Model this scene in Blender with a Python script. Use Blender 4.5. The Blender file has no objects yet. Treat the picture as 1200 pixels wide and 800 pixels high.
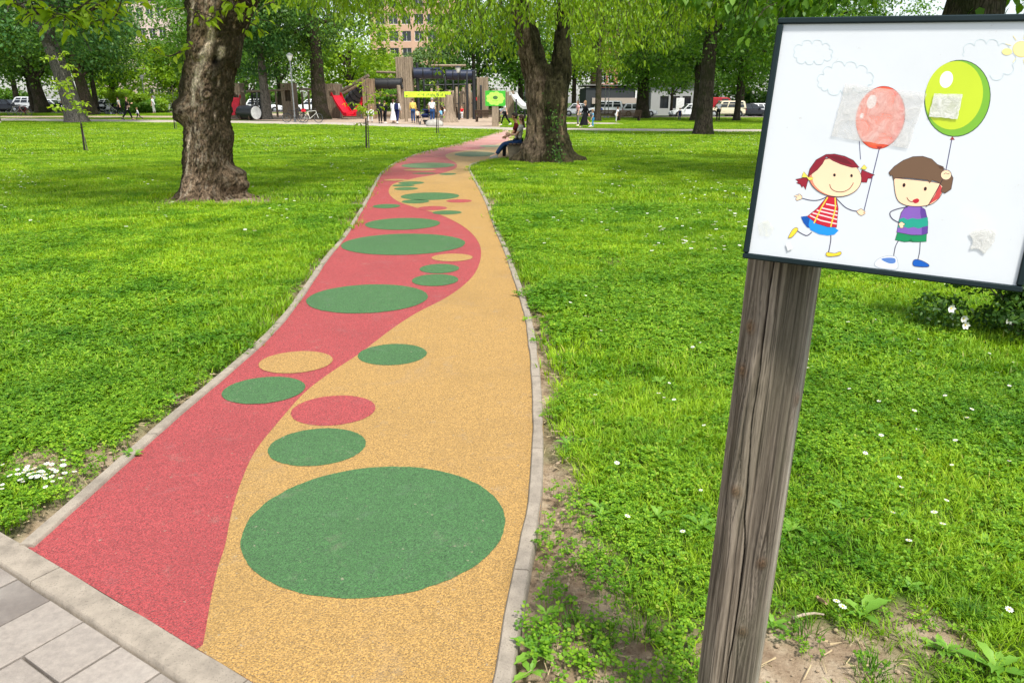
import bpy, bmesh, math, random
import numpy as np
from mathutils import Vector, Matrix
random.seed(7)
RNG = np.random.default_rng(11)
sc = bpy.context.scene
C = sc.collection
R = math.radians
F, PITCH, CAMH = 867.0, R(17.9), 1.6           # focal length in photo pixels, tilt, eye height
CP, SP = math.cos(PITCH), math.sin(PITCH)

# ------------------------------------------------------------------ measuring helpers
def sstep(a, b, t):
    t = np.clip((np.asarray(t, float)-a)/(b-a), 0, 1)
    return t*t*(3-2*t)
def gz(x, y):                                   # terrain height: the far left lawn rises a little
    return 0.48*sstep(42, 82, y)*sstep(12, -14, x)
def ground(px, py, z=0.0):
    a = (px-600)/F; b = -(py-400)/F
    dy = CP+b*SP; dz = -SP+b*CP
    t = (z-CAMH)/dz
    return (a*t, dy*t)
def zat(py, Y):
    b = (400-py)/F
    return CAMH + Y*(b*CP-SP)/(CP+b*SP)
def pt(px, py, Y):
    z = zat(py, Y)
    d = Y*CP+(CAMH-z)*SP
    return ((px-600)/F*d, Y, z)
def base(px, Y):
    x = (px-600)/F*(Y*CP+CAMH*SP)
    z = float(gz(x, Y)); x = (px-600)/F*(Y*CP+(CAMH-z)*SP)
    return (x, Y, z)
def psize(n, Y):                                # n photo pixels at distance Y in metres
    return n/F*(Y*CP+CAMH*SP*.5)

# ------------------------------------------------------------------ numpy noise
_perm = np.random.default_rng(3).permutation(512)
def _h(i, j, k):
    return _perm[(_perm[(_perm[i & 511]+j) & 511]+k) & 511]/511.0
def vnoise(x, y, z=0.0):
    x, y, z = np.broadcast_arrays(np.asarray(x, float), np.asarray(y, float), np.asarray(z, float))
    i, j, k = np.floor(x).astype(int), np.floor(y).astype(int), np.floor(z).astype(int)
    u, v, w = x-i, y-j, z-k
    u, v, w = u*u*(3-2*u), v*v*(3-2*v), w*w*(3-2*w)
    def l(a, b, t): return a+(b-a)*t
    return l(l(l(_h(i,j,k), _h(i+1,j,k), u), l(_h(i,j+1,k), _h(i+1,j+1,k), u), v),
             l(l(_h(i,j,k+1), _h(i+1,j,k+1), u), l(_h(i,j+1,k+1), _h(i+1,j+1,k+1), u), v), w)
def fbm(x, y, z=0.0, o=4):
    s, a, t = 0.0, 0.5, 0.0
    for q in range(o):
        s = s+a*vnoise(np.asarray(x)*2**q+q*17.3, np.asarray(y)*2**q+q*5.1, np.asarray(z)*2**q); t += a; a *= .5
    return s/t

# ------------------------------------------------------------------ materials
def lin(c):
    f = lambda v: v/12.92 if v <= .04045 else ((v+.055)/1.055)**2.4
    return tuple(f(v/255.0) for v in c)
MATS = {}
class NT:
    def __init__(s, name):
        s.m = bpy.data.materials.new(name); s.m.use_nodes = True
        s.t = s.m.node_tree; s.t.nodes.clear()
        s.out = s.n('ShaderNodeOutputMaterial')
    def n(s, ty, **kw):
        nd = s.t.nodes.new(ty)
        for k, v in kw.items():
            if k.startswith('i_'):
                nd.inputs[k[2:].replace('_', ' ')].default_value = v
            else: setattr(nd, k, v)
        return nd
    def l(s, a, b): s.t.links.new(a, b)
    def noise(s, vec, scale, detail=3, rough=.5, dist=0):
        nd = s.n('ShaderNodeTexNoise'); nd.inputs['Scale'].default_value = scale
        nd.inputs['Detail'].default_value = detail; nd.inputs['Roughness'].default_value = rough
        nd.inputs['Distortion'].default_value = dist
        if vec is not None: s.l(vec, nd.inputs['Vector'])
        return nd.outputs['Fac']
    def ramp(s, fac, stops):
        nd = s.n('ShaderNodeValToRGB'); e = nd.color_ramp.elements
        while len(e) < len(stops): e.new(.5)
        for el, (p, c) in zip(e, stops):
            el.position = p; el.color = (*c, 1) if len(c) == 3 else c
        s.l(fac, nd.inputs['Fac']); return nd.outputs['Color']
    def mix(s, fac, a, b, mode='MIX'):
        nd = s.n('ShaderNodeMix', data_type='RGBA', blend_type=mode)
        for sock, v in ((nd.inputs[0], fac), (nd.inputs[6], a), (nd.inputs[7], b)):
            if hasattr(v, 'links'): s.l(v, sock)
            elif isinstance(v, tuple): sock.default_value = (*v, 1) if len(v) == 3 else v
            else: sock.default_value = v
        return nd.outputs[2]
    def math(s, op, a, b=0.0, c=None):
        nd = s.n('ShaderNodeMath', operation=op)
        for k, v in enumerate((a, b, c)):
            if v is None: continue
            if hasattr(v, 'links'): s.l(v, nd.inputs[k])
            else: nd.inputs[k].default_value = v
        return nd.outputs[0]
    def maprange(s, v, a, b, c=0, d=1):
        nd = s.n('ShaderNodeMapRange'); s.l(v, nd.inputs[0])
        for k, q in enumerate((a, b, c, d)): nd.inputs[k+1].default_value = q
        return nd.outputs[0]
    def bump(s, h, strength=.3, dist=.01):
        nd = s.n('ShaderNodeBump'); nd.inputs['Strength'].default_value = strength
        nd.inputs['Distance'].default_value = dist; s.l(h, nd.inputs['Height']); return nd.outputs[0]
    def bsdf(s, col, rough=.6, spec=.4, metal=0, normal=None, link=True):
        b = s.n('ShaderNodeBsdfPrincipled')
        if hasattr(col, 'links'): s.l(col, b.inputs['Base Color'])
        else: b.inputs['Base Color'].default_value = (*col, 1)
        if hasattr(rough, 'links'): s.l(rough, b.inputs['Roughness'])
        else: b.inputs['Roughness'].default_value = rough
        b.inputs['Specular IOR Level'].default_value = spec; b.inputs['Metallic'].default_value = metal
        if normal is not None: s.l(normal, b.inputs['Normal'])
        if link: s.l(b.outputs[0], s.out.inputs[0])
        return b
    def obj(s): return s.n('ShaderNodeTexCoord').outputs['Object']
    def pos(s): return s.n('ShaderNodeNewGeometry').outputs['Position']
    def scalev(s, v, sx, sy, sz):
        nd = s.n('ShaderNodeMapping'); nd.inputs['Scale'].default_value = (sx, sy, sz); s.l(v, nd.inputs['Vector']); return nd.outputs[0]

def plain(name, col, rough=.6, spec=.4, metal=0, var=.18, scale=9.0, bump=0.0):
    """a paint, cloth or plastic of one colour with a little unevenness of its own"""
    if name in MATS: return MATS[name]
    t = NT(name); v = t.noise(t.obj(), scale, 4, .6)
    f = t.maprange(v, .3, .7, 1-var, 1+var)
    nd = t.n('ShaderNodeVectorMath', operation='SCALE'); nd.inputs[0].default_value = col; t.l(f, nd.inputs['Scale'])
    nrm = t.bump(t.noise(t.obj(), scale*14, 3), bump, .004) if bump else None
    rr = t.maprange(v, .3, .7, max(.05, rough-.08), min(1, rough+.08))
    t.bsdf(nd.outputs[0], rr, spec, metal, nrm)
    MATS[name] = t.m; return t.m
def S(name, r, g, b, **k): return plain(name, lin((r, g, b)), **k)

# ------------------------------------------------------------------ mesh helpers
def link(o, parent=None):
    C.objects.link(o)
    if parent is not None: o.parent = parent
    return o
def np_mesh(name, V, loops, sizes, mats, parent=None, midx=None, smooth=False, attrs=None):
    me = bpy.data.meshes.new(name)
    V = np.ascontiguousarray(V, np.float32); loops = np.ascontiguousarray(loops, np.int32); sizes = np.ascontiguousarray(sizes, np.int32)
    me.vertices.add(len(V)); me.vertices.foreach_set('co', V.ravel())
    me.loops.add(len(loops)); me.loops.foreach_set('vertex_index', loops)
    me.polygons.add(len(sizes)); st = np.zeros(len(sizes), np.int32); st[1:] = np.cumsum(sizes)[:-1]
    me.polygons.foreach_set('loop_start', st)
    if not isinstance(mats, (list, tuple)): mats = [mats]
    for m in mats: me.materials.append(m)
    if midx is not None: me.polygons.foreach_set('material_index', np.ascontiguousarray(midx, np.int32))
    if smooth: me.polygons.foreach_set('use_smooth', np.ones(len(sizes), bool))
    me.update(calc_edges=True); me.validate()
    for k, a in (attrs or {}).items():
        if a.ndim == 1: me.attributes.new(k, 'FLOAT', 'POINT').data.foreach_set('value', np.ascontiguousarray(a, np.float32))
        else: me.attributes.new(k, 'FLOAT_COLOR', 'POINT').data.foreach_set('color', np.ascontiguousarray(np.c_[a, np.ones(len(a))], np.float32).ravel())
    return link(bpy.data.objects.new(name, me), parent)

class MB:
    def __init__(s): s.v = []; s.f = []; s.mi = []; s.m = 0
    def add(s, vs, fs):
        k = len(s.v); s.v += [tuple(q) for q in vs]
        s.f += [tuple(i+k for i in q) for q in fs]; s.mi += [s.m]*len(fs); return s
    def box(s, c, d, rot=None, bev=0.0, taper=1.0):
        x, y, z = d[0]/2, d[1]/2, d[2]/2
        b = min(bev, x*.9, y*.9, z*.9)
        M = rot if rot is not None else Matrix.Identity(3)
        if isinstance(rot, (int, float)): M = Matrix.Rotation(rot, 3, 'Z')
        c = Vector(c)
        def ring(zz, ins, t):
            p = [(x*t-ins, y*t-b-ins), (x*t-b-ins, y*t-ins), (-x*t+b+ins, y*t-ins), (-x*t+ins, y*t-b-ins), (-x*t+ins, -y*t+b+ins), (-x*t+b+ins, -y*t+ins), (x*t-b-ins, -y*t+ins), (x*t-ins, -y*t+b+ins)]
            return [c+M@Vector((q[0], q[1], zz)) for q in p]
        if b <= 0:
            vs = [c+M@Vector((a*x*(taper if cz > 0 else 1), bb*y*(taper if cz > 0 else 1), cz*z)) for cz in (-1, 1) for a, bb in ((-1,-1),(1,-1),(1,1),(-1,1))]
            return s.add(vs, [(3,2,1,0),(4,5,6,7),(0,1,5,4),(1,2,6,5),(2,3,7,6),(3,0,4,7)])
        rs = [ring(-z, b, 1), ring(-z+b, 0, 1), ring(z-b, 0, taper), ring(z, b, taper)]
        vs = [q for r in rs for q in r]; fs = [tuple(range(7, -1, -1)), tuple(range(24, 32))]
        for r in range(3):
            for k in range(8): fs.append((r*8+k, r*8+(k+1) % 8, r*8+8+(k+1) % 8, r*8+8+k))
        return s.add(vs, fs)
    def tube(s, P, rad, n=8, cap=True, ell=1.0):
        P = [Vector(p) for p in P]; m = len(P)
        if not hasattr(rad, '__len__'): rad = [rad]*m
        vs = []; up = None
        for i, p in enumerate(P):
            d = (P[min(i+1, m-1)]-P[max(i-1, 0)])
            d = d.normalized() if d.length > 1e-9 else Vector((0, 0, 1))
            if up is None: up = Vector((0, 0, 1)) if abs(d.z) < .9 else Vector((0, 1, 0))
            a = d.cross(up); a = a.normalized() if a.length > 1e-6 else Vector((1, 0, 0)); b = a.cross(d).normalized(); up = b
            for k in range(n):
                t = 2*math.pi*k/n
                vs.append(p+a*(math.cos(t)*rad[i])+b*(math.sin(t)*rad[i]*ell))
        fs = [(i*n+k, i*n+(k+1) % n, (i+1)*n+(k+1) % n, (i+1)*n+k) for i in range(m-1) for k in range(n)]
        if cap: fs += [tuple(range(n-1, -1, -1)), tuple(range((m-1)*n, m*n))]
        return s.add(vs, fs)
    def ring(s, c, axis, r, t, n=24, k=6):
        ax = Vector(axis).normalized(); u = ax.orthogonal().normalized(); w = ax.cross(u); c = Vector(c)
        vs = []; fs = []
        for i in range(n):
            a = 2*math.pi*i/n; d = u*math.cos(a)+w*math.sin(a)
            for j in range(k):
                b = 2*math.pi*j/k; vs.append(c+d*(r+t*math.cos(b))+ax*(t*math.sin(b)))
        for i in range(n):
            for j in range(k): fs.append((i*k+j, ((i+1) % n)*k+j, ((i+1) % n)*k+(j+1) % k, i*k+(j+1) % k))
        return s.add(vs, fs)
    def ball(s, c, r, n=12, m=8, rot=None):
        if not hasattr(r, '__len__'): r = (r, r, r)
        c = Vector(c); M = rot if rot is not None else Matrix.Identity(3); vs = [c+M@Vector((0, 0, -r[2]))]
        for i in range(1, m):
            a = -math.pi/2+math.pi*i/m
            for k in range(n):
                b = 2*math.pi*k/n; vs.append(c+M@Vector((r[0]*math.cos(a)*math.cos(b), r[1]*math.cos(a)*math.sin(b), r[2]*math.sin(a))))
        vs.append(c+M@Vector((0, 0, r[2]))); L = len(vs)-1
        fs = [(0, 1+(k+1) % n, 1+k) for k in range(n)]
        for i in range(m-2):
            for k in range(n): a = 1+i*n; fs.append((a+k, a+(k+1) % n, a+n+(k+1) % n, a+n+k))
        a = 1+(m-2)*n; fs += [(a+k, a+(k+1) % n, L) for k in range(n)]
        return s.add(vs, fs)
    def prism(s, poly, fn, d0, d1):
        """poly of (a,b) pairs; fn(a,b,d) -> point; walls between depths d0 and d1"""
        n = len(poly); vs = [fn(a, b, d0) for a, b in poly]+[fn(a, b, d1) for a, b in poly]
        fs = [tuple(range(n-1, -1, -1)), tuple(range(n, 2*n))]+[(i, (i+1) % n, n+(i+1) % n, n+i) for i in range(n)]
        return s.add(vs, fs)
    def loft(s, rings, cap=True):
        n = len(rings[0]); vs = [q for r in rings for q in r]; m = len(rings)
        fs = [(i*n+k, i*n+(k+1) % n, (i+1)*n+(k+1) % n, (i+1)*n+k) for i in range(m-1) for k in range(n)]
        if cap: fs += [tuple(range(n-1, -1, -1)), tuple(range((m-1)*n, m*n))]
        return s.add(vs, fs)
    def build(s, name, mats, parent=None, smooth=True, angle=40, fix=True):
        me = bpy.data.meshes.new(name); me.from_pydata([tuple(q) for q in s.v], [], s.f)
        if not isinstance(mats, (list, tuple)): mats = [mats]
        for m in mats: me.materials.append(m)
        me.polygons.foreach_set('material_index', s.mi)
        if fix:
            bm = bmesh.new(); bm.from_mesh(me); bmesh.ops.recalc_face_normals(bm, faces=bm.faces); bm.to_mesh(me); bm.free()
        if smooth:
            me.polygons.foreach_set('use_smooth', [True]*len(me.polygons))
            try: me.set_sharp_from_angle(angle=R(angle))
            except Exception: pass
        me.update(); return link(bpy.data.objects.new(name, me), parent)

def tag(o, label=None, cat=None, group=None, kind=None):
    if label: o['label'] = label
    if cat: o['category'] = cat
    if group: o['group'] = group
    if kind: o['kind'] = kind
    return o
def thing(name, loc, label, cat, rz=0.0, group=None):
    o = bpy.data.objects.new(name, None); o.empty_display_size = .1
    C.objects.link(o); o.location = loc; o.rotation_euler = (0, 0, rz)
    return tag(o, label, cat, group)
def copy_tree(o, parent=None, loc=None, rz=None, label=None):
    c = o.copy(); C.objects.link(c); c.parent = parent
    if loc is not None: c.location = loc
    if rz is not None: c.rotation_euler = (0, 0, rz)
    if label: c['label'] = label
    for ch in list(o.children): copy_tree(ch, c)
    return c

def catmull(P, n=8, closed=False):
    P = [np.asarray(p, float) for p in P]; out = []; m = len(P)
    for i in range(m if closed else m-1):
        if closed: a, b, c, d = P[(i-1) % m], P[i], P[(i+1) % m], P[(i+2) % m]
        else: a, b, c, d = P[max(i-1, 0)], P[i], P[i+1], P[min(i+2, m-1)]
        for k in range(n):
            t = k/n
            out.append(.5*((2*b)+(-a+c)*t+(2*a-5*b+4*c-d)*t*t+(-a+3*b-3*c+d)*t**3))
    if not closed: out.append(P[-1])
    return np.array(out)

# ------------------------------------------------------------------ camera, light, world
cam = bpy.data.cameras.new('camera'); co = bpy.data.objects.new('camera', cam); C.objects.link(co)
cam.sensor_width = 36; cam.lens = 36*F/1200; cam.clip_end = 3000; cam.clip_start = .05
co.location = (0, 0, CAMH); co.rotation_euler = (R(90)-PITCH, 0, 0); sc.camera = co
SUN_EL, SUN_AZ = R(61), R(152)       # azimuth from +Y towards +X: high behind the camera, from the right
sd = Vector((math.sin(SUN_AZ)*math.cos(SUN_EL), math.cos(SUN_AZ)*math.cos(SUN_EL), math.sin(SUN_EL)))
sl = bpy.data.lights.new('sun', 'SUN'); sl.energy = 3.4; sl.angle = R(7); sl.color = (1, .96, .88)
so = bpy.data.objects.new('sun', sl); C.objects.link(so); so.rotation_euler = sd.to_track_quat('Z', 'Y').to_euler()
w = bpy.data.worlds.new('World'); sc.world = w; w.use_nodes = True
nt = w.node_tree; nt.nodes.clear()
sk = nt.nodes.new('ShaderNodeTexSky'); sk.sky_type = 'NISHITA'; sk.sun_disc = False
sk.sun_elevation = SUN_EL; sk.sun_rotation = SUN_AZ; sk.dust_density = 1.5; sk.ozone_density = .6; sk.air_density = 1.0
hs = nt.nodes.new('ShaderNodeHueSaturation'); hs.inputs['Saturation'].default_value = .45
bg = nt.nodes.new('ShaderNodeBackground'); bg.inputs[1].default_value = .15
wo = nt.nodes.new('ShaderNodeOutputWorld')
nt.links.new(sk.outputs[0], hs.inputs['Color']); nt.links.new(hs.outputs[0], bg.inputs[0]); nt.links.new(bg.outputs[0], wo.inputs[0])
vs = sc.view_settings; vs.view_transform = 'Standard'; vs.look = 'None'; vs.exposure = .70; vs.gamma = 1; vs.use_curve_mapping = False
sc.render.engine = 'CYCLES'
try:
    sc.cycles.use_denoising = True; sc.cycles.max_bounces = 8; sc.cycles.transparent_max_bounces = 12
    sc.cycles.use_adaptive_sampling = True; sc.cycles.adaptive_threshold = .015
except Exception: pass
# ================================================================== GROUND, PATHS
def gp(L): return [ground(*q) for q in L]
left_px = [(27,638),(110,565.6),(192,494),(242,453),(297,406),(330,372),(354,340),(379,304),(399,280),(416,255),(429,233),(438,216),(446,203),(456,195),(466,189.5),(487,181),(510,175),(536,169),(559,162.5),(575,158),(586,153)]
right_px = [(588,870),(601,800),(608,747),(616,695),(625.5,642),(634,590),(636.5,537),(636,485),(632,432),(624.5,380),(616,350),(606.5,323),(595,292),(583,266),(573.5,240),(563.5,221),(555.5,207),(551.5,199),(553,193.5),(562,190.5),(581,187.3),(600,185),(613,182),(617,176),(613,168),(606,160),(602,153)]
div_px = [(226,800),(238,757),(248,700),(256,665),(264,640),(272,600),(283,565),(299,530),(324,498),(357,461),(388,437),(420,416),(438.5,402),(461,385),(487,368),(520,351),(542,336),(557,320),(563.5,302),(562,287),(552,273),(536,261.5),(513,251),(487,243.5),(468,237),(457.5,229.5),(456,222),(463,215),(487,209),(510,205),(526,201),(535,196.5),(534,191),(526,187),(522,183),(526,180),(542,177),(562,175),(575,171.5),(586,168),(596,164),(602,159)]
LE = catmull(gp(left_px), 6); RE = catmull(gp(right_px), 6); DV = catmull(gp(div_px), 6)
K0 = np.array(ground(33, 642.5)); K1 = np.array(ground(295.5, 800))
KU = (K1-K0)/np.linalg.norm(K1-K0); KV = np.array([-KU[1], KU[0]])       # along the kerb; towards the lawn (far side)
if KV[1] < 0: KV = -KV
def kside(x, y): return (np.asarray(x)-K0[0])*KV[0]+(np.asarray(y)-K0[1])*KV[1]
o_ = np.argsort(LE[:,1]); LEs = LE[o_]
def x_left(y): return np.interp(y, LEs[:,1], LEs[:,0])
RS = RE[RE[:,1] < ground(581,187.3)[1]]; RS = RS[np.argsort(RS[:,1])]
_far = RE[RE[:,1] >= RS[-1,1]]; _far = _far[np.argsort(_far[:,1])]
RX = np.vstack([RS, _far])
def x_right(y): return np.interp(y, RX[:,1], RX[:,0])
def on_path(x, y, m=0.0):
    x, y = np.asarray(x), np.asarray(y)
    return (x > x_left(y)-m) & (x < x_right(y)+m) & (kside(x, y) > -m) & (y < 50)
def cross_c(x):      # centre line of the grey cross path: y as a function of x
    return np.interp(x, [-70,-40,-22,-12,-6,0,12,30,80], [66,62.5,58.5,55.5,52,48,45.6,44,40])
def on_cross(x, y, m=0.0): return np.abs(y-cross_c(x)) < 2.4+m

def bare(x, y):
    x, y = np.asarray(x, float), np.asarray(y, float)
    n = fbm(x*1.7+3, y*1.7+9); n2 = fbm(x*6+1, y*6+4)
    dr = x-x_right(y); b = np.zeros_like(x*y)
    b = np.maximum(b, np.clip(1.25-np.abs(dr)/(.16+.34*sstep(3.6, 1.2, y)), 0, 1)*sstep(4.2, 2.5, y)*(dr > -.05))
    cx, cy = ground(930, 770); b = np.maximum(b, np.clip(1.4-np.hypot((x-cx)/.36, (y-cy)/.22), 0, 1))
    cx, cy = ground(700, 770); b = np.maximum(b, np.clip(1.3-np.hypot((x-cx)/.34, (y-cy)/.26), 0, 1))
    cx, cy = ground(1090, 740); b = np.maximum(b, .75*np.clip(1.2-np.hypot((x-cx)/.2, (y-cy)/.2), 0, 1))
    dl = x_left(y)-x
    b = np.maximum(b, np.clip(1.1-np.abs(dl)/.22, 0, 1)*sstep(5.5, 3.2, y)*(dl > -.05)*.9)
    cx, cy = ground(85, 540); b = np.maximum(b, .8*np.clip(1.25-np.hypot((x-cx)/.45, (y-cy)/.3), 0, 1))
    b = np.maximum(b, np.clip(1.25-np.hypot((x+5.2)/1.25, (y-13.1)/1.0), 0, 1))
    b = np.maximum(b, .55*np.clip(1.3-np.abs(dr)/.2, 0, 1)*(dr > -.05)*sstep(24, 18, y))
    b = np.maximum(b, .5*np.clip(1.3-np.abs(dl)/.25, 0, 1)*(dl > -.05)*sstep(26, 18, y))
    v = b*(.62+1.1*n)+(n2-.5)*.5*(b > .02)
    v = np.maximum(v, np.clip((fbm(x*.9+40, y*.9+11)-.68)*6, 0, .75)*(y < 12))
    return np.clip((v-.22)*1.9, 0, 1)

def make_ground():
    xs = np.r_[np.linspace(-900, -80, 12)[:-1], np.linspace(-80, -12, 35)[:-1], np.linspace(-12, -5, 36)[:-1], np.linspace(-5, 5, 155)[:-1], np.linspace(5, 12, 36)[:-1], np.linspace(12, 80, 35)[:-1], np.linspace(80, 900, 12)]
    ys = np.r_[np.linspace(-60, -3, 14)[:-1], np.linspace(-3, .9, 24)[:-1], np.linspace(.9, 8, 122)[:-1], np.linspace(8, 20, 70)[:-1], np.linspace(20, 100, 81)[:-1], np.linspace(100, 1500, 20)]
    X, Y = np.meshgrid(xs, ys); x, y = X.ravel(), Y.ravel()
    z = gz(x, y)-.012+(fbm(x*2.2, y*2.2)-.5)*.03*(y < 22)+(fbm(x*9, y*9)-.5)*.012*(y < 8)
    mask = on_path(x, y, .10) | (kside(x, y) < .06)
    z = np.where(mask, -.06, z)
    z = np.where(on_cross(x, y, .5) & (y > 36), gz(x, y)-.03, z)
    nx, ny = len(xs), len(ys); i = np.arange((ny-1)*(nx-1)); r, c = i//(nx-1), i % (nx-1); a = r*nx+c
    L = np.stack([a, a+1, a+1+nx, a+nx], 1)
    t = NT('lawn_soil'); p = t.pos()
    g = t.ramp(t.noise(p, .55, 4, .6), [(.3, (.045, .085, .012)), (.55, (.075, .13, .016)), (.75, (.12, .17, .03))])
    g = t.mix(t.maprange(t.noise(p, 38, 3, .7), .35, .7), g, t.mix(1.0, g, (.45, .5, .4), 'MULTIPLY'))
    so_ = t.ramp(t.noise(p, 7, 6, .7), [(.25, (.14, .085, .05)), (.5, (.30, .225, .15)), (.75, (.47, .39, .285))])
    so_ = t.mix(t.maprange(t.noise(p, 60, 4, .7), .55, .75), so_, (.10, .06, .035))
    at_ = t.n('ShaderNodeAttribute', attribute_name='bare')
    col = t.mix(at_.outputs['Fac'], g, so_)
    t.bsdf(col, .95, .15, 0, t.bump(t.noise(p, 90, 5, .7), .6, .02))
    o = np_mesh('ground', np.c_[x, y, z], L.ravel(), np.full(len(L), 4), t.m, smooth=True, attrs={'bare': bare(x, y)})
    tag(o, kind='structure')
make_ground()

# ---- coloured rubber path
def rubber(name, c, dark):
    t = NT(name); p = t.pos()
    v = t.n('ShaderNodeTexVoronoi'); v.inputs['Scale'].default_value = 185; t.l(p, v.inputs['Vector'])
    g1 = t.noise(p, 175, 3, .7); big = t.noise(p, 1.1, 5, .6)
    cc = t.mix(t.maprange(v.outputs['Color'], .15, .85), tuple(q*.66 for q in c), tuple(min(1, q*1.3) for q in c))
    cc = t.mix(t.maprange(g1, .54, .62, 0, .9), cc, dark)
    cc = t.mix(t.maprange(big, .48, .72, 0, .42), cc, tuple(q*.62 for q in c))
    cc = t.mix(t.maprange(t.noise(p, 5.5, 6, .7), .60, .74, 0, .3), cc, (.30, .26, .2)); cc = t.mix(t.maprange(t.noise(p, 2.2, 7, .75, 1.2), .56, .72, 0, .38), cc, tuple(min(1, q*.55+.10) for q in c)); cc = t.mix(t.maprange(t.noise(p, 46, 2, .5), .72, .76, 0, .6), cc, (.36, .31, .22))
    sx = t.n('ShaderNodeSeparateXYZ'); t.l(p, sx.inputs[0]); sky_sheen = t.math('MULTIPLY', t.maprange(sx.outputs['Y'], 15, 40, 0, .62), t.maprange(t.noise(p, .9, 5, .6), .3, .6, .55, 1.0)); cc = t.mix(sky_sheen, cc, (.60, .50, .42))      # far end paled: grazing sky sheen painted into the rubber colour
    h = t.math('ADD', t.math('MULTIPLY', v.outputs['Distance'], -1.0), g1)
    b = t.bsdf(cc, .85, .22, 0, t.bump(h, .85, .006))
    try: b.inputs['Sheen Weight'].default_value = .08; b.inputs['Sheen Roughness'].default_value = .5
    except Exception: pass
    return t.m
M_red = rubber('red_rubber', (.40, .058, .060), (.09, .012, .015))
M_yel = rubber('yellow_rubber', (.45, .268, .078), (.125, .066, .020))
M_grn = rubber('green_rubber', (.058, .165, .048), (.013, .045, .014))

def strip_between(name, A, B, z, mat, parent=None):
    """sheet between two polylines given as functions sampled on the same rows"""
    n = len(A); V = np.zeros((2*n, 3)); V[0::2, :2] = A; V[1::2, :2] = B
    V[:, 2] = z
    i = np.arange(n-1); L = np.stack([2*i, 2*i+1, 2*i+3, 2*i+2], 1)
    return np_mesh(name, V, L.ravel(), np.full(n-1, 4), mat, parent)
def kerb_y(x): return K0[1]+(x-K0[0])*KU[1]/KU[0]
KI = .055
ys = np.r_[np.linspace(K0[1], 12, 260), np.linspace(12.1, 47.5, 180)]
# near triangle between the kerb line and the first row
tri_x = np.linspace(K0[0], .55, 60)
A = []; B = []
def tri_rows():
    out = []
    for y in np.linspace(.95, K0[1], 70):
        xk = K0[0]+(y-K0[1])*KU[0]/KU[1]
        xr = float(x_right(y))
        if xk < xr: out.append((y, xk, xr))
    return out
tr = tri_rows()
rowsA = [(q[1], q[0]) for q in tr]+[(float(x_left(y)), y) for y in ys[1:]]
rowsB = [(q[2], q[0]) for q in tr]+[(float(x_right(y)), y) for y in ys[1:]]
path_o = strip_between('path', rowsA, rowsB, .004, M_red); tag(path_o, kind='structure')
# yellow band: to the right of the dividing curve (polygon, triangulated by bmesh)
def poly_sheet(name, P, z, mat, parent, kind=None):
    bm = bmesh.new(); vv = [bm.verts.new((p[0], p[1], z)) for p in P]; f = bm.faces.new(vv)
    bmesh.ops.triangulate(bm, faces=[f]); bmesh.ops.recalc_face_normals(bm, faces=bm.faces)
    if sum(q.normal.z for q in bm.faces) < 0: bmesh.ops.reverse_faces(bm, faces=bm.faces)
    me = bpy.data.meshes.new(name); bm.to_mesh(me); bm.free(); me.materials.append(mat)
    return link(bpy.data.objects.new(name, me), parent)
def clip_row(p):
    k = float(kside(p[0], p[1])); return (p[0]-KV[0]*min(k, 0), p[1]-KV[1]*min(k, 0))
dvp = [p for p in DV if kside(*p) > 0.0]
first = DV[0]; d0 = dvp[0]
rr = [(float(x_right(y)), y) for y in np.r_[np.linspace(.97, 47, 420)]]
rr = [p for p in rr if kside(*p) > 0 and p[1] < dvp[-1][1]]
k_ = float(kside(*d0)); kk = (d0[0]-KV[0]*k_, d0[1]-KV[1]*k_); r0 = rr[0]; k_ = float(kside(*r0)); rr = [(r0[0], r0[1]-k_/KV[1])]+rr; poly = [kk]+[tuple(p) for p in dvp]+[(p[0], p[1]) for p in rr[::-1]]
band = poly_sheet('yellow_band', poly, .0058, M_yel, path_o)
ell = [(441,625,151,548,703,'g'),(372,525,56,503,547.5,'g'),(391,482,48.5,464.5,500,'r'),(309.5,458.5,47,442.5,474.5,'g'),(347,425.5,42,412.5,438.5,'y'),(460,416,40,404,429,'g'),
 (431,351,70,334,368,'g'),(510,329,27,322,336,'g'),(515,315.5,23,310,321,'g'),(530,302.5,24,298,307,'y'),(473,287,72,274.5,299.5,'g'),(472,263,43.5,256,270,'g'),(453,242,16,239.6,244.6,'g'),
 (524,249.5,17,247.2,252,'g'),(507,244.5,17,242,247,'r'),(538,236,15,234,238,'r'),(487,236.5,16,234.2,239,'g'),(504,230.4,34,226,235,'g'),(476,221.6,14,219.8,223.4,'g'),(473,217.9,13,216.4,219.3,'g'),(482,214.8,15,213,216.6,'g'),
 (464,211.2,14,210.2,212.3,'y'),(524.6,204.4,10,203.2,205.6,'g'),(502,194.3,31,191,197.5,'g'),(492,199.5,19,198.4,200.6,'y'),(497,203.5,14,202.8,204.3,'g'),(557,180.8,24,178,184,'g'),(575,171.5,13,170,173,'g')]
for cx, cy, rx, y0, y1, k in ell:
    a = ground(cx, y1); b = ground(cx, y0); yc = (a[1]+b[1])/2; xc = (a[0]+b[0])/2
    r1 = rx/F*(yc*CP+CAMH*SP); r2 = (b[1]-a[1])/2
    n = 72; wb = lambda q: 1+.012*(float(vnoise(q*.55+cx, cy*.1, 3.0))-.5)+(.004/r1)*(float(vnoise(q*2.3+cx, cy, 1.0))-.5); n = 120; P = [(xc+r1*wb(q)*math.cos(2*math.pi*q/n), yc+r2*wb(q)*math.sin(2*math.pi*q/n)) for q in range(n)]
    poly_sheet('coloured_circle', P, .0076, {'g': M_grn, 'r': M_red, 'y': M_yel}[k], path_o)
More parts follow.
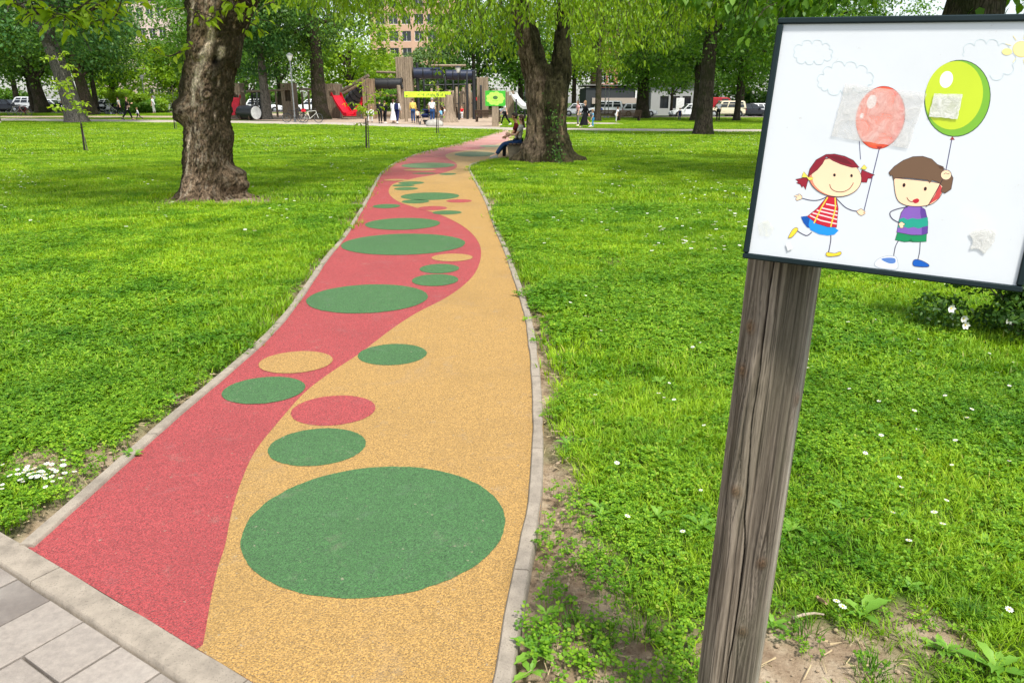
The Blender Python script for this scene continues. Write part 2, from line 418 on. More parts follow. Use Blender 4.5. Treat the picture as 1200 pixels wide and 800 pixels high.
# ---- kerbs
def concrete(name, c, sc_=14, stain=.5):
    t = NT(name); p = t.pos()
    a = t.ramp(t.noise(p, sc_, 6, .65), [(.25, tuple(q*.62 for q in c)), (.55, c), (.8, tuple(min(1, q*1.2) for q in c))])
    a = t.mix(t.maprange(t.noise(p, 2.3, 5, .65), .5, .78, 0, stain), a, tuple(q*.5 for q in c))
    a = t.mix(t.maprange(t.noise(p, 170, 2), .58, .7, 0, .6), a, tuple(q*.45 for q in c))
    t.bsdf(a, .9, .25, 0, t.bump(t.noise(p, 120, 4, .7), .45, .006)); return t.m
M_kerb = concrete('kerb_concrete', (.32, .275, .22)); M_slab = None
def kerb_strip(P, wid, z0, z1, seg, side):
    """P outer edge polyline; the kerb lies on the given side; cut into blocks by narrow joints"""
    P = np.asarray(P); d = np.r_[0, np.cumsum(np.hypot(*np.diff(P, axis=0).T))]
    T = d[-1]; mb = MB(); s0 = 0.0
    at_ = lambda s: np.array([np.interp(s, d, P[:,0]), np.interp(s, d, P[:,1])])
    rr_ = random.Random(5)
    while s0 < T-.02:
        s1 = min(T, s0+seg); n = max(2, int((s1-s0)/.12)); rings = []
        wob = rr_.uniform(-.003, .003)
        for s in np.linspace(s0+.003, s1-.003, n+1):
            p = at_(s); tg = at_(min(T, s+.05))-at_(max(0, s-.05)); tg /= np.linalg.norm(tg); nn = np.array([-tg[1], tg[0]])*side
            j = (float(vnoise(p[0]*6, p[1]*6, 2.0))-.5)*.008
            q = [(0, z0), (0, z1-.008), (.006, z1), (wid-.006, z1), (wid, z1-.008), (wid, z0)]
            rings.append([Vector((p[0]+nn[0]*(a+(j if a < .02 else -j)), p[1]+nn[1]*(a+(j if a < .02 else -j)), b+wob+(j*.4 if b > 0 else 0))) for a, b in q])
        mb.loft(rings); s0 = s1
    return mb
for nm, P, sd_ in (('kerb', [(float(x_left(y)), y) for y in np.r_[np.linspace(K0[1], 47, 420)]], -1), ('kerb', [(float(x_right(y)), y) for y in np.r_[np.linspace(1.0, 22.0, 300)] if kside(float(x_right(y)), y) > .0], 1)):
    tag(kerb_strip(P, .056, -.12, .018, .98, sd_).build(nm, M_kerb), kind='structure')
kb = kerb_strip([tuple(K0+KU*s-KV*.002) for s in np.linspace(-1.8, 3.6, 80)], .105, -.15, .012, 1.02, -1)
tag(kb.build('kerb', M_kerb), kind='structure')
# ---- paving slabs on this side of the kerb
def paving():
    t = NT('grey_slab'); p = t.pos()
    isl = t.n('ShaderNodeNewGeometry').outputs['Random Per Island']
    c = t.ramp(isl, [(0, (.18, .155, .135)), (.4, (.25, .215, .185)), (.75, (.32, .28, .24)), (1, (.43, .38, .33))])
    c = t.mix(t.maprange(t.noise(p, 40, 6, .75), .35, .72, 0, .5), c, (.12, .108, .10))
    c = t.mix(t.maprange(t.noise(p, 3, 5, .6), .5, .75, 0, .35), c, (.5, .46, .40))
    t.bsdf(c, .88, .25, 0, t.bump(t.noise(p, 150, 4, .7), .4, .005))
    u0 = float(np.dot(np.array(ground(195, 770))-K0, KU)); 
    pts = [ground(*q) for q in ((33,673),(72,696.5),(110,722),(154.5,749),(202,778))]
    us = [float(np.dot(np.array(q)-K0, KU)) for q in pts]
    print('rows', [round(q, 3) for q in us])
    mb = MB(); k = 0; g = .004; u = us[0]-1.64; rr_ = random.Random(2); big = False
    rows = []; lim = [us[0]-2*.2-.0]
    wd = [abs(us[i+1]-us[i]) for i in range(4)]; a_, b_ = (wd[0]+wd[2])/2, (wd[1]+wd[3])/2
    print(a_, b_)
    edges = list(us); 
    while edges[0] > us[0]-1.9: edges.insert(0, edges[0]-(b_ if len(edges) % 2 else a_))
    while edges[-1] < us[-1]+2.2: edges.append(edges[-1]+(a_ if len(edges) % 2 else b_))
    for i in range(len(edges)-1):
        ua, ub = edges[i]+g, edges[i+1]-g; v = -.112; w = edges[i+1]-edges[i]
        first = True
        j = edges.index(us[0]); small = (i-j) % 2 == 0
        while v > -2.6:
            ln = (.19 if small and first else rr_.choice([.3, .42, .5]) if not first else .46); first = False
            va, vb = v-g, v-ln+g
            dz = rr_.uniform(-.002, .002); zt = .004+dz; b = .004
            cs = [(ua, va), (ub, va), (ub, vb), (ua, vb)]
            f = lambda q, ins, z: Vector((*(K0+KU*(q[0]+(ins if q[0] == ua else -ins))+KV*(q[1]+(-ins if q[1] == va else ins))), z))
            mb.loft([[f(q, 0, -.06) for q in cs], [f(q, 0, zt-b) for q in cs], [f(q, b, zt) for q in cs]])
            v -= ln
    o = mb.build('pavement', t.m, smooth=False); tag(o, kind='structure')
    # sand bed under the joints
    P = [K0+KU*-3-KV*.1, K0+KU*5-KV*.1, K0+KU*5-KV*3, K0+KU*-3-KV*3]
    tag(poly_sheet('pavement_bed', P, -.018, plain('joint_sand', (.10, .085, .065), .95), None), kind='structure')
paving()

# ---- grey cross path, forecourt, road beyond the lawn
def surf_strip(name, xs, y0, y1, dz, mat, n=6):
    V = []; xs = np.asarray(xs, float)
    for x in xs:
        for k in range(n+1):
            y = y0(x)+(y1(x)-y0(x))*k/n; V.append((x, y, float(gz(x, y))+dz))
    m = len(xs); L = [(i*(n+1)+k, (i+1)*(n+1)+k, (i+1)*(n+1)+k+1, i*(n+1)+k+1) for i in range(m-1) for k in range(n)]
    return tag(np_mesh(name, np.array(V), np.array(L).ravel(), np.full(len(L), 4), mat, smooth=True), kind='structure')
M_grit = concrete('pale_gravel_path', (.44, .385, .33), 3, .35)
M_sand = concrete('safety_surface', (.43, .33, .245), 2, .3)
M_asph = concrete('asphalt', (.075, .075, .078), 4, .3)
surf_strip('cross_path', np.linspace(-90, 80, 120), lambda x: cross_c(x)-2.2, lambda x: cross_c(x)+2.2, .010, M_grit)
surf_strip('play_area', np.linspace(-27, -.8, 40), lambda x: cross_c(x)+2.0 if x > -14 else np.interp(x, [-27, -14], [65, cross_c(-14)+2.0]), lambda x: 80, .022, M_sand, 14)
surf_strip('far_path', np.linspace(-95, -27.5, 40), lambda x: 66.5, lambda x: 71, .02, M_sand)
surf_strip('far_path', np.linspace(1, 8.5, 10), lambda x: 57.5+.05*x, lambda x: 62, .018, M_grit)
surf_strip('road', np.linspace(-160, 160, 90), lambda x: 83.3, lambda x: 96, .02, M_asph)
kr = MB()
for i in range(160):
    x = -160+2*i+1; z = float(gz(x, 83.2)); kr.box((x, 83.2, z+.03), (1.99, .2, .22), bev=.02)
tag(kr.build('kerb', M_kerb), kind='structure')
# ================================================================== LAWN COVER
def leaf_mat(name, lo, mid, hi, trans=.35, rough=.5, patch=True, spec=.3, tcol=1.25):
    t = NT(name); r = t.n('ShaderNodeNewGeometry').outputs['Random Per Island']
    c = t.ramp(r, [(0, lo), (.5, mid), (1, hi)])
    p = t.pos()
    if patch:
        a = t.maprange(t.noise(p, patch if not isinstance(patch, bool) else .6, 4, .6), .3, .7, .62, 1.3)
        nd = t.n('ShaderNodeVectorMath', operation='SCALE'); t.l(c, nd.inputs[0]); t.l(a, nd.inputs['Scale']); c = nd.outputs[0]
    b = t.bsdf(c, rough, spec, link=False)
    tr = t.n('ShaderNodeBsdfTranslucent'); nd = t.n('ShaderNodeVectorMath', operation='MULTIPLY'); t.l(c, nd.inputs[0]); nd.inputs[1].default_value = (tcol*1.25, tcol*1.1, tcol*.35)
    t.l(nd.outputs[0], tr.inputs['Color'])
    mx = t.n('ShaderNodeMixShader'); mx.inputs[0].default_value = trans
    t.l(b.outputs[0], mx.inputs[1]); t.l(tr.outputs[0], mx.inputs[2]); t.l(mx.outputs[0], t.out.inputs[0])
    return t.m
def blade_mat(name, lo, mid, hi, dry):
    """grass and clover: the colour varies by blade, by patches of the lawn and with yellow-dry spots"""
    t = NT(name); g = t.n('ShaderNodeNewGeometry'); p = g.outputs['Position']; oi = t.n('ShaderNodeObjectInfo').outputs['Random']
    r = t.math('FRACT', t.math('ADD', g.outputs['Random Per Island'], t.math('MULTIPLY', oi, 7.3)))
    c = t.ramp(r, [(0, lo), (.5, mid), (.93, hi), (1, dry)])
    c = t.mix(t.maprange(t.noise(p, .33, 4, .62), .42, .66), c, t.mix(1.0, c, (1.45, 1.28, .9), 'MULTIPLY'))
    c = t.mix(t.maprange(t.noise(p, 1.3, 5, .65), .44, .64), c, t.mix(1.0, c, (.42, .60, .55), 'MULTIPLY'))
    b = t.bsdf(c, .55, .25, link=False)
    tr = t.n('ShaderNodeBsdfTranslucent'); t.l(t.mix(1.0, c, (1.5, 1.35, .5), 'MULTIPLY'), tr.inputs['Color'])
    mx = t.n('ShaderNodeMixShader'); mx.inputs[0].default_value = .38
    t.l(b.outputs[0], mx.inputs[1]); t.l(tr.outputs[0], mx.inputs[2]); t.l(mx.outputs[0], t.out.inputs[0]); return t.m
M_grass = blade_mat('grass_blade', (.15, .295, .012), (.235, .415, .018), (.33, .51, .028), (.40, .38, .12))
M_clover = blade_mat('clover_leaf', (.070, .19, .012), (.142, .305, .016), (.245, .44, .026), (.33, .42, .06))
M_petal = plain('white_petal', (.80, .80, .76), .6, .3)
M_yolk = plain('yellow_floret', (.75, .52, .03), .7)

src = bpy.data.collections.new('lawn_source')          # instanced by the lawn's geometry nodes, not linked into the scene
def src_mesh(name, V, Fs, mats, mi=None):
    me = bpy.data.meshes.new(name); me.from_pydata([tuple(q) for q in V], [], Fs)
    for m in mats: me.materials.append(m)
    if mi: me.polygons.foreach_set('material_index', mi)
    o = bpy.data.objects.new(name, me); return o
def tuft(name, n, h, spread, wid, seed):
    r = random.Random(seed); V = []; Fs = []
    for q in range(n):
        a = r.uniform(0, 6.28); d = spread*math.sqrt(r.random()); x, y = d*math.cos(a), d*math.sin(a)
        b = a+r.uniform(-1.2, 1.2); L = h*r.uniform(.5, 1.15); bend = r.uniform(.15, .95)*L; w = wid*r.uniform(.7, 1.25)
        s = (-math.sin(b)*w/2, math.cos(b)*w/2); k = len(V)
        for t, ww in ((0, .8), (.4, 1), (.75, .7)):
            cx, cy, cz = x+math.cos(b)*bend*t*t, y+math.sin(b)*bend*t*t, L*(t-.28*t*t*bend/L)-.01
            V += [(cx-s[0]*ww, cy-s[1]*ww, cz), (cx+s[0]*ww, cy+s[1]*ww, cz)]
        V.append((x+math.cos(b)*bend, y+math.sin(b)*bend, L*(1-.28*bend/L)-.01))
        Fs += [(k, k+1, k+3, k+2), (k+2, k+3, k+5, k+4), (k+4, k+5, k+6)]
    return src_mesh(name, V, Fs, [M_grass])
def clover(name, n, h, spread, rad, seed):
    r = random.Random(seed); V = []; Fs = []
    for q in range(n):
        a = r.uniform(0, 6.28); d = spread*math.sqrt(r.random()); x, y = d*math.cos(a), d*math.sin(a); z = h*r.uniform(.45, 1.1)
        tx, ty = r.uniform(-.5, .5), r.uniform(-.5, .5); R0 = rad*r.uniform(.7, 1.25); o = r.uniform(0, 6.28)
        for j in range(3):
            b = o+j*2.094; k = len(V); P = [(.05, 0), (.55, .46), (1.0, .36), (.95, 0), (1.0, -.36), (.55, -.46)]
            for u, v in P:
                dx = (u*math.cos(b)-v*math.sin(b))*R0; dy = (u*math.sin(b)+v*math.cos(b))*R0
                V.append((x+dx, y+dy, z+dx*tx+dy*ty+abs(v)*R0*.35))
            Fs += [(k, k+1, k+2, k+3), (k, k+3, k+4, k+5)]
        k = len(V); V += [(x*.9-.0008, y*.9, -.01), (x*.9+.0008, y*.9, -.01), (x+.0008, y, z), (x-.0008, y, z)]; Fs.append((k, k+1, k+2, k+3))
    return src_mesh(name, V, Fs, [M_clover])
def daisy(name, n, spread, seed, h=.05, rad=.011):
    r = random.Random(seed); V = []; Fs = []; mi = []
    for q in range(n):
        a = r.uniform(0, 6.28); d = spread*math.sqrt(r.random()); x, y = d*math.cos(a), d*math.sin(a); z = h*r.uniform(.7, 1.3)
        tx, ty = r.uniform(-.3, .3), r.uniform(-.3, .3)
        for j in range(9):
            b = j*.698; k = len(V)
            for u, v in ((.2, 0), (.7, .2), (1, 0), (.7, -.2)):
                dx = (u*math.cos(b)-v*math.sin(b))*rad; dy = (u*math.sin(b)+v*math.cos(b))*rad
                V.append((x+dx, y+dy, z+dx*tx+dy*ty))
            Fs.append((k, k+1, k+2, k+3)); mi.append(0)
        k = len(V)
        for j in range(6): V.append((x+.3*rad*math.cos(j*1.047), y+.3*rad*math.sin(j*1.047), z+.001))
        Fs.append(tuple(range(k, k+6))); mi.append(1)
        k = len(V); V += [(x-.0007, y, -.01), (x+.0007, y, -.01), (x+.0007, y, z), (x-.0007, y, z)]; Fs.append((k, k+1, k+2, k+3)); mi.append(2)
    return src_mesh(name, V, Fs, [M_petal, M_yolk, M_clover], mi)

def scatter(name, P, S_, protos, label=None):
    """points with a size each; geometry nodes stand one tuft on every point (stuff nobody could count)"""
    n = len(P); me = bpy.data.meshes.new(name); me.vertices.add(n); me.vertices.foreach_set('co', np.ascontiguousarray(P, np.float32).ravel())
    me.attributes.new('size', 'FLOAT', 'POINT').data.foreach_set('value', np.ascontiguousarray(S_, np.float32))
    me.attributes.new('turn', 'FLOAT', 'POINT').data.foreach_set('value', RNG.uniform(0, 6.283, n).astype(np.float32))
    o = link(bpy.data.objects.new(name, me)); tag(o, label, name, kind='stuff')
    col = bpy.data.collections.new(name+'_kinds')
    for q in protos: col.objects.link(q)
    g = bpy.data.node_groups.new(name, 'GeometryNodeTree')
    g.interface.new_socket('Geometry', in_out='INPUT', socket_type='NodeSocketGeometry'); g.interface.new_socket('Geometry', in_out='OUTPUT', socket_type='NodeSocketGeometry')
    N = g.nodes.new; i, out = N('NodeGroupInput'), N('NodeGroupOutput')
    mp = N('GeometryNodeMeshToPoints'); ins = N('GeometryNodeInstanceOnPoints'); ci = N('GeometryNodeCollectionInfo')
    ci.inputs['Collection'].default_value = col; ci.inputs['Separate Children'].default_value = True; ci.inputs['Reset Children'].default_value = True
    a = N('GeometryNodeInputNamedAttribute'); a.data_type = 'FLOAT'; a.inputs['Name'].default_value = 'size'
    b = N('GeometryNodeInputNamedAttribute'); b.data_type = 'FLOAT'; b.inputs['Name'].default_value = 'turn'
    cx = N('ShaderNodeCombineXYZ'); L = g.links.new
    L(i.outputs[0], mp.inputs[0]); L(mp.outputs[0], ins.inputs['Points']); L(ci.outputs[0], ins.inputs['Instance'])
    ins.inputs['Pick Instance'].default_value = True
    L(b.outputs[0], cx.inputs['Z']); L(cx.outputs[0], ins.inputs['Rotation']); L(a.outputs[0], ins.inputs['Scale']); L(ins.outputs[0], out.inputs[0])
    o.modifiers.new('scatter', 'NODES').node_group = g
    return o
def spots(y0, y1, dens, keep):
    """random places on the lawn between two distances, a little wider than the view"""
    w1 = .92*y1+3; A = 2*w1*(y1-y0); n = int(A*dens); x = RNG.uniform(-w1, w1, n); y = RNG.uniform(y0, y1, n)
    k = np.abs(x) < .92*y+3
    x, y = x[k], y[k]
    k = ~on_path(x, y, .045) & (kside(x, y) > .02) & ~on_cross(x, y, -.15)
    k &= ~((y > cross_c(x)+1.9) & (x > -25) & (x < -.9) & (y < 80)) & ~((y > 66.4) & (y < 71) & (x < -27)) & ~((y > 57.4) & (y < 62) & (x > 1) & (x < 8.5))
    k &= y < 83
    x, y = x[k], y[k]; k = RNG.random(len(x)) < keep(x, y); x, y = x[k], y[k]
    return np.c_[x, y, gz(x, y)-.008]
cl_field = lambda x, y: sstep(.40, .60, fbm(x*.55+21, y*.55+5))
gr_keep = lambda x, y: (1-bare(x, y))*(1-.55*cl_field(x, y)*(y < 14))
cl_keep = lambda x, y: (1-.75*bare(x, y))*(.16+.84*cl_field(x, y))
tall = lambda P: .6+.9*fbm(P[:,0]*1.2, P[:,1]*1.2)
T = [tuft('tuft', 16, .062, .045, .0040, i) for i in range(5)]
T2 = [tuft('tuft', 22, .075, .10, .0075, 20+i) for i in range(4)]
T3 = [tuft('tuft', 40, .08, .24, .011, 40+i) for i in range(4)]
T4 = [tuft('tuft', 60, .09, .55, .020, 60+i) for i in range(4)]
Kl = [clover('clover', 16, .042, .06, .0125, 80+i) for i in range(5)]
K2 = [clover('clover', 22, .05, .13, .019, 90+i) for i in range(4)]
D1 = [daisy('daisy', 1, .0, 100+i) for i in range(3)]; D2 = [daisy('daisy', 2, .1, 110+i, .07, .022) for i in range(3)]
for nm, y0, y1, de, pr, kp in (('grass', .9, 4.2, 900, T, gr_keep), ('grass', 4.2, 10, 330, T2, gr_keep), ('grass', 10, 24, 65, T3, gr_keep), ('grass', 24, 83, 9, T4, gr_keep),
                               ('clover', .9, 4.6, 560, Kl, cl_keep), ('clover', 4.6, 12, 150, K2, cl_keep)):
    P = spots(y0, y1, de, kp); scatter(nm, P, tall(P)*(1 if nm == 'grass' else .95), pr)
dk = lambda x, y: sstep(.46, .68, fbm(x*.45+70, y*.45+2))*(1-bare(x, y))
P = spots(1.2, 8, 9, dk); scatter('daisies', P, RNG.uniform(.8, 1.3, len(P)), D1)
P = spots(8, 48, 4.0, lambda x, y: .12+.88*sstep(.46, .62, fbm(x*.16+70, y*.16+2))); scatter('daisies', P, RNG.uniform(.8, 1.3, len(P)), D2)
cx, cy = ground(52, 565); n = 46
P = np.c_[cx+RNG.normal(0, .085, n), cy+RNG.normal(0, .05, n), np.full(n, .0)]; P = P[P[:,0] < x_left(P[:,1])-.06]
scatter('daisies', P, RNG.uniform(.7, 1.1, len(P)), [daisy('daisy', 1, 0, 130+i, .05, .0125) for i in range(3)])
# dry stalks and litter on the bare soil
def litter(name, n, seed):
    r = random.Random(seed); V = []; Fs = []
    for q in range(n):
        x, y, a, L = r.uniform(-.07, .07), r.uniform(-.07, .07), r.uniform(0, 6.28), r.uniform(.02, .07); w = .0011
        dx, dy = math.cos(a)*L, math.sin(a)*L; k = len(V); z = r.uniform(.003, .012)
        V += [(x-dy/L*w, y+dx/L*w, z), (x+dy/L*w, y-dx/L*w, z), (x+dx+dy/L*w, y+dy-dx/L*w, z+r.uniform(-.003, .012)), (x+dx-dy/L*w, y+dy+dx/L*w, z+.003)]; Fs.append((k, k+1, k+2, k+3))
    return src_mesh(name, V, Fs, [plain('dry_stalk', (.42, .33, .19), .8)])
P = spots(1.0, 6, 90, lambda x, y: np.clip(bare(x, y)*1.1, 0, .9)+.03); scatter('dry_litter', P, RNG.uniform(.7, 1.4, len(P)), [litter('stalks', 6, 200+i) for i in range(4)])
def pebble(name, seed):
    mb = MB(); r = random.Random(seed); mb.ball((0, 0, .002), (.007*r.uniform(.7, 1.3), .005, .004), 7, 5); me = bpy.data.meshes.new(name)
    me.from_pydata(mb.v, [], mb.f); me.materials.append(plain('soil_crumb', (.33, .25, .165), .95)); return bpy.data.objects.new(name, me)
P = spots(1.0, 5, 420, lambda x, y: np.clip(bare(x, y)*1.1, 0, .9)); scatter('soil_crumbs', P, RNG.uniform(.3, 1.5, len(P))**1.3, [pebble('crumb', 300+i) for i in range(4)])

# ---- broad-leaved weeds one can point to
M_weed = leaf_mat('weed_leaf', (.10, .25, .025), (.14, .31, .03), (.20, .38, .045), .3, .5, False)
def weed_mesh(seed, n=7, L0=.12):
    r = random.Random(seed); mb = MB()
    for q in range(n):
        a = 6.283*q/n+r.uniform(-.4, .4); L = L0*r.uniform(.6, 1.15); el = r.uniform(.35, 1.25); N = 7; ca, sa = math.cos(a), math.sin(a); vs = []
        for i in range(N+1):
            t = i/N; d = L*t; z = L*(math.sin(el)*t-.55*t*t*math.sin(el))+.004
            wd = L*.16*(math.sin(math.pi*min(1, .12+t*.93))**.8)*(1+.35*(i % 2))*(0.45+.75*t if t < .85 else .75); wd = max(wd, .0015)
            x = d*math.cos(el*(1-.4*t))
            for sgn in (-1, 0, 1): vs.append((x*ca-sgn*wd*sa, x*sa+sgn*wd*ca, z+abs(sgn)*wd*.35))
        mb.add(vs, [(i*3+j, i*3+j+1, i*3+4+j, i*3+3+j) for i in range(N) for j in range(2)])
    return mb
weed_src = []
for k in range(5):
    q = weed_mesh(640+k, 5+k, .085); me = bpy.data.meshes.new('weed'); me.from_pydata([tuple(v) for v in q.v], [], q.f); me.materials.append(M_weed); weed_src.append(bpy.data.objects.new('weed', me))
weeds = [(1010,722,.13,'broad toothed leaves beside the bare soil'),(770,607,.11,'upright pale leaf next to the wooden post'),(930,622,.10,'flat pale leaves just behind the wooden post'),(985,600,.10,'two pale leaves under the sign in the clover'),
 (705,606,.07,'small pale rosette halfway between kerb and post'),(1155,640,.11,'tall pale leaves out in the grass'),(1165,785,.13,'large leaves at the lower corner of the lawn'),(1110,765,.07,'rounded small leaves below the bare patch'),(905,735,.08,'leaves pressed against the foot of the post'),
 (1065,690,.07,'small yellowish rosette in the clover'),(640,722,.06,'low dark rosette on soil by the path kerb'),(690,520,.08,'loose rosette in the worn grass'),(130,500,.1,'rosette on worn soil next to the red path'),(205,470,.09,'pale rosette by the kerb beside a green circle'),(155,535,.08,'rosette at the edge of the path next to the daisies')]
for k, (px, py, L, lab) in enumerate(weeds):
    x, y = ground(px, py); o = weed_mesh(500+k, 6+k % 5, L*.82).build('dandelion_plant', M_weed, fix=False); o.location = (x, y, .0)
    tag(o, 'dandelion plant with '+lab if not lab.startswith(('small', 'low', 'loose', 'rosette', 'pale')) else 'dandelion plant, '+lab, 'weed', 'dandelion plants in the lawn')
P = spots(1.3, 5.2, 16, lambda x, y: .15+.85*sstep(.42, .6, fbm(x*1.3+9, y*1.3+31))); scatter('weeds', P, RNG.uniform(.5, 1.1, len(P)), weed_src)
# tufts of long grass on the bare soil
M_tuft = blade_mat('long_grass', (.06, .17, .012), (.09, .22, .016), (.14, .28, .02), (.2, .26, .05))
for px, py, n, lab in ((1135,725,90,'dense tuft of long grass right of the bare soil'),(1020,790,60,'tuft of dark grass on the bare soil near the post'),(945,742,40,'short grass tuft behind the foot of the post'),(752,742,50,'round grass tuft on the worn soil by the path'),(702,752,45,'grass tuft nearest the path on worn soil'),(674,735,40,'small grass tuft close to the kerb')):
    x, y = ground(px, py); q = tuft('grass_tuft', n, .075, .045, .0035, px); q.data.materials[0] = M_tuft; C.objects.link(q); q.location = (x, y, 0); tag(q, lab, 'grass tuft', 'grass tufts on worn soil')
mb = MB(); x, y = ground(960, 708); vs = []
for i in range(6):
    for j in range(5):
        u, v = (i-2.5)/2.5, (j-2)/2; wv = (1-u*u*.75)*.021
        vs.append((u*.03, v*wv, .012+.010*u*u+.008*v*v*(1 if i % 2 else .4)+.004*math.sin(3*u+2*v)))
mb.add(vs, [(i*5+j, i*5+j+1, i*5+6+j, i*5+5+j) for i in range(5) for j in range(4)]); o = mb.build('dry_leaf', plain('dry_leaf', (.32, .20, .13), .7)); o.location = (x, y, 0); o.rotation_euler = (.1, .5, .6); tag(o, 'curled brown dry leaf on the soil beside the post', 'leaf')
mb = MB(); x, y = ground(945, 725); mb.tube([(x-.05, y-.01, .012), (x-.01, y+.0, .018), (x+.03, y+.012, .014), (x+.06, y+.01, .01)], [.005, .005, .004, .003], 7); tag(mb.build('twig', plain('twig_bark', (.36, .29, .22), .85)), 'short grey twig lying on the soil below the dry leaf', 'twig')

# ================================================================== SIGN
BW, BH = .4488, .4256; BC = Vector((.6534, 1.30, 1.5226))
BRm = Matrix.Rotation(-.489, 3, 'Z') @ Matrix.Rotation(-.1027, 3, 'X') @ Matrix.Rotation(.0324, 3, 'Y')
sign = thing('park_sign', (.553, 1.475, 0), 'white children picture board with dark frame on a weathered wooden post', 'sign')
SL = Vector(sign.location)
def bp(u, v, d=0.0):                              # point on the board: u right, v up from its centre, d towards the viewer
    return BC + BRm @ Vector((u, -d, v)) - SL
def board_uv(px, py):                             # where the line of sight through a photo pixel meets the board
    b = -(py-400)/F; dr = Vector(((px-600)/F, CP+b*SP, -SP+b*CP)); o = Vector((0, 0, CAMH)); n = BRm @ Vector((0, -1, 0))
    t = (BC-o).dot(n)/dr.dot(n); q = BRm.inverted() @ (o+dr*t-BC); return (q.x, q.z)
def white_board():
    t = NT('printed_white_board'); p = t.obj()
    c = t.mix(t.maprange(t.noise(p, 7, 5, .6), .5, .75, 0, .5), (.68, .705, .735), (.63, .65, .67))
    c = t.mix(t.maprange(t.noise(p, 5, 3, .5), .62, .74, 0, .35), c, (.80, .80, .60))
    c = t.mix(t.maprange(t.noise(p, 60, 5, .75), .66, .74, 0, .7), c, (.50, .49, .47))
    t.bsdf(c, .32, .45, 0, t.bump(t.noise(p, 30, 4), .04, .003)); return t.m
mb = MB(); fr = .0105
mb.box((0, 0, 0), (1, 1, 1)); mb.v = [bp(x*(BW-2*fr+.004), z*(BH-2*fr+.004), -.004+(-y)*.010) for x, y, z in mb.v]
board = mb.build('board', white_board(), sign, smooth=False)
mb = MB()
for (u, v, w_, h_) in ((0, BH/2-fr/2, BW, fr), (0, -BH/2+fr/2, BW, fr), (-BW/2+fr/2, 0, fr, BH-2*fr-.0006), (BW/2-fr/2, 0, fr, BH-2*fr-.0006)):
    k = MB(); k.box((0, 0, 0), (w_, .026, h_), bev=.002); mb.add([bp(u+q[0], v+q[2], -.006-q[1]) for q in k.v], k.f)
mb.build('frame', plain('dark_green_frame', (.007, .018, .021), .55, .25), sign)
mb = MB(); mb.box((0, 0, 0), (1, 1, 1)); mb.v = [bp(x*(BW-.01), z*(BH-.01), -.0195+(-y)*.003) for x, y, z in mb.v]
mb.build('back_panel', plain('dark_back_panel', (.02, .035, .04), .6), sign, smooth=False)
for dz in (-.07, .09):                            # brackets that hold the board against the post
    mb = MB(); c = bp(-.105, dz, -.030); mb.box(c+Vector((0, .012, 0)), (.17, .02, .03), rot=-.489, bev=.003); mb.build('bracket', plain('galvanised', (.35, .36, .37), .4, .5, .8), sign)

INK = [0]
class Art:
    """flat prints on the board, drawn in the photo's own measures, each colour a thin layer above the last"""
    def __init__(s, name): s.name = name; s.mb = MB(); s.mats = []; s.d = .0012
    def mi(s, col):
        nm = 'ink_%d_%d_%d' % col; m = S(nm, *col, rough=.4, var=.04)
        if m not in s.mats: s.mats.append(m)
        s.mb.m = s.mats.index(m)
    def poly(s, P, col, smooth=0, line=None, lw=.9):
        P = [tuple(p) for p in P]
        if smooth: P = [tuple(p) for p in catmull(P, smooth, True)]
        bm = bmesh.new(); vv = [bm.verts.new((p[0], p[1], 0)) for p in P]; f = bm.faces.new(vv); r = bmesh.ops.triangulate(bm, faces=[f])
        bm.verts.index_update(); vs = [bp(*board_uv(v.co.x, v.co.y), s.d) for v in bm.verts]; fs = [tuple(v.index for v in q.verts) for q in bm.faces]; bm.free()
        s.mi(col); s.mb.add(vs, fs); s.d += .00002
        if line: s.line(P+[P[0]], lw, line)
    def ell(s, cx, cy, rx, ry, col, rot=0, line=None, lw=.9, n=40):
        c_, s_ = math.cos(R(rot)), math.sin(R(rot))
        s.poly([(cx+rx*math.cos(t)*c_-ry*math.sin(t)*s_, cy+rx*math.cos(t)*s_+ry*math.sin(t)*c_) for t in np.linspace(0, 2*math.pi, n, endpoint=False)], col, 0, line, lw)
    def line(s, P, wdt, col, smooth=0):
        if smooth: P = [tuple(p) for p in catmull(P, smooth)]
        P = [np.array(p, float) for p in P]; vs = []; m = len(P)
        for i, p in enumerate(P):
            d = P[min(i+1, m-1)]-P[max(i-1, 0)]; d = d/(np.linalg.norm(d)+1e-9); n = np.array([-d[1], d[0]])*wdt/2
            vs += [bp(*board_uv(*(p+n)), s.d), bp(*board_uv(*(p-n)), s.d)]
        s.mi(col); s.mb.add(vs, [(2*i, 2*i+1, 2*i+3, 2*i+2) for i in range(m-1)]); s.d += .00002
    def done(s, parent=None): return s.mb.build(s.name, s.mats, parent or board, smooth=False, fix=False)
OUT = (50, 35, 50); SKIN = (252, 214, 176)
def q2(P, ox, oy, k): return [(ox+x/k, oy+y/k) for x, y in P]
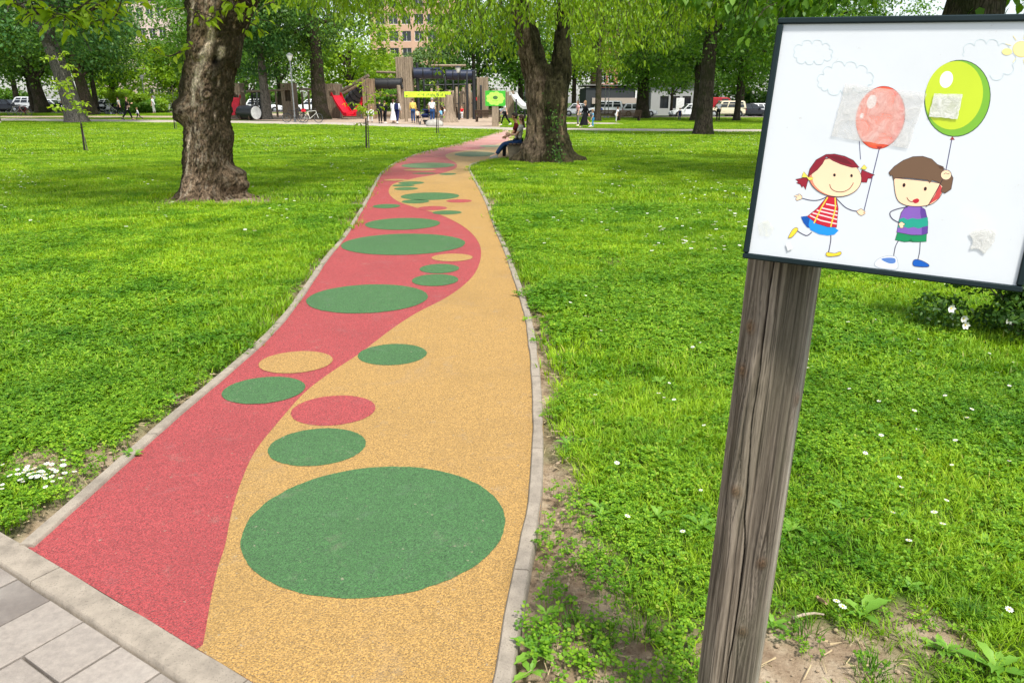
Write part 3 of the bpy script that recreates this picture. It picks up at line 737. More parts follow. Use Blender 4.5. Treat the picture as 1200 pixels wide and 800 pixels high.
# girl: measured on an enlargement of x 910..1050, y 160..320 (x5)
g = lambda P: q2(P, 910, 160, 5.0)
a = Art('girl_print')
a.poly(g([(183,236),(112,252),(128,266),(116,272),(140,282),(150,300),(158,290),(170,312),(184,262),(192,244)]), (150,25,45), 0, OUT, .6)
a.poly(g([(500,196),(575,226),(556,236),(560,246),(536,246),(528,270),(498,268),(494,220)]), (150,25,45), 0, OUT, .6)
a.line(g([(298,352),(250,372),(200,374),(150,362)]), 1.0, (60,55,90), 6)
a.line(g([(350,362),(400,412),(440,432),(470,438)]), 1.0, (60,55,90), 6)
a.line(g([(207,560),(180,580),(150,570),(122,552)]), 1.0, (60,55,90), 6)
a.line(g([(318,575),(318,610),(305,680)]), 1.0, (60,55,90), 6)
a.poly(g([(150,350),(138,338),(126,336),(134,346),(118,342),(104,350),(122,356),(112,366),(120,376),(148,366)]), SKIN, 0, OUT, .5)
a.poly(g([(468,438),(486,428),(496,422),(506,430),(520,440),(508,446),(520,452),(498,464),(482,456)]), SKIN, 0, OUT, .5)
a.poly(g([(143,470),(180,465),(196,480),(205,540),(180,532),(158,505)]), (0,82,170), 0)
a.poly(g([(196,478),(188,520),(200,548),(250,572),(300,580),(340,574),(364,550),(345,536),(330,528),(260,515)]), (30,145,235), 0)
a.poly(g([(298,350),(350,358),(362,420),(352,532),(300,530),(235,510),(180,468),(240,420)]), (196,28,52), 0, OUT, .5)
for q in (([(290,395),(352,408)]), ([(262,418),(358,440)]), ([(236,432),(358,462)]), ([(212,448),(356,486)]), ([(196,462),(260,492),(354,512)])): a.line(g(q), 1.5, (250,215,215))
a.line(g([(300,356),(262,420),(220,508)]), 1.5, (245,205,70)); a.line(g([(344,358),(346,420),(318,530)]), 1.5, (245,205,70))
a.poly(g([(70,590),(92,550),(112,534),(126,540),(118,560),(92,588),(76,594)]), (250,214,60), 4, OUT, .5)
a.poly(g([(292,682),(304,678),(340,684),(372,674),(380,684),(366,696),(320,702),(294,698)]), (250,214,60), 4, OUT, .5)
a.ell(*g([(343,240)])[0], 31, 22.5, (238,140,110), 8, OUT, .8)
a.ell(*g([(352,240)])[0], 29, 22, SKIN, 8)
a.poly(g([(183,240),(196,190),(232,138),(290,106),(340,103),(400,116),(450,140),(486,182),(440,182),(380,164),(330,142),(292,118),(270,160),(240,195),(200,225)]), (140,22,42), 0, OUT, .6)
a.poly(g([(300,112),(350,114),(410,132),(446,166),(400,160),(350,142)]), (110,15,30), 0)
a.poly(g([(186,238),(160,206),(152,226),(150,240),(178,240),(192,258),(212,254),(214,240)]), (248,220,90), 0, OUT, .4)
a.poly(g([(494,188),(514,166),(530,184),(520,196)]), (248,220,90), 0, OUT, .4)
a.ell(*g([(340,226)])[0], 1.5, 1.8, (35,25,30)); a.ell(*g([(440,230)])[0], 1.5, 1.8, (35,25,30))
a.line(g([(312,280),(322,306),(350,322),(390,324),(425,308),(446,282),(450,270)]), .8, (120,60,50), 5)
a.done()
# boy: x 1010..1200, y 160..350 (x4.21)
b = lambda P: q2(P, 1010, 160, 4.21)
a = Art('boy_print')
a.line(b([(181,512),(165,545),(155,600)]), 1.0, (70,70,95), 5); a.line(b([(288,515),(285,565),(276,608)]), 1.0, (70,70,95), 5)
a.poly(b([(62,630),(75,608),(110,592),(150,588),(172,600),(176,650),(130,654),(80,646)]), (222,228,236), 4, (160,165,175), .5)
a.poly(b([(96,604),(120,598),(150,598),(165,604),(164,622),(140,626),(112,616)]), (88,128,196), 4)
a.poly(b([(252,616),(264,606),(290,610),(320,624),(332,636),(322,643),(280,642),(254,636)]), (10,90,185), 4, OUT, .5)
a.poly(b([(176,470),(320,480),(318,518),(280,520),(250,520),(243,504),(232,518),(210,520),(164,510)]), (22,140,88), 0, OUT, .4)
a.poly(b([(216,346),(250,340),(290,346),(312,360),(326,420),(324,478),(295,486),(245,486),(172,472),(182,420),(194,375)]), (132,92,180), 0, OUT, .6)
a.poly(b([(290,346),(312,360),(326,420),(324,478),(295,486),(296,420),(288,375)]), (96,62,150), 0)
a.poly(b([(186,408),(205,400),(225,410),(250,402),(275,408),(296,404),(325,398),(326,440),(300,446),(280,454),(255,446),(230,452),(205,444),(178,450)]), (32,160,138), 0)
a.line(b([(226,348),(180,356),(140,374),(150,405),(190,428)]), 1.0, (60,55,90), 6)
a.poly(b([(180,430),(196,420),(214,432),(204,440),(206,450),(190,452)]), SKIN, 0, OUT, .5)
a.poly(b([(158,212),(172,206),(380,230),(398,260),(384,300),(340,335),(270,345),(205,335),(170,300)]), SKIN, 4, OUT, .7)
a.poly(b([(385,235),(400,262),(380,305),(315,345),(330,335),(360,290)]), (200,70,70), 0)
a.poly(b([(133,178),(160,148),(205,118),(252,100),(300,98),(345,112),(372,138),(402,150),(400,164),(430,168),(450,205),(440,260),(410,280),(390,272),(398,246),(376,226),(346,216),(334,230),(325,216),(220,205),(165,206),(156,216),(150,192),(140,194)]), (112,84,62), 0, OUT, .6)
a.poly(b([(368,128),(376,145),(396,148),(412,162),(384,160)]), (90,62,45), 0)
a.ell(*b([(415,190)])[0], 6.2, 5.8, SKIN, 0, OUT, .6)
a.line(b([(404,186),(414,180),(424,186),(432,182)]), .6, OUT)
a.line(b([(398,212),(370,265),(330,335),(316,346)]), .9, (60,40,45))
a.ell(*b([(208,240)])[0], 1.7, 2.3, (45,25,25), 15); a.ell(*b([(313,258)])[0], 1.7, 2.3, (45,25,25), 15)
a.line(b([(222,300),(232,316),(250,322),(272,310)]), .8, (110,40,35), 5)
a.poly(b([(250,316),(272,306),(283,314),(276,326),(260,328)]), (190,30,50), 4)
a.done()
# balloons
a = Art('balloon_print')
a.line([(1008.5,187),(1007,165)], .8, (60,60,110)); a.line([(1031,172),(1012,249)], 1.0, (60,60,110))
a.ell(1032, 138, 28, 37, (238,88,58), 14, (150,50,40), .7); a.ell(1029, 137, 25.5, 34, (240,112,74), 14)
a.poly([(1027,172),(1034,172),(1030.5,176)], (150,40,40)); a.ell(1021.5, 119.5, 5.5, 8.5, (244,226,222), 18); a.ell(1010, 136, 2.2, 3.4, (240,220,216), 20); a.done()
a = Art('balloon_print')
a.line([(1116,160),(1108,202)], 1.0, (60,60,110))
a.ell(1122, 115.5, 38, 45, (122,180,50), 14, (45,70,45), .9); a.ell(1118, 112, 33.5, 40.5, (196,215,45), 14)
a.poly([(1113,164),(1119,164),(1116,160)], (150,50,50)); a.ell(1109, 93.5, 7.5, 10, (248,250,246), 18); a.done()
def cloud(P):
    a = Art('cloud_print')
    for i in range(len(P)-1):
        p, q = np.array(P[i]), np.array(P[i+1]); m = (p+q)/2; d = q-p; n = np.array([d[1], -d[0]])*.45
        a.line([p, p+.15*d+n*.75, m+n, p+.85*d+n*.75, q], .6, (196,212,216), 5)
    a.done()
cloud([(963,103),(960,97),(966,88),(975,80),(990,78),(1004,80),(1016,86),(1022,94),(1018,99),(1000,102),(985,106),(970,104),(963,103)])
cloud([(934,68),(932,62),(940,54),(952,52),(964,53),(972,58),(974,64),(966,70),(954,71),(944,72),(934,68)])
cloud([(1130,66),(1130,62),(1142,54),(1156,52),(1170,54),(1182,62),(1186,76),(1176,86),(1160,88)])
a = Art('sun_print'); a.ell(1197, 58, 10, 9, (238,224,160), 0, (225,205,120), .6)
for k in range(9): t = k*.7; a.line([(1197+13*math.cos(t), 58+12*math.sin(t)), (1197+20*math.cos(t), 58+18*math.sin(t))], .8, (240,226,160))
a.ell(1180, 61, 6, 4, (236,222,150)); a.done()
# old adhesive film, torn sticker rests and drips
def film(name, base_c, lo, hi, sc_=60):
    t = NT(name); p = t.obj(); n = t.noise(p, sc_, 6, .75, .6)
    b = t.bsdf(t.ramp(n, [(.3, tuple(q*.86 for q in base_c)), (.6, base_c)]), .3, .5, 0, t.bump(n, .5, .004), link=False)
    tr = t.n('ShaderNodeBsdfTransparent'); mx = t.n('ShaderNodeMixShader'); t.l(t.maprange(n, .35, .65, lo, hi), mx.inputs[0])
    t.l(tr.outputs[0], mx.inputs[1]); t.l(b.outputs[0], mx.inputs[2]); t.l(mx.outputs[0], t.out.inputs[0]); return t.m
M_film = film('clear_tape', (.76, .73, .69), .26, .58, 45); M_rest = film('sticker_rest', (.78, .77, .73), .60, .95, 90)
def patch(name, P, mat, sub=10):
    bm = bmesh.new(); r = random.Random(len(name)+int(P[0][0])); Q = []
    for i in range(len(P)):
        p, q = P[i], P[(i+1) % len(P)]
        for k in range(sub): t = k/sub; Q.append((p[0]+(q[0]-p[0])*t+r.uniform(-.5, .5), p[1]+(q[1]-p[1])*t+r.uniform(-.5, .5)))
    f = bm.faces.new([bm.verts.new(bp(*board_uv(*q), .0032)) for q in Q]); bmesh.ops.triangulate(bm, faces=[f]); me = bpy.data.meshes.new(name); bm.to_mesh(me); bm.free(); me.materials.append(mat)
    return link(bpy.data.objects.new(name, me), board)
patch('tape', [(991,99),(1086,110),(1064,174),(974,160)], M_film)
patch('tape', [(1095,110),(1128,111),(1122,140),(1088,137)], M_rest)
patch('sticker_rest', [(1136,273),(1150,268),(1167,270),(1165,283),(1154,297),(1146,291),(1137,292),(1140,282)], M_rest, 6)
patch('drip', [(921,285),(926,284),(929,291),(923,294)], plain('white_drip', (.85, .85, .85), .4), 3)
patch('sticker_rest', [(888,262),(900,258),(908,268),(902,278),(890,276)], film('yellowed_rest', (.80, .78, .52), .0, .28), 5)

# ---- the post: weathered squared timber with a deep drying crack, grain and knots
def wood_post():
    PX, PY = 0.0, 0.0; na, nz = 320, 460; H = 1.62
    th = np.linspace(0, 2*math.pi, na, endpoint=False); zz = np.linspace(-.3, H, nz); TH, ZZ = np.meshgrid(th, zz)
    # squared log: one broad face towards the viewer's left, one towards the right
    def prof(t):
        out = np.full_like(t, 9.0)
        for ang, d in ((-108, .070), (-28, .062), (62, .072), (152, .072), (-66, .0735), (17, .082), (107, .086), (-160, .080)):
            c = np.cos(t-math.radians(ang)); out = np.minimum(out, np.where(c > .05, d/np.maximum(c, .05), 9))
        return out
    r = np.mean([prof(th+k) for k in np.linspace(-.10, .10, 9)], 0)
    rad = np.tile(r, (nz, 1))*(1+.02*(fbm(ZZ*2.2, TH*0+3)-.5))
    arc = TH*.078
    ang0 = math.radians(-122)
    crack = ang0+.22*(fbm(ZZ*3.1, ZZ*0+8, 0, 4)-.5)*2+.10*np.sin(ZZ*4)
    dth = (TH-crack+math.pi) % (2*math.pi)-math.pi
    cw = .010+.012*vnoise(ZZ*5, 0*ZZ, 4.0); groove = np.exp(-(dth/cw)**2)
    kn = [(-153, 1.167), (-158, 1.07), (-141, .80), (-84, .634), (-101, .45), (-60, 1.02)]
    uu = arc.copy(); knot = np.zeros_like(rad); ringm = np.zeros_like(rad); 
    for a_, z_ in kn:
        da = ((TH-math.radians(a_)+math.pi) % (2*math.pi)-math.pi)*.078; dz = (ZZ-z_); q = np.hypot(da/.014, dz/.016); e = np.exp(-(da/.03)**2-(dz/.055)**2)
        uu = uu+e*np.sign(da+1e-9)*(-.012)*np.exp(-np.abs(da)/.02); knot = np.maximum(knot, np.clip(1.3-q, 0, 1)); ringm = np.where(q < 1.5, np.maximum(ringm, .5+.5*np.cos(q*14)), ringm)
    wv = (fbm(ZZ*2.5+5, uu*20, 0, 3)-.5)*.012
    gr = fbm((uu+wv)*260, ZZ*5.5, 1.0, 4); gr2 = fbm((uu+wv)*900, ZZ*11, 2.0, 3); st = fbm((uu+wv)*60, ZZ*1.7, 5.0, 3)
    grain = np.clip((gr-.5)*2.6+.5, 0, 1)
    fine = (sstep(.60, .72, fbm((uu+wv)*420+7, ZZ*3.1, 9.0, 2)))
    rad = rad-.012*groove-.0016*(1-grain)-.0018*fine+.003*knot
    rgb = np.zeros(rad.shape+(3,)); dark = np.array([.080, .060, .042]); lt = np.array([.37, .295, .22]); gy = np.array([.36, .315, .26])
    t = np.clip(.62*grain+.28*gr2+.35*(st-.35), 0, 1)[..., None]
    rgb = dark*(1-t)+lt*t; rgb = rgb*(1-.35)+.35*(gy*t+dark*(1-t))
    rgb = rgb*(1-.55*fine[..., None]); k = knot[..., None]*.9; rgb = rgb*(1-k)+k*(np.array([.20, .12, .065])*(.45+.8*ringm[..., None]))
    gm = np.clip(groove*1.25, 0, 1)[..., None]; rgb = rgb*(1-gm)+gm*np.array([.02, .016, .012])
    bd = (np.exp(-(((TH-math.radians(-88)+.25*(st-.5)+math.pi) % (2*math.pi)-math.pi)/.40)**4)*sstep(.25, .55, fbm(arc*25, ZZ*1.3, 21.0)+.15))[..., None]; rgb = rgb*(1-.48*bd)      # shade of the front painted darker, between crack and bright face
    # light from the open lawn painted on the narrow face and a darker damp foot
    lit_face = np.exp(-(((TH-math.radians(-34)+math.pi) % (2*math.pi)-math.pi)/.42)**2)[..., None]*np.clip(.5+1.2*(fbm(arc*40, ZZ*3, 3.0)-.25), 0, 1)[..., None]
    rgb = rgb*(1-.8*lit_face)+.8*lit_face*(np.array([.50, .455, .40])*(.6+.5*t))
    mo = sstep(.56, .75, fbm(arc*14, ZZ*2.2, 12.0))[..., None]; rgb = rgb*(1-.35*mo)+.35*mo*np.array([.10, .095, .06])
    X = rad*np.cos(TH); Y = rad*np.sin(TH); lean = (ZZ-1.05)*.021
    V = np.stack([X+lean, Y, ZZ], -1).reshape(-1, 3); i, j = np.meshgrid(np.arange(nz-1), np.arange(na), indexing='ij'); j2 = (j+1) % na
    L = np.stack([i*na+j, i*na+j2, (i+1)*na+j2, (i+1)*na+j], -1).reshape(-1, 4)
    V = np.vstack([V, [[0, 0, H+.004]]]); top = np.stack([np.full(na, len(V)-1), (nz-1)*na+np.arange(na), (nz-1)*na+(np.arange(na)+1) % na], 1)
    tt = NT('weathered_timber'); cc = tt.n('ShaderNodeAttribute', attribute_name='wood').outputs['Color']; p = tt.scalev(tt.obj(), 1, 1, .09)
    cc = tt.mix(tt.maprange(tt.noise(p, 420, 4, .7), .45, .7, 0, .5), cc, tt.mix(1.0, cc, (.5, .48, .46), 'MULTIPLY'))
    tt.bsdf(cc, .85, .2, 0, tt.bump(tt.noise(p, 300, 4, .7), .35, .004))
    np_mesh('post', V, np.r_[L.ravel(), top.ravel()], np.r_[np.full(len(L), 4), np.full(len(top), 3)], tt.m, sign, smooth=True, attrs={'wood': np.vstack([rgb.reshape(-1, 3), [[.2, .17, .14]]])})
wood_post()
# ================================================================== TREES
def unit(a): return a/(np.linalg.norm(a, axis=-1, keepdims=True)+1e-9)
def leaf_cloud(name, P, D, N, L, W, mat, parent, folded=False):
    """P bases, D leaf axes, N leaf normals, L lengths, W widths -> one mesh of small separate leaves"""
    D = unit(D); Sd = unit(np.cross(D, N)); N = np.cross(Sd, D); L = L[:, None]; W = W[:, None]; n = len(P)
    if folded:
        V = np.stack([P, P+D*L*.30+Sd*W*.46+N*W*.10, P+D*L*.68+Sd*W*.36+N*W*.05, P+D*L-N*L*.10, P+D*L*.68-Sd*W*.36+N*W*.05, P+D*L*.30-Sd*W*.46+N*W*.10, P+D*L*.5-N*W*.02], 1).reshape(-1, 3)
        b = (np.arange(n)*7)[:, None]; F4 = np.concatenate([b+[0, 1, 6, 5], b+[1, 2, 3, 6], b+[6, 3, 4, 5]], 0)
    else:
        V = np.stack([P, P+D*L*.5+Sd*W*.5, P+D*L-N*L*.08, P+D*L*.5-Sd*W*.5], 1).reshape(-1, 3); F4 = np.arange(4*n).reshape(-1, 4)
    return np_mesh(name, V, F4.ravel(), np.full(len(F4), 4), mat, parent)

def bark(name, dark, light, moss=None, vs=1.0, patch=0.0, bumpd=.03):
    t = NT(name); p = t.obj(); q = t.scalev(p, 1, 1, .22)
    n1 = t.noise(q, 9*vs, 6, .7, .6); n2 = t.noise(q, 34*vs, 5, .7, .3)
    v = t.n('ShaderNodeTexVoronoi'); v.feature = 'DISTANCE_TO_EDGE'; v.inputs['Scale'].default_value = 16*vs
    dd = t.n('ShaderNodeVectorMath', operation='ADD'); t.l(q, dd.inputs[0]); nn = t.n('ShaderNodeTexNoise'); nn.inputs['Scale'].default_value = 8*vs; t.l(q, nn.inputs['Vector'])
    sc2 = t.n('ShaderNodeVectorMath', operation='SCALE'); t.l(nn.outputs['Color'], sc2.inputs[0]); sc2.inputs['Scale'].default_value = .12; t.l(sc2.outputs[0], dd.inputs[1]); t.l(dd.outputs[0], v.inputs['Vector'])
    h = t.math('ADD', t.math('MULTIPLY', t.maprange(v.outputs['Distance'], 0, .16), .6), t.math('MULTIPLY', n2, .7))
    c = t.ramp(h, [(.25, dark), (.6, tuple((a+b)/2 for a, b in zip(dark, light))), (.95, light)])
    c = t.mix(t.maprange(n1, .45, .7, 0, .6), c, dark)
    if patch: c = t.mix(t.maprange(t.noise(p, 11, 5, .7), .58, .66, 0, patch), c, (.36, .31, .24))
    if moss: c = t.mix(t.maprange(t.noise(p, 1.7, 5, .65), .47, .60, 0, .85), c, moss)
    t.bsdf(c, .92, .15, 0, t.bump(h, .9, bumpd)); return t.m
M_bark_grey = bark('grey_bark', (.040, .036, .03), (.21, .185, .155), None, .9)
M_bark_dark = bark('dark_bark', (.018, .014, .010), (.095, .075, .055), (.030, .034, .012), .9)
M_bark_old = bark('gnarled_bark', (.020, .015, .011), (.165, .13, .095), (.050, .045, .02), 2.0, .55, .05)
M_bark_moss = bark('mossy_bark', (.03, .025, .018), (.20, .16, .12), (.022, .026, .010), 1.3, .25, .05)
LM = {
 'dark': leaf_mat('dark_leaf', (.040, .110, .018), (.066, .165, .024), (.135, .26, .036), .44, .45, .35),
 'mid': leaf_mat('mid_leaf', (.060, .160, .016), (.10, .235, .022), (.17, .32, .034), .45, .5, .35),
 'lime': leaf_mat('lime_leaf', (.14, .27, .014), (.21, .37, .02), (.31, .47, .03), .5, .5, .5),
 'young': leaf_mat('young_leaf', (.22, .36, .02), (.30, .45, .03), (.40, .55, .05), .52, .45, False),
 'pale': leaf_mat('pale_leaf', (.10, .19, .06), (.15, .25, .09), (.21, .31, .12), .35, .6, .3),
 'blue': leaf_mat('bluish_leaf', (.034, .112, .030), (.058, .162, .040), (.115, .245, .056), .42, .45, .35)}

def crown_leaves(rng, cl, rad, n, leaf, droop=.35):
    """n leaves round clump centres cl (k,3) with radii rad: most on the upper outer shells, uneven"""
    k = len(cl); w = rad**2; i = rng.choice(k, n, p=w/w.sum()); d = unit(rng.normal(size=(n, 3))); flip = (d[:, 2] < 0) & (rng.random(n) < .55); d[flip, 2] *= -1
    r = rad[i]*(.35+.75*rng.random(n)**.6); P = cl[i]+d*r[:, None]*np.array([1.1, 1.1, .72])
    P += (rng.normal(size=(n, 3))*.12*rad[i][:, None])
    N = unit(d*.55+np.array([0, 0, .55])+rng.normal(size=(n, 3))*.45); t = rng.normal(size=(n, 3)); D = unit(np.cross(N, t)); D[:, 2] -= droop; 
    L = leaf*rng.uniform(.65, 1.3, n); return P, D, N, L, L*rng.uniform(.5, .72, n)
def limb_pts(a, b, rng, n=5, sag=.0):
    a, b = np.array(a, float), np.array(b, float); L = np.linalg.norm(b-a); out = []
    for k in range(n+1):
        t = k/n; p = a+(b-a)*t; p[2] += L*.14*math.sin(math.pi*t)-sag*t*t
        if 0 < k < n: p += rng.normal(size=3)*L*.03
        out.append(p)
    return out
def trunk_mesh(mb, P, Rr, rng, n=14, flare=1.5, lobes=5):
    """tapered trunk with root flare and uneven section"""
    P = catmull(P, 4); m = len(P); Rr = np.interp(np.linspace(0, 1, m), np.linspace(0, 1, len(Rr)), Rr); ph = rng.uniform(0, 6.28, 3); vs = []
    z0 = P[0][2]
    for i in range(m):
        fl = 1+(flare-1)*math.exp(-max(0, P[i][2]-z0)/(Rr[0]*1.1))
        for k in range(n):
            t = 2*math.pi*k/n
            q = 1+.08*math.sin(2*t+ph[0])+.06*math.sin(3*t+ph[1]+P[i][2]*.4)+(fl-1)*(.75+.5*math.sin(lobes*t+ph[2]))
            vs.append((P[i][0]+Rr[i]*q*math.cos(t), P[i][1]+Rr[i]*q*math.sin(t), P[i][2]))
    mb.add(vs, [(i*n+k, i*n+(k+1) % n, (i+1)*n+(k+1) % n, (i+1)*n+k) for i in range(m-1) for k in range(n)]+[tuple(range((m-1)*n, m*n))])

def tree(px, Y, label, r, bole, H, cw, leafkind, seed, name='tree', barkm=None, n=11000, leaf=.30, lean=(0, 0), zlow=None, group=None, clumps=46, droop=.35, cx=0, crown_y=0, rest=1.0):
    """trunk of radius r and clear height bole, crown cw wide from zlow to H"""
    rng = np.random.default_rng(seed); loc = base(px, Y)
    t = thing(name, loc, label, 'tree', 0, group); zl = bole*.75 if zlow is None else zlow
    top = np.array([lean[0], lean[1], H*.62]); mb = MB()
    P = [np.array([0, 0, -.15]), np.array([lean[0]*.12, lean[1]*.12, bole*.33]), np.array([lean[0]*.42, lean[1]*.42, bole]), top]
    trunk_mesh(mb, P, [r, r*.86, r*.74, r*.34], rng)
    c0 = np.array([lean[0]*.8+cx, lean[1]*.8+crown_y, (zl+H)/2]); ax = np.array([cw/2, cw/2, (H-zl)/2])
    d = unit(rng.normal(size=(clumps, 3))); rr = rng.uniform(.25, 1, clumps)**.5*(.80+.4*rng.random(clumps))
    cl = c0+d*rr[:, None]*ax; rad = cw*rng.uniform(.09, .19, clumps)
    cl[:, 2] = np.maximum(cl[:, 2], zl+rad*.5+rng.uniform(0, .8, clumps))
    for k in rng.choice(clumps, 11, replace=False):
        s = rng.uniform(.45, .95); a = P[2]*(1-s)+top*s if rng.random() < .8 else P[2]; 
        q = limb_pts(a, cl[k], rng); mb.tube(q, np.linspace(r*rng.uniform(.24, .4), .03, len(q)), 7)
    mb.build('trunk', barkm or M_bark_dark, t, angle=80)
    Pl = crown_leaves(rng, cl, rad, n, leaf, droop); leaf_cloud('crown', *Pl, LM[leafkind], t)
    return t
# --- far belt of trees behind the cars and the playground
belt = [  # px, Y, r, bole, H, cw, leaf, label
 (-60,104,.5,4,17,13,'dark','dark broad tree at the far edge of the lawn behind the blue jacket'),
 (22,108,.45,3.5,15,12,'mid','mid green tree behind the parked vans at the end of the lawn'),
 (135,112,.45,3.2,11,10,'lime','low bright green tree in front of the pink brick house'),
 (205,118,.4,3,9,9,'lime','low yellow-green tree next to the pink brick house'),
 (262,105,.5,4,18,13,'dark','tall dark tree behind the drum and the first tower'),
 (330,110,.5,3.5,16,13,'mid','mid green tree rising behind the arched play towers'),
 (412,104,.45,3,13,12,'lime','bright tree behind the red slide'),
 (452,120,.4,2.5,8.5,9,'lime','rounded tree between the play tower and the orange block'),
 (510,116,.4,2.4,9.5,9,'pale','pale grey-green tree in front of the orange apartment block'),
 (556,108,.45,3,17,12,'dark','dark tree behind the log posts'),
 (610,112,.45,4,16,12,'mid','mid green tree behind the white slide'),
 (672,118,.4,5,17,12,'dark','dark tree above the dark shop roof'),
 (735,124,.4,5,18,13,'mid','tree standing behind the shop with the beige fascia'),
 (800,122,.4,5,18,13,'dark','dark tree rising behind the white painted house'),
 (868,118,.4,4,17,13,'mid','mid green tree beyond the beige off-road car'),
 (935,114,.4,4,16,13,'dark','dark tree beyond the row of cars, partly behind the sign'),
 (1010,116,.4,4,16,13,'mid','far tree wholly behind the picture board'),
 (1250,110,.5,4,17,14,'dark','far tree past the edge of the picture board')]
for k, (px, Y, r, bo, H, cw, lk, lab) in enumerate(belt): tree(px, Y, lab, r, bo, H, cw, lk, 900+k, n=7200, leaf=.42, group='trees beyond the lawn', clumps=52)
for k in range(13):
    if k not in (6,): tree(-40+k*82+(k*37) % 29, 132+(k*7) % 12, ['bushy tree closing the view far behind the %s' % q for q in ('blue jacket', 'bicycles', 'parked vans', 'pink brick house', 'drum', 'window tower', 'red slides', 'tallest tower', 'log posts', 'forked tree', 'beige fascia', 'painted house', 'picture board')][k], .45, 2.0, 13+(k*5) % 6, 15, ['mid', 'lime', 'dark', 'mid'][k % 4], 1200+k, n=5000, leaf=.55, zlow=.8, group='trees beyond the lawn', clumps=50)
# --- park trees one by one
tree(92, 57.5, 'leaning grey-barked tree with two stems behind the young sapling', .66, 5.2, 15, 13, 'blue', 11, barkm=M_bark_grey, lean=(-2.6, .4), zlow=3.3, n=15000, leaf=.27, cx=1.0)
tree(106, 74, 'dark trunk close behind the leaning grey tree', .62, 3.4, 14, 12, 'dark', 12, n=12000, leaf=.3, zlow=3.0, lean=(-1.2, 0))
tree(51, 83, 'pair of dark leaning trunks under one low crown by the bicycles', .72, 3.2, 14, 15, 'mid', 13, n=15000, leaf=.32, zlow=2.7, lean=(-.9, 0), clumps=60)
tree(40.5, 84.5, 'thin dark trunk beside the leaning pair by the bicycles', .36, 3.2, 11, 8, 'dark', 14, n=6000, leaf=.32, zlow=3.2)
tree(114, 88, 'slim dark tree between the leaning tree and the pram', .36, 3.0, 12, 10, 'dark', 15, n=8000, leaf=.32, zlow=3.2)
tree(-28, 70, 'dark tree at the very edge above the person in blue', .5, 3.0, 15, 13, 'dark', 16, n=12000, leaf=.3, zlow=2.9)
tree(313, 63, 'grey straight trunk with drooping dark crown before the arched towers', .44, 3.3, 13.5, 8.5, 'blue', 17, barkm=M_bark_grey, n=14000, leaf=.25, zlow=2.7, droop=.7)
tree(376, 63.5, 'thick dark trunk beside the bicycles and the lamp post', .66, 4.6, 15, 10.5, 'dark', 18, n=15000, leaf=.25, zlow=3.6, droop=.6)
tree(824, 39.6, 'dark furrowed trunk with one limb reaching towards the sign', .42, 4.6, 14, 10, 'mid', 19, n=24000, leaf=.20, zlow=3.0, clumps=70, cx=.6)
tree(752, 80, 'dark trunk in front of the shop with the beige fascia', .68, 4.2, 15, 15, 'mid', 20, n=17000, leaf=.3, zlow=2.6)
tree(786, 90, 'small low-branched tree before the white painted house', .22, 2.2, 9, 9, 'mid', 27, n=9000, leaf=.3, zlow=2.5)
tree(815, 70, 'dark trunk just behind the furrowed tree by the white car', .46, 3.0, 13, 12, 'dark', 21, n=11000, leaf=.28, zlow=3.2)
tree(863, 70, 'slim dark trunk before the beige off-road car', .30, 3.0, 13, 11, 'mid', 22, n=11000, leaf=.28, zlow=3.0)
tree(930, 62, 'dark tree hidden mostly by the edge of the picture board', .5, 3.6, 14, 11, 'dark', 23, n=11000, leaf=.27, zlow=3.0)
tree(1300, 40, 'leafy tree standing past the end of the picture board', .5, 3.6, 14, 11, 'mid', 24, n=11000, leaf=.24, zlow=3.0)
tree(700, 66, 'tree with hanging branches above the walking family', .28, 4.6, 12, 9, 'lime', 25, n=11000, leaf=.22, zlow=3.4, droop=.8, crown_y=2)
tree(238, 90, 'tree half hidden behind the gnarled trunk', .4, 3.5, 14, 12, 'mid', 26, n=10000, leaf=.32, zlow=3.4)

# --- twigs with leaves that hang into the view
def twig_leaves(rng, P, n, leaf, out, mb, spread=.12, droop=.5, wid=.55):
    P = catmull(P, 6); t = rng.uniform(.08, 1, n); k = t*(len(P)-1); i = np.minimum(k.astype(int), len(P)-2); f = (k-i)[:, None]
    B = P[i]*(1-f)+P[i+1]*f; dr = unit(P[i+1]-P[i]); side = unit(rng.normal(size=(n, 3))*np.array([1, 1, .5]))
    D = unit(side+dr*.5+np.array([0, 0, -droop])); N = unit(np.array([0, 0, 1.0])+rng.normal(size=(n, 3))*.45); B = B+side*spread*rng.random((n, 1))
    L = leaf*rng.uniform(.42, 1.5, n); out.append((B, D, N, L, L*wid*rng.uniform(.8, 1.2, n)))
def merge(o): return [np.concatenate(q) for q in zip(*o)]

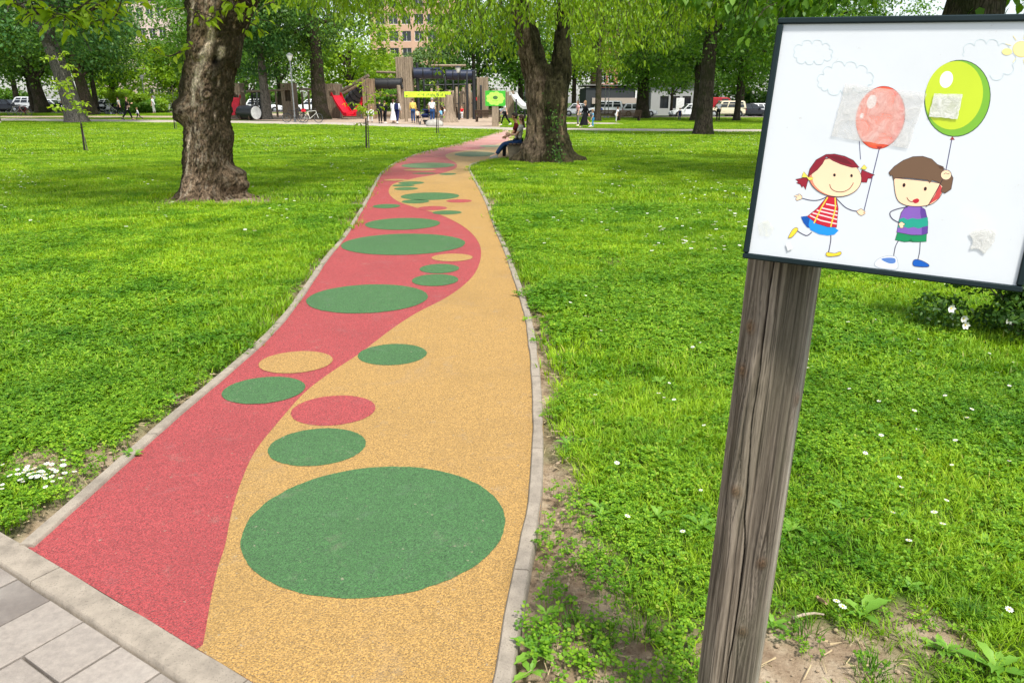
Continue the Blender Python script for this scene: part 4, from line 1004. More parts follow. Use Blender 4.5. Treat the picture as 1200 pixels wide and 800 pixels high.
# --- the gnarled tree on the left lawn
def old_tree():
    rng = np.random.default_rng(41); Y0 = 13.3; loc = base(248, Y0); T = thing('gnarled_tree', (loc[0], Y0, 0), 'old gnarled tree with burls and a pale scar on the near lawn', 'tree'); L0 = np.array(loc)
    rows = [(240,200,290),(236,205,286),(231,211,279),(222,214.5,273),(212,215.5,271),(200,215.5,270),(185,215,271),(170,215,270),(150,214.5,271.5),(135,212.5,271),(120,213,272),(103,213.5,275),(85,215.5,277),(62,219,280),(47,220,283.5),(30,220.5,290),(14,219,297),(0,217,304),(-20,214,316)]
    z = np.array([zat(a, Y0) for a, _, _ in rows]); xl = np.array([pt(l, a, Y0)[0] for a, l, _ in rows])-L0[0]; xr = np.array([pt(r_, a, Y0)[0] for a, _, r_ in rows])-L0[0]
    z[0] = -.12; nz, na = 300, 200; zz = np.linspace(z[0], z[-1], nz); sm = lambda v: np.convolve(np.pad(np.interp(zz, z, v), 6, 'edge'), np.ones(13)/13, 'valid')
    a, b = sm(xl), sm(xr); c, r = (a+b)/2, (b-a)/2; dep = np.minimum(r, .50+.0*r)*np.interp(zz, [0, .25, .6, 4], [1.15, 1.0, 1.0, 1.05])
    th = np.linspace(0, 2*math.pi, na, endpoint=False); TH, ZZ = np.meshgrid(th, zz); q = np.ones_like(TH)
    def bumpat(px, py, s, amp, ang=None):
        Yb = Y0-.42*math.sqrt(max(0, 1-((px-244)/32)**2)); zc = zat(py, Yb); xc = pt(px, py, Yb)[0]-L0[0]; cc = np.interp(zc, zz, c); rr = np.interp(zc, zz, r); t0 = -math.acos(max(-1, min(1, (xc-cc)/rr))) if ang is None else ang
        d = ((TH-t0+math.pi) % (2*math.pi)-math.pi)*rr; return amp*np.exp(-(((d/s)**2+((ZZ-zc)/s)**2)**2.2)), d, ZZ-zc
    add = np.zeros_like(TH)
    for px, py, s, am in ((269,212,.22,.26),(214,131,.2,.14),(243,111,.10,.07),(233,60,.14,.06),(252,85,.12,.07),(225,217,.16,.10),(262,165,.2,.06),(270,60,.2,.06),(238,190,.12,.05)): add += bumpat(px, py, s, am)[0]
    e, d, dz = bumpat(243, 111, .13, 1.0); add += -.05*np.exp(-((np.hypot(d, dz)-.075)/.02)**2)-.05*np.exp(-(np.hypot(d, dz)/.035)**2)     # ring round an old branch scar
    e, d, dz = bumpat(253, 72, .1, 1.0); add -= .10*np.exp(-((d/.05)**2+(dz/.07)**2))
    r = r*np.interp(zz, [0, .3, .8, 2.4, 4], [1.0, .95, .90, .92, .98]); X, Y_ = np.cos(TH)*r[:, None], np.sin(TH)*dep[:, None]
    n1 = fbm(TH*0+np.cos(TH)*2.2, np.sin(TH)*2.2, ZZ*1.6, 4); n2 = fbm(np.cos(TH)*7, np.sin(TH)*7, ZZ*9, 4); n3 = fbm(np.cos(TH)*21, np.sin(TH)*21, ZZ*26, 3)
    roots = np.exp(-np.clip(ZZ, 0, 9)/.12)*(.20*np.sin(TH*7+3*n1)+.12*np.sin(TH*3+1))
    add = add+(n1-.5)*.13+(n2-.5)*.11+(np.abs(n3-.5)-.1)*.04+np.maximum(roots, -.05)
    X = X+add*np.cos(TH); Y_ = Y_+add*np.sin(TH); V = np.stack([X+c[:, None], Y_, ZZ], -1).reshape(-1, 3)
    i, j = np.meshgrid(np.arange(nz-1), np.arange(na), indexing='ij'); j2 = (j+1) % na; Lq = np.stack([i*na+j, i*na+j2, (i+1)*na+j2, (i+1)*na+j], -1).reshape(-1, 4)
    # the bark's own colours: brown plates, mossy flanks, a bare pale scar running down
    base_c = np.array([.40, .285, .19]); dk = np.array([.035, .025, .017]); ms = np.array([.030, .027, .011]); pale = np.array([.72, .60, .45])
    t = np.clip((n3-.28)*2.4, 0, 1)[..., None]; col = dk*(1-t)+base_c*t; g = sstep(.55, .72, fbm(np.cos(TH)*14, np.sin(TH)*14, ZZ*9+5, 4))[..., None]; col = col*(1-.75*g)+.75*g*np.array([.50, .42, .32])
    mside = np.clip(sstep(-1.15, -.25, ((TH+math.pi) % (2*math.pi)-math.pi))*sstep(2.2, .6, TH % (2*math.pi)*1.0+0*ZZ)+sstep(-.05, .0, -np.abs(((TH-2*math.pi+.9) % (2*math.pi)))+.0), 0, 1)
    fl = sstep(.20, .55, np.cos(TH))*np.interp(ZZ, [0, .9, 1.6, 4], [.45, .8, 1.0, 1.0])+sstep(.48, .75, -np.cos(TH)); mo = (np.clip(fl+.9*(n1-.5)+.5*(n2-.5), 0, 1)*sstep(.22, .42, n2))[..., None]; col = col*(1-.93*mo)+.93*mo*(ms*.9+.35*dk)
    for pts_, w_ in (([(251,18),(249,35),(247,48),(241,62),(236,77),(231,92),(227,105),(226,125)], .040), ([(261,55),(257,66),(254,70)], .03), ([(222,150),(220,175),(219,205)], .018), ([(229,5),(226,22),(225,34)], .02)):
        pz = np.array([zat(q_[1], Y0-.4) for q_ in pts_]); pxx = np.array([pt(q_[0], q_[1], Y0-.4)[0]-L0[0] for q_ in pts_]); o = np.argsort(pz)
        xs = np.interp(ZZ, pz[o], pxx[o]); inz = sstep(pz.min()-.03, pz.min()+.05, ZZ)*sstep(pz.max()+.03, pz.max()-.05, ZZ); wv = w_*(.6+.9*vnoise(ZZ*7, 0*ZZ, 3.0))
        m = (np.exp(-(((X+c[:, None])-xs+.02*(n2-.5))/wv)**2)*inz*(np.sin(TH) < 0))[..., None]; m = np.clip(m*1.4, 0, .92); col = col*(1-m)+m*pale*(.75+.5*t)
    e, d, dz = bumpat(243, 111, .13, 1.0); rg = (np.exp(-((np.hypot(d, dz)-.07)/.018)**2)*.75)[..., None]; col = col*(1-rg)+rg*dk; rg = (np.exp(-(np.hypot(d, dz)/.05)**4)*.5)[..., None]; col = col*(1-rg)+rg*np.array([.42, .31, .2])
    e, d, dz = bumpat(253, 72, .1, 1.0); rg = (np.exp(-((d/.06)**2+(dz/.08)**2))*.9)[..., None]; col = col*(1-rg)+rg*np.array([.015, .012, .01])
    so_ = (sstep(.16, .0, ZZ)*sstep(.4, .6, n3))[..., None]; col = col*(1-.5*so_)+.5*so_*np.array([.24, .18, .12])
    tt = NT('old_gnarled_bark'); cc = tt.n('ShaderNodeAttribute', attribute_name='bark').outputs['Color']; p = tt.obj(); pz_ = tt.scalev(p, 1, 1, .45)
    nb = tt.noise(pz_, 42, 5, .75, .4); cc = tt.mix(tt.maprange(nb, .40, .60), tt.mix(1.0, cc, (.45, .42, .40), 'MULTIPLY'), tt.mix(1.0, cc, (1.35, 1.32, 1.28), 'MULTIPLY'))
    tt.bsdf(cc, .93, .15, 0, tt.bump(nb, .9, .04))
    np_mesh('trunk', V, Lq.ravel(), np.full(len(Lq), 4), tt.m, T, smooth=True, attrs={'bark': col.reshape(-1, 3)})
    # two leaning main limbs above the frame, then the crown
    mb = MB(); zt = zz[-1]
    l1 = [np.array([c[-1]-.10, 0, zt-1.0]), np.array([c[-1]-.6, .1, zt+.8]), np.array([c[-1]-1.8, .6, zt+2.4]), np.array([c[-1]-3.2, .8, zt+4])]
    l2 = [np.array([c[-1]-.05, 0, zt-1.3]), np.array([c[-1]+.16, 0, zt-.3]), np.array([c[-1]+.95, -.1, zt+.8]), np.array([c[-1]+2.0, .3, zt+2.3]), np.array([c[-1]+3.2, -.4, zt+4.2])]
    for l in (l1, l2): q = catmull(l, 5); mb.tube(q, np.interp(np.linspace(0, 1, len(q)), [0, .3, .6, 1], [.12, .27, .32, .12]), 12)
    # crown above the picture
    cl = np.array([0, 0, 7.2])+unit(rng.normal(size=(52, 3)))*rng.uniform(.3, 1, (52, 1))**.5*np.array([4.9, 4.7, 2.9]); cl[:, 2] = np.maximum(cl[:, 2], 4.9); rad = rng.uniform(.6, 1.25, 52)
    for k in range(12): q = limb_pts((l1 if cl[k][0] < 0 else l2)[2], cl[k], rng); mb.tube(q, np.linspace(.10, .02, len(q)), 6)
    out = [crown_leaves(rng, cl, rad, 9000, .17)]
    rel = lambda px, py, Y: np.array(pt(px, py, Y))-np.array([L0[0], Y0, 0])
    def br(ps, n, leaf=.13, r0=.03, sub=0, droop=.45, sp=.05):
        Q = [rel(*p) for p in ps]; c_ = catmull(Q, 5); mb.tube(c_, np.linspace(r0, .006, len(c_)), 6); twig_leaves(rng, Q, n, leaf, out, mb, sp, droop)
        for s in range(sub):
            f = rng.uniform(.2, .95); a = c_[int(f*(len(c_)-1))]; e = a+np.array([rng.uniform(-.5, .5), rng.uniform(-.5, .5), rng.uniform(-.30, .12)]); tw = [a, (a+e)/2+np.array([0, 0, .05]), e]
            mb.tube(catmull(tw, 3), np.linspace(.010, .004, 7), 5); twig_leaves(rng, tw, max(4, n//7), leaf, out, mb, sp, droop)
    # low boughs: the bright one reaching across the corner, the twigs on the trunk
    br([(222,-60,13.2),(175,-30,12.9),(120,5,12.5),(78,22,12.2),(40,14,12.0),(12,2,12.0)], 46, .150, .045, 20, .35)
    br([(120,-20,12.4),(100,5,12.3),(70,18,12.0),(30,-4,11.8)], 30, .145, .02, 12, .4)
    br([(120,8,12.5),(122,22,12.4),(118,36,12.3)], 10, .15, .012, 3, .5)
    br([(150,-30,12.8),(140,8,12.6),(132,24,12.5)], 14, .14, .015, 4, .5)
    br([(226,44,12.9),(214,58,12.7),(198,66,12.5),(180,60,12.4),(172,52,12.3)], 16, .14, .014, 3, .35)
    br([(232,-6,12.9),(229,14,12.75),(225,30,12.7)], 5, .12, .02, 1, .5)
    br([(252,-10,12.8),(252,16,12.7),(246,24,12.6),(240,26,12.5)], 9, .14, .012, 2, .45)
    br([(262,-25,12.7),(270,-2,12.5),(276,10,12.4)], 13, .15, .012, 3, .6)
    br([(296,-10,12.8),(297,12,12.7),(290,30,12.6),(284,40,12.6)], 10, .13, .012, 2, .5)
    br([(310,-30,12.8),(318,-6,12.6),(322,6,12.5)], 9, .14, .015, 3, .5)
    br([(305,-60,12.8),(360,-32,12.4),(400,-18,12.2),(416,-6,12.0)], 18, .14, .03, 5, .5)
    mb.build('limb', M_bark_old, T, angle=80)
    leaf_cloud('crown', *merge(out), LM['young'], T, folded=True)
old_tree()

# --- the great forked tree behind the bench
def forked_tree():
    rng = np.random.default_rng(52); Y0 = 21.6; loc = base(643, Y0); T = thing('forked_tree', (loc[0], Y0, 0), 'great forked tree with mossy trunk and drooping bright leaves behind the bench', 'tree'); L0 = np.array([loc[0], Y0, 0])
    rel = lambda px, py, Y=Y0: np.array(pt(px, py, Y))-L0
    def prof(rows):
        z = np.array([zat(a, Y0) for a, _, _ in rows]); xl = np.array([rel(l, a)[0] for a, l, _ in rows]); xr = np.array([rel(r_, a)[0] for a, _, r_ in rows]); return z, xl, xr
    rows = [(199,604,680),(190,606,677),(184,609,674),(177,612.5,671),(168,616,668.5),(158,618.5,666),(145,618.5,664),(132,618.5,663.5),(118,617,664),(104,616,665),(94,615.5,666)]
    left = [(128,620,655),(104,617,654),(92,614.5,650),(80,612.5,645.5),(70,611,640),(57,609,635),(40,605.5,631),(28,602.5,628),(10,598,622.5),(-12,592,616),(-60,580,602)]
    right = [(128,634,662),(104,635,665.5),(90,640,668),(76,644,669),(57,648,669.5),(42,649.5,669),(20,651,668),(0,652,667.5),(-25,654,668),(-70,659,672)]
    PB, PL, PR = prof(rows), prof(left), prof(right); mb = MB()
    for (z, xl, xr), dq in ((PB, (.76, .64, .40)), (PL, (.40, .40, .33)), (PR, (.36, .36, .28))):
        zz = np.linspace(z[0], z[-1], 60); a, b = np.interp(zz, z, xl), np.interp(zz, z, xr); c, r = (a+b)/2, (b-a)/2
        mb.loft([[Vector((c[i]+r[i]*math.cos(t), min(r[i], float(np.interp(zz[i], [0, 1.1, 2.4], dq)))*math.sin(t), zz[i])) for t in np.linspace(0, 2*math.pi, 40, endpoint=False)] for i in range(60)])
    o = mb.build('t', M_bark_moss, None); C.objects.unlink(o)
    ws = bpy.data.scenes.new('bark_workshop'); ws.collection.objects.link(o); m = o.modifiers.new('r', 'REMESH'); m.mode = 'VOXEL'; m.voxel_size = .030; q = o.modifiers.new('s', 'SMOOTH'); q.factor = .5; q.iterations = 9
    with bpy.context.temp_override(scene=ws, view_layer=ws.view_layers[0]): dg = bpy.context.evaluated_depsgraph_get()
    dg.update(); em = o.evaluated_get(dg).to_mesh(); n = len(em.vertices); V = np.zeros(n*3, np.float32); em.vertices.foreach_get('co', V); V = V.reshape(-1, 3).astype(float); N = np.zeros(n*3, np.float32); em.vertices.foreach_get('normal', N); N = N.reshape(-1, 3).astype(float)
    Ls = np.zeros(len(em.loops), np.int32); em.loops.foreach_get('vertex_index', Ls); sz = np.zeros(len(em.polygons), np.int32); em.polygons.foreach_get('loop_total', sz); bpy.data.scenes.remove(ws); bpy.data.objects.remove(o)
    x, y, z = V.T; lean = (z-2.5)*(x < .0)*.0
    ang = np.arctan2(y, x); fl = fbm(x*3.4+3, y*3.4, z*.55, 3); n1 = fbm(x*1.5+3, y*1.5, z*.6, 3); n3 = fbm(x*17, y*17, z*4.5, 4); n4 = fbm(x*40, y*40, z*16, 3)
    root = np.exp(-np.clip(z, 0, 9)/.16)*np.maximum(.22*np.sin(ang*6+4*n1), -.05)
    V = V+N*(((fl-.5)*.26*np.interp(z, [0, .5, 3], [1.3, 1, .6])+(n3-.5)*.13+root)[:, None])
    def uu(P): return (x-np.interp(z, P[0], P[1]))/(np.interp(z, P[0], P[2])-np.interp(z, P[0], P[1]))
    ub, ul, ur = uu(PB), uu(PL), uu(PR); zc = zat(80, Y0); isl = x < (np.interp(z, PL[0], PL[2])+np.interp(z, PR[0], PR[1]))/2; up = sstep(zc-.5, zc+.3, z)
    wob = .75*(fl-.5)+.25*(n3-.5)
    mb_ = sstep(.30, .42, ub+.5*(fl-.5)+.25*(n3-.5)); mlft = sstep(.42, .58, ul+wob*.8); mrt = sstep(1.35, .95, ur+wob)
    moss = mb_*(1-up)+up*np.where(isl, mlft, mrt); moss = np.where(y > .35, moss*.5, moss)
    t = np.clip((.6*n3+.4*n4-.34)*3.2, 0, 1)[:, None]; col = np.array([.06, .044, .030])*(1-t)+np.array([.30, .23, .165])*t
    pale = (sstep(.58, .68, fbm(x*6+9, y*6, z*1.1, 4))*(1-moss*.6))[:, None]; col = col*(1-.55*pale)+.55*pale*np.array([.44, .33, .22])
    streak = (np.exp(-((ub-.86)/.05)**2)*sstep(.5, .8, z)*sstep(2.0, 1.4, z)*sstep(.4, .55, n3))[:, None]; m = (moss[:, None])*.9; col = col*(1-m)+m*(np.array([.012, .014, .006])*(1-t)+np.array([.045, .048, .018])*t); col = col*(1-.7*streak)+.7*streak*np.array([.42, .31, .20])
    foot = (sstep(.45, .05, z)*.6*sstep(.35, .6, n1+.2))[:, None]; col = col*(1-foot)+foot*np.array([.085, .075, .035])
    tt = NT('forked_tree_bark'); cc = tt.n('ShaderNodeAttribute', attribute_name='bark').outputs['Color']; p = tt.scalev(tt.obj(), 1, 1, .35); nb = tt.noise(p, 26, 5, .75, .3)
    cc = tt.mix(tt.maprange(nb, .42, .66), tt.mix(1.0, cc, (.5, .48, .46), 'MULTIPLY'), tt.mix(1.0, cc, (1.25, 1.22, 1.2), 'MULTIPLY')); tt.bsdf(cc, .93, .12, 0, tt.bump(nb, .9, .05))
    np_mesh('trunk', V, Ls, sz, tt.m, T, smooth=True, attrs={'bark': col})
    # a little ivy climbing the near side
    n = 120; py_ = np.concatenate([rng.normal(140, 12, n//2), rng.normal(178, 9, n-n//2)]); px_ = rng.normal(647, 4.6, n)+(py_-140)*.10; P = np.array([rel(a, b_) for a, b_ in zip(px_, py_)]); zi = P[:, 2]
    P[:, 1] = -.74-rng.uniform(0, .08, n)-.16*sstep(172, 192, py_); ok = zi > .03
    P = P[ok]; n = len(P); leaf_cloud('ivy', P, unit(rng.normal(size=(n, 3))*np.array([1, .3, .5])+np.array([0, -.2, -.7])), unit(np.array([0, -1, .35])+rng.normal(size=(n, 3))*.35), rng.uniform(.04, .085, n), rng.uniform(.04, .075, n), LM['dark'], T)
    mb = MB(); out = []
    tips = [rel(580, -60), rel(659, -70)]; ends = []
    for k in range(15):
        a = tips[k % 2]; an = rng.uniform(0, 6.28); d = rng.uniform(2.5, 6.5); e = np.array([a[0]*.5+math.cos(an)*d, math.sin(an)*d, rng.uniform(6.2, 9.5)]); q = limb_pts(a, e, rng, 6, .6); mb.tube(q, np.linspace(.16, .03, len(q)), 7); ends.append(q)
    cl = np.array([e for q in ends for e in q[3:]]); cl = cl+rng.normal(size=cl.shape)*.5; cl[:, 2] = np.maximum(cl[:, 2], 6.0); out.append(crown_leaves(rng, cl, np.full(len(cl), 1.1), 10000, .15, .8))
    # drooping sprays (the photo's fringe): x in photo pixels, lowest y, distance
    def low(px):
        return np.interp(px, [330,380,400,430,455,475,492,505,520,535,550,568,590,604,622,640,655,672,690,715,740,770,800,830,860], [8,22,30,34,26,28,44,84,98,72,66,92,80,84,60,42,66,98,88,88,84,72,56,40,20])
    for k in range(430):
        px = rng.uniform(335, 860); Yd = Y0+rng.uniform(-5.5, 4.0); lo = low(px)*(rng.uniform(.15, 1.03)) - rng.uniform(0, 12)
        if 600 < px < 672 and Yd < Y0+1 and lo > 30: lo = rng.uniform(-10, 25)
        e = rel(px, lo, Yd); h = rng.uniform(.7, 1.9); a = e+np.array([rng.uniform(-.5, .5), rng.uniform(-.5, .5), h]); m = (a+e)/2+np.array([(a[0]-e[0])*.2, 0, h*.18])
        mb.tube(catmull([a, m, e], 3), np.linspace(.009, .003, 7), 4); twig_leaves(rng, [a, m, e], int(26+22*h), .105, out, mb, .17, 1.1, .42)
    mb.build('limb', M_bark_moss, T, angle=80)
    Q = merge(out); leaf_cloud('crown', *Q, LM['lime'], T, folded=True)
forked_tree()

# --- the tree whose trunk shows over the board, with large leaves beside its edge
def board_tree():
    rng = np.random.default_rng(63); Y0 = 15.5; loc = base(1106, Y0); T = thing('broad_tree', (loc[0], Y0, 0), 'broad tree behind the picture board, its dark trunk showing over the frame', 'tree'); L0 = np.array([loc[0], Y0, 0]); mb = MB()
    rel = lambda px, py, Y=Y0: np.array(pt(px, py, Y))-L0
    trunk_mesh(mb, [np.array([0, 0, -.1]), np.array([0, 0, 1.2]), np.array([0, 0, 3.2]), np.array([.3, .2, 6.5])], [.60, .52, .50, .22], rng, 20)
    q = [np.array([.4, 0, 2.4]), rel(1150, 5), rel(1154, -40), rel(1190, -140)]; mb.tube(catmull(q, 4), np.linspace(.17, .06, 13), 9)
    cl = np.array([0, .5, 7.0])+unit(rng.normal(size=(46, 3)))*rng.uniform(.3, 1, (46, 1))**.5*np.array([4.8, 4.6, 2.8]); cl[:, 2] = np.maximum(cl[:, 2], 4.6)
    for k in range(10): qq = limb_pts(np.array([.1, 0, 4.2]), cl[k], rng); mb.tube(qq, np.linspace(.12, .02, len(qq)), 6)
    out = [crown_leaves(rng, cl, rng.uniform(.6, 1.2, 46), 14000, .19)]
    for k in range(95):
        px = rng.uniform(770, 1010); Yd = Y0+rng.uniform(-2.0, 2.5); lo = np.interp(px, [770,800,830,860,890,910,960,1010], [-12,6,24,46,52,40,20,5])*rng.uniform(.2, 1.1)-8
        e = rel(px, lo, Yd); a = e+np.array([rng.uniform(0, .8), rng.uniform(-.4, .4), rng.uniform(.5, 1.3)]); m = (a+e)/2+np.array([0, 0, .15]); mb.tube(catmull([a, m, e], 3), np.linspace(.010, .004, 7), 4); twig_leaves(rng, [a, m, e], 22, .165, out, mb, .14, .8, .66)
    for k in range(60):
        px = rng.uniform(1000, 1260); e = rel(px, rng.uniform(-30, 10), Y0+rng.uniform(-1.5, 2)); a = e+np.array([rng.uniform(-.5, .5), 0, .9]); m = (a+e)/2; twig_leaves(rng, [a, m, e], 18, .165, out, mb, .14, .8, .66)
    mb.build('trunk', M_bark_dark, T, angle=80); leaf_cloud('crown', *merge(out), LM['mid'], T, folded=True)
board_tree()

# --- saplings on stakes
def sapling(px, Y, top_y, spread, label, seed, stake_h, lean=0.0, nleaf=120):
    rng = np.random.default_rng(seed); loc = base(px, Y); T = thing('sapling', loc, label, 'young tree', 0, 'saplings on stakes'); mb = MB(); zt = zat(top_y, Y)-loc[2]; out = []
    stem = [np.array([.04, .03, 0]), np.array([.04+lean*.3, .03, zt*.5]), np.array([lean, .05, zt])]; c_ = catmull(stem, 6); mb.tube(c_, np.linspace(.022, .008, len(c_)), 6)
    for k in range(13):
        f = rng.uniform(.38, 1); a = c_[int(f*(len(c_)-1))]; an = rng.uniform(0, 6.28); d = spread*rng.uniform(.4, 1)*(1.15-.5*abs(f-.6)); e = a+np.array([math.cos(an)*d, math.sin(an)*d*.8, rng.uniform(-.1, .45)]); tw = [a, (a+e)/2+np.array([0, 0, .08]), e]; mb.tube(catmull(tw, 3), np.linspace(.009, .004, 7), 5); twig_leaves(rng, tw, nleaf//13, .12, out, mb, .06, .4, .6)
    mb.build('trunk', M_bark_grey, T); leaf_cloud('crown', *merge(out), LM['young'], T, folded=True)
    m2 = MB(); m2.box((-.03, 0, stake_h/2-.05), (.055, .045, stake_h+.1), rot=Matrix.Rotation(.04, 3, 'Y'), bev=.006, taper=.9); m2.build('stake', plain('dark_stake', (.022, .017, .013), .8), T)
    m3 = MB(); m3.tube([(-.06, -.03, stake_h*.86), (.06, -.03, stake_h*.88), (.07, .05, stake_h*.88), (-.05, .04, stake_h*.86), (-.06, -.03, stake_h*.86)], .008, 5); m3.build('tie', plain('black_rubber', (.02, .02, .02), .7), T)
sapling(431, 27.6, 82, .80, 'thin sapling on a black stake before the red slide', 71, 1.05, .05, 300)
sapling(101, 25.9, 63, .85, 'sapling with bright leaves tied to a short stake before the leaning tree', 72, .92, -.5, 330)
sapling(206, 47, 100, .35, 'small sapling on a stake beside the gnarled trunk', 73, 1.5, .1, 30)
sapling(513, 41, 98, .5, 'sapling on a tall thin stake in front of the yellow banner', 74, 1.6, .0, 60)

# --- hedge and shrubs
def bush(px, Y, w_, d_, h_, label, lk, seed, name='shrub', n=4000, leaf=.2, cat='shrub', clumps=16):
    rng = np.random.default_rng(seed); loc = base(px, Y); T = thing(name, loc, label, cat); cl = np.c_[rng.uniform(-w_/2, w_/2, clumps)*.8, rng.uniform(-d_/2, d_/2, clumps)*.8, rng.uniform(.2, .8, clumps)*h_]; rad = rng.uniform(.22, .36, clumps)*min(w_, h_)
    Pl = list(crown_leaves(rng, cl, rad, n, leaf)); Pl[0][:, 2] = np.clip(Pl[0][:, 2], .02, h_*1.1); leaf_cloud('foliage', *Pl, LM[lk], T)
    mb = MB()
    for k in range(9): mb.tube([(rng.uniform(-.1, .1)*w_, rng.uniform(-.1, .1)*d_, -.05), tuple(cl[k]*np.array([.6, .6, .6])), tuple(cl[k])], [.03*h_/1.5, .02*h_/1.5, .008], 5)
    mb.build('stem', M_bark_dark, T); return T
bush(160, 81, 4.2, 2.2, 1.5, 'long clipped dark hedge mound behind the man with the baby', 'mid', 81, 'hedge', 9000, .2, 'hedge', 30)
bush(168, 82.5, 4.6, 2.4, 2.1, 'taller bright hedge mound above the dark one', 'lime', 82, 'hedge', 7000, .22, 'hedge', 26)
bush(64, 88, 2.2, 1.4, 1.0, 'round dark box shrub behind the white cyclist', 'dark', 83, 'shrub', 2600, .18)
bush(140, 90, 2.5, 2, 2.4, 'bright shrub next to the parked white cars', 'lime', 84, 'shrub', 2600, .2)
bush(205, 92, 3.5, 2, 2.6, 'bright shrub beside the white van near the gnarled trunk', 'lime', 85, 'shrub', 3000, .2)
bush(425, 84, 4.5, 2, 2.0, 'bright shrubs under the sloping tube', 'mid', 86, 'shrub', 4000, .2)
bush(480, 86, 6, 2, 2.6, 'shrubs behind the tall play tower', 'mid', 87, 'shrub', 5000, .2)
bush(612, 84, 4, 2, 2.0, 'dark shrub beyond the white slide', 'dark', 88, 'shrub', 3000, .2)
def rose_bush():
    rng = np.random.default_rng(95); x, y = ground(1182, 399); T = thing('rose_bush', (x, y+.1, 0), 'low dark rose bush with white blossoms under the picture board', 'bush'); cl = np.c_[rng.uniform(-.42, .55, 26), rng.uniform(-.3, .4, 26), rng.uniform(.10, .60, 26)]; rad = rng.uniform(.09, .17, 26)
    leaf_cloud('foliage', *crown_leaves(rng, cl, rad*1.15, 11000, .036), LM['dark'], T, folded=True); mb = MB()
    for k in range(14): e = cl[k]; mb.tube([(rng.uniform(.05, .25), rng.uniform(-.1, .1), 0), (e[0]*.6+.05, e[1]*.6, e[2]*.7), tuple(e)], [.007, .005, .003], 5)
    for k in range(8): mb.tube([(.3+.02*k, -.1, 0), (.4+.03*k, -.12, .2), (.6+.05*k, -.1, .42+.02*k)], [.006, .005, .003], 5)
    mb.build('stem', M_bark_grey, T)
    for k in range(42):
        c = cl[rng.integers(26)]+np.array([rng.uniform(-.12, .12), -.22*rng.random()-.06, rng.uniform(-.06, .12)]); m2 = MB(); c[2] = max(.05, c[2])
        for j in range(6):
            a = j*1.047; u = np.array([math.cos(a), -.3, math.sin(a)]); v = np.array([-math.sin(a), 0, math.cos(a)]); r_ = .027
            m2.add([c, c+u*r_*.6+v*r_*.55, c+u*r_*1.1-np.array([0, .008, 0]), c+u*r_*.6-v*r_*.55], [(0, 1, 2, 3)])
        m2.m = 1; m2.ball(c+np.array([0, -.005, 0]), .006, 6, 4); m2.build('blossom', [M_petal, M_yolk], T, fix=False)
rose_bush()
# ================================================================== PEOPLE
TMP = bpy.data.scenes.new('skin_workshop')
def skin_eval(vs, rs, es, sub=1, root=0):
    me = bpy.data.meshes.new('t'); me.from_pydata([tuple(v) for v in vs], es, []); o = bpy.data.objects.new('t', me); TMP.collection.objects.link(o)
    m = o.modifiers.new('s', 'SKIN'); m.use_smooth_shade = True
    for k, d in enumerate(me.skin_vertices[0].data):
        r = rs[k]; d.radius = r if hasattr(r, '__len__') else (r, r); d.use_root = (k == root)
    if sub: q = o.modifiers.new('u', 'SUBSURF'); q.levels = q.render_levels = sub
    with bpy.context.temp_override(scene=TMP, view_layer=TMP.view_layers[0]): dg = bpy.context.evaluated_depsgraph_get()
    dg.update(); e = o.evaluated_get(dg); em = e.to_mesh()
    V = [tuple(v.co) for v in em.vertices]; Fs = [tuple(p.vertices) for p in em.polygons]; e.to_mesh_clear(); bpy.data.objects.remove(o); bpy.data.meshes.remove(me); return V, Fs
V3 = Vector
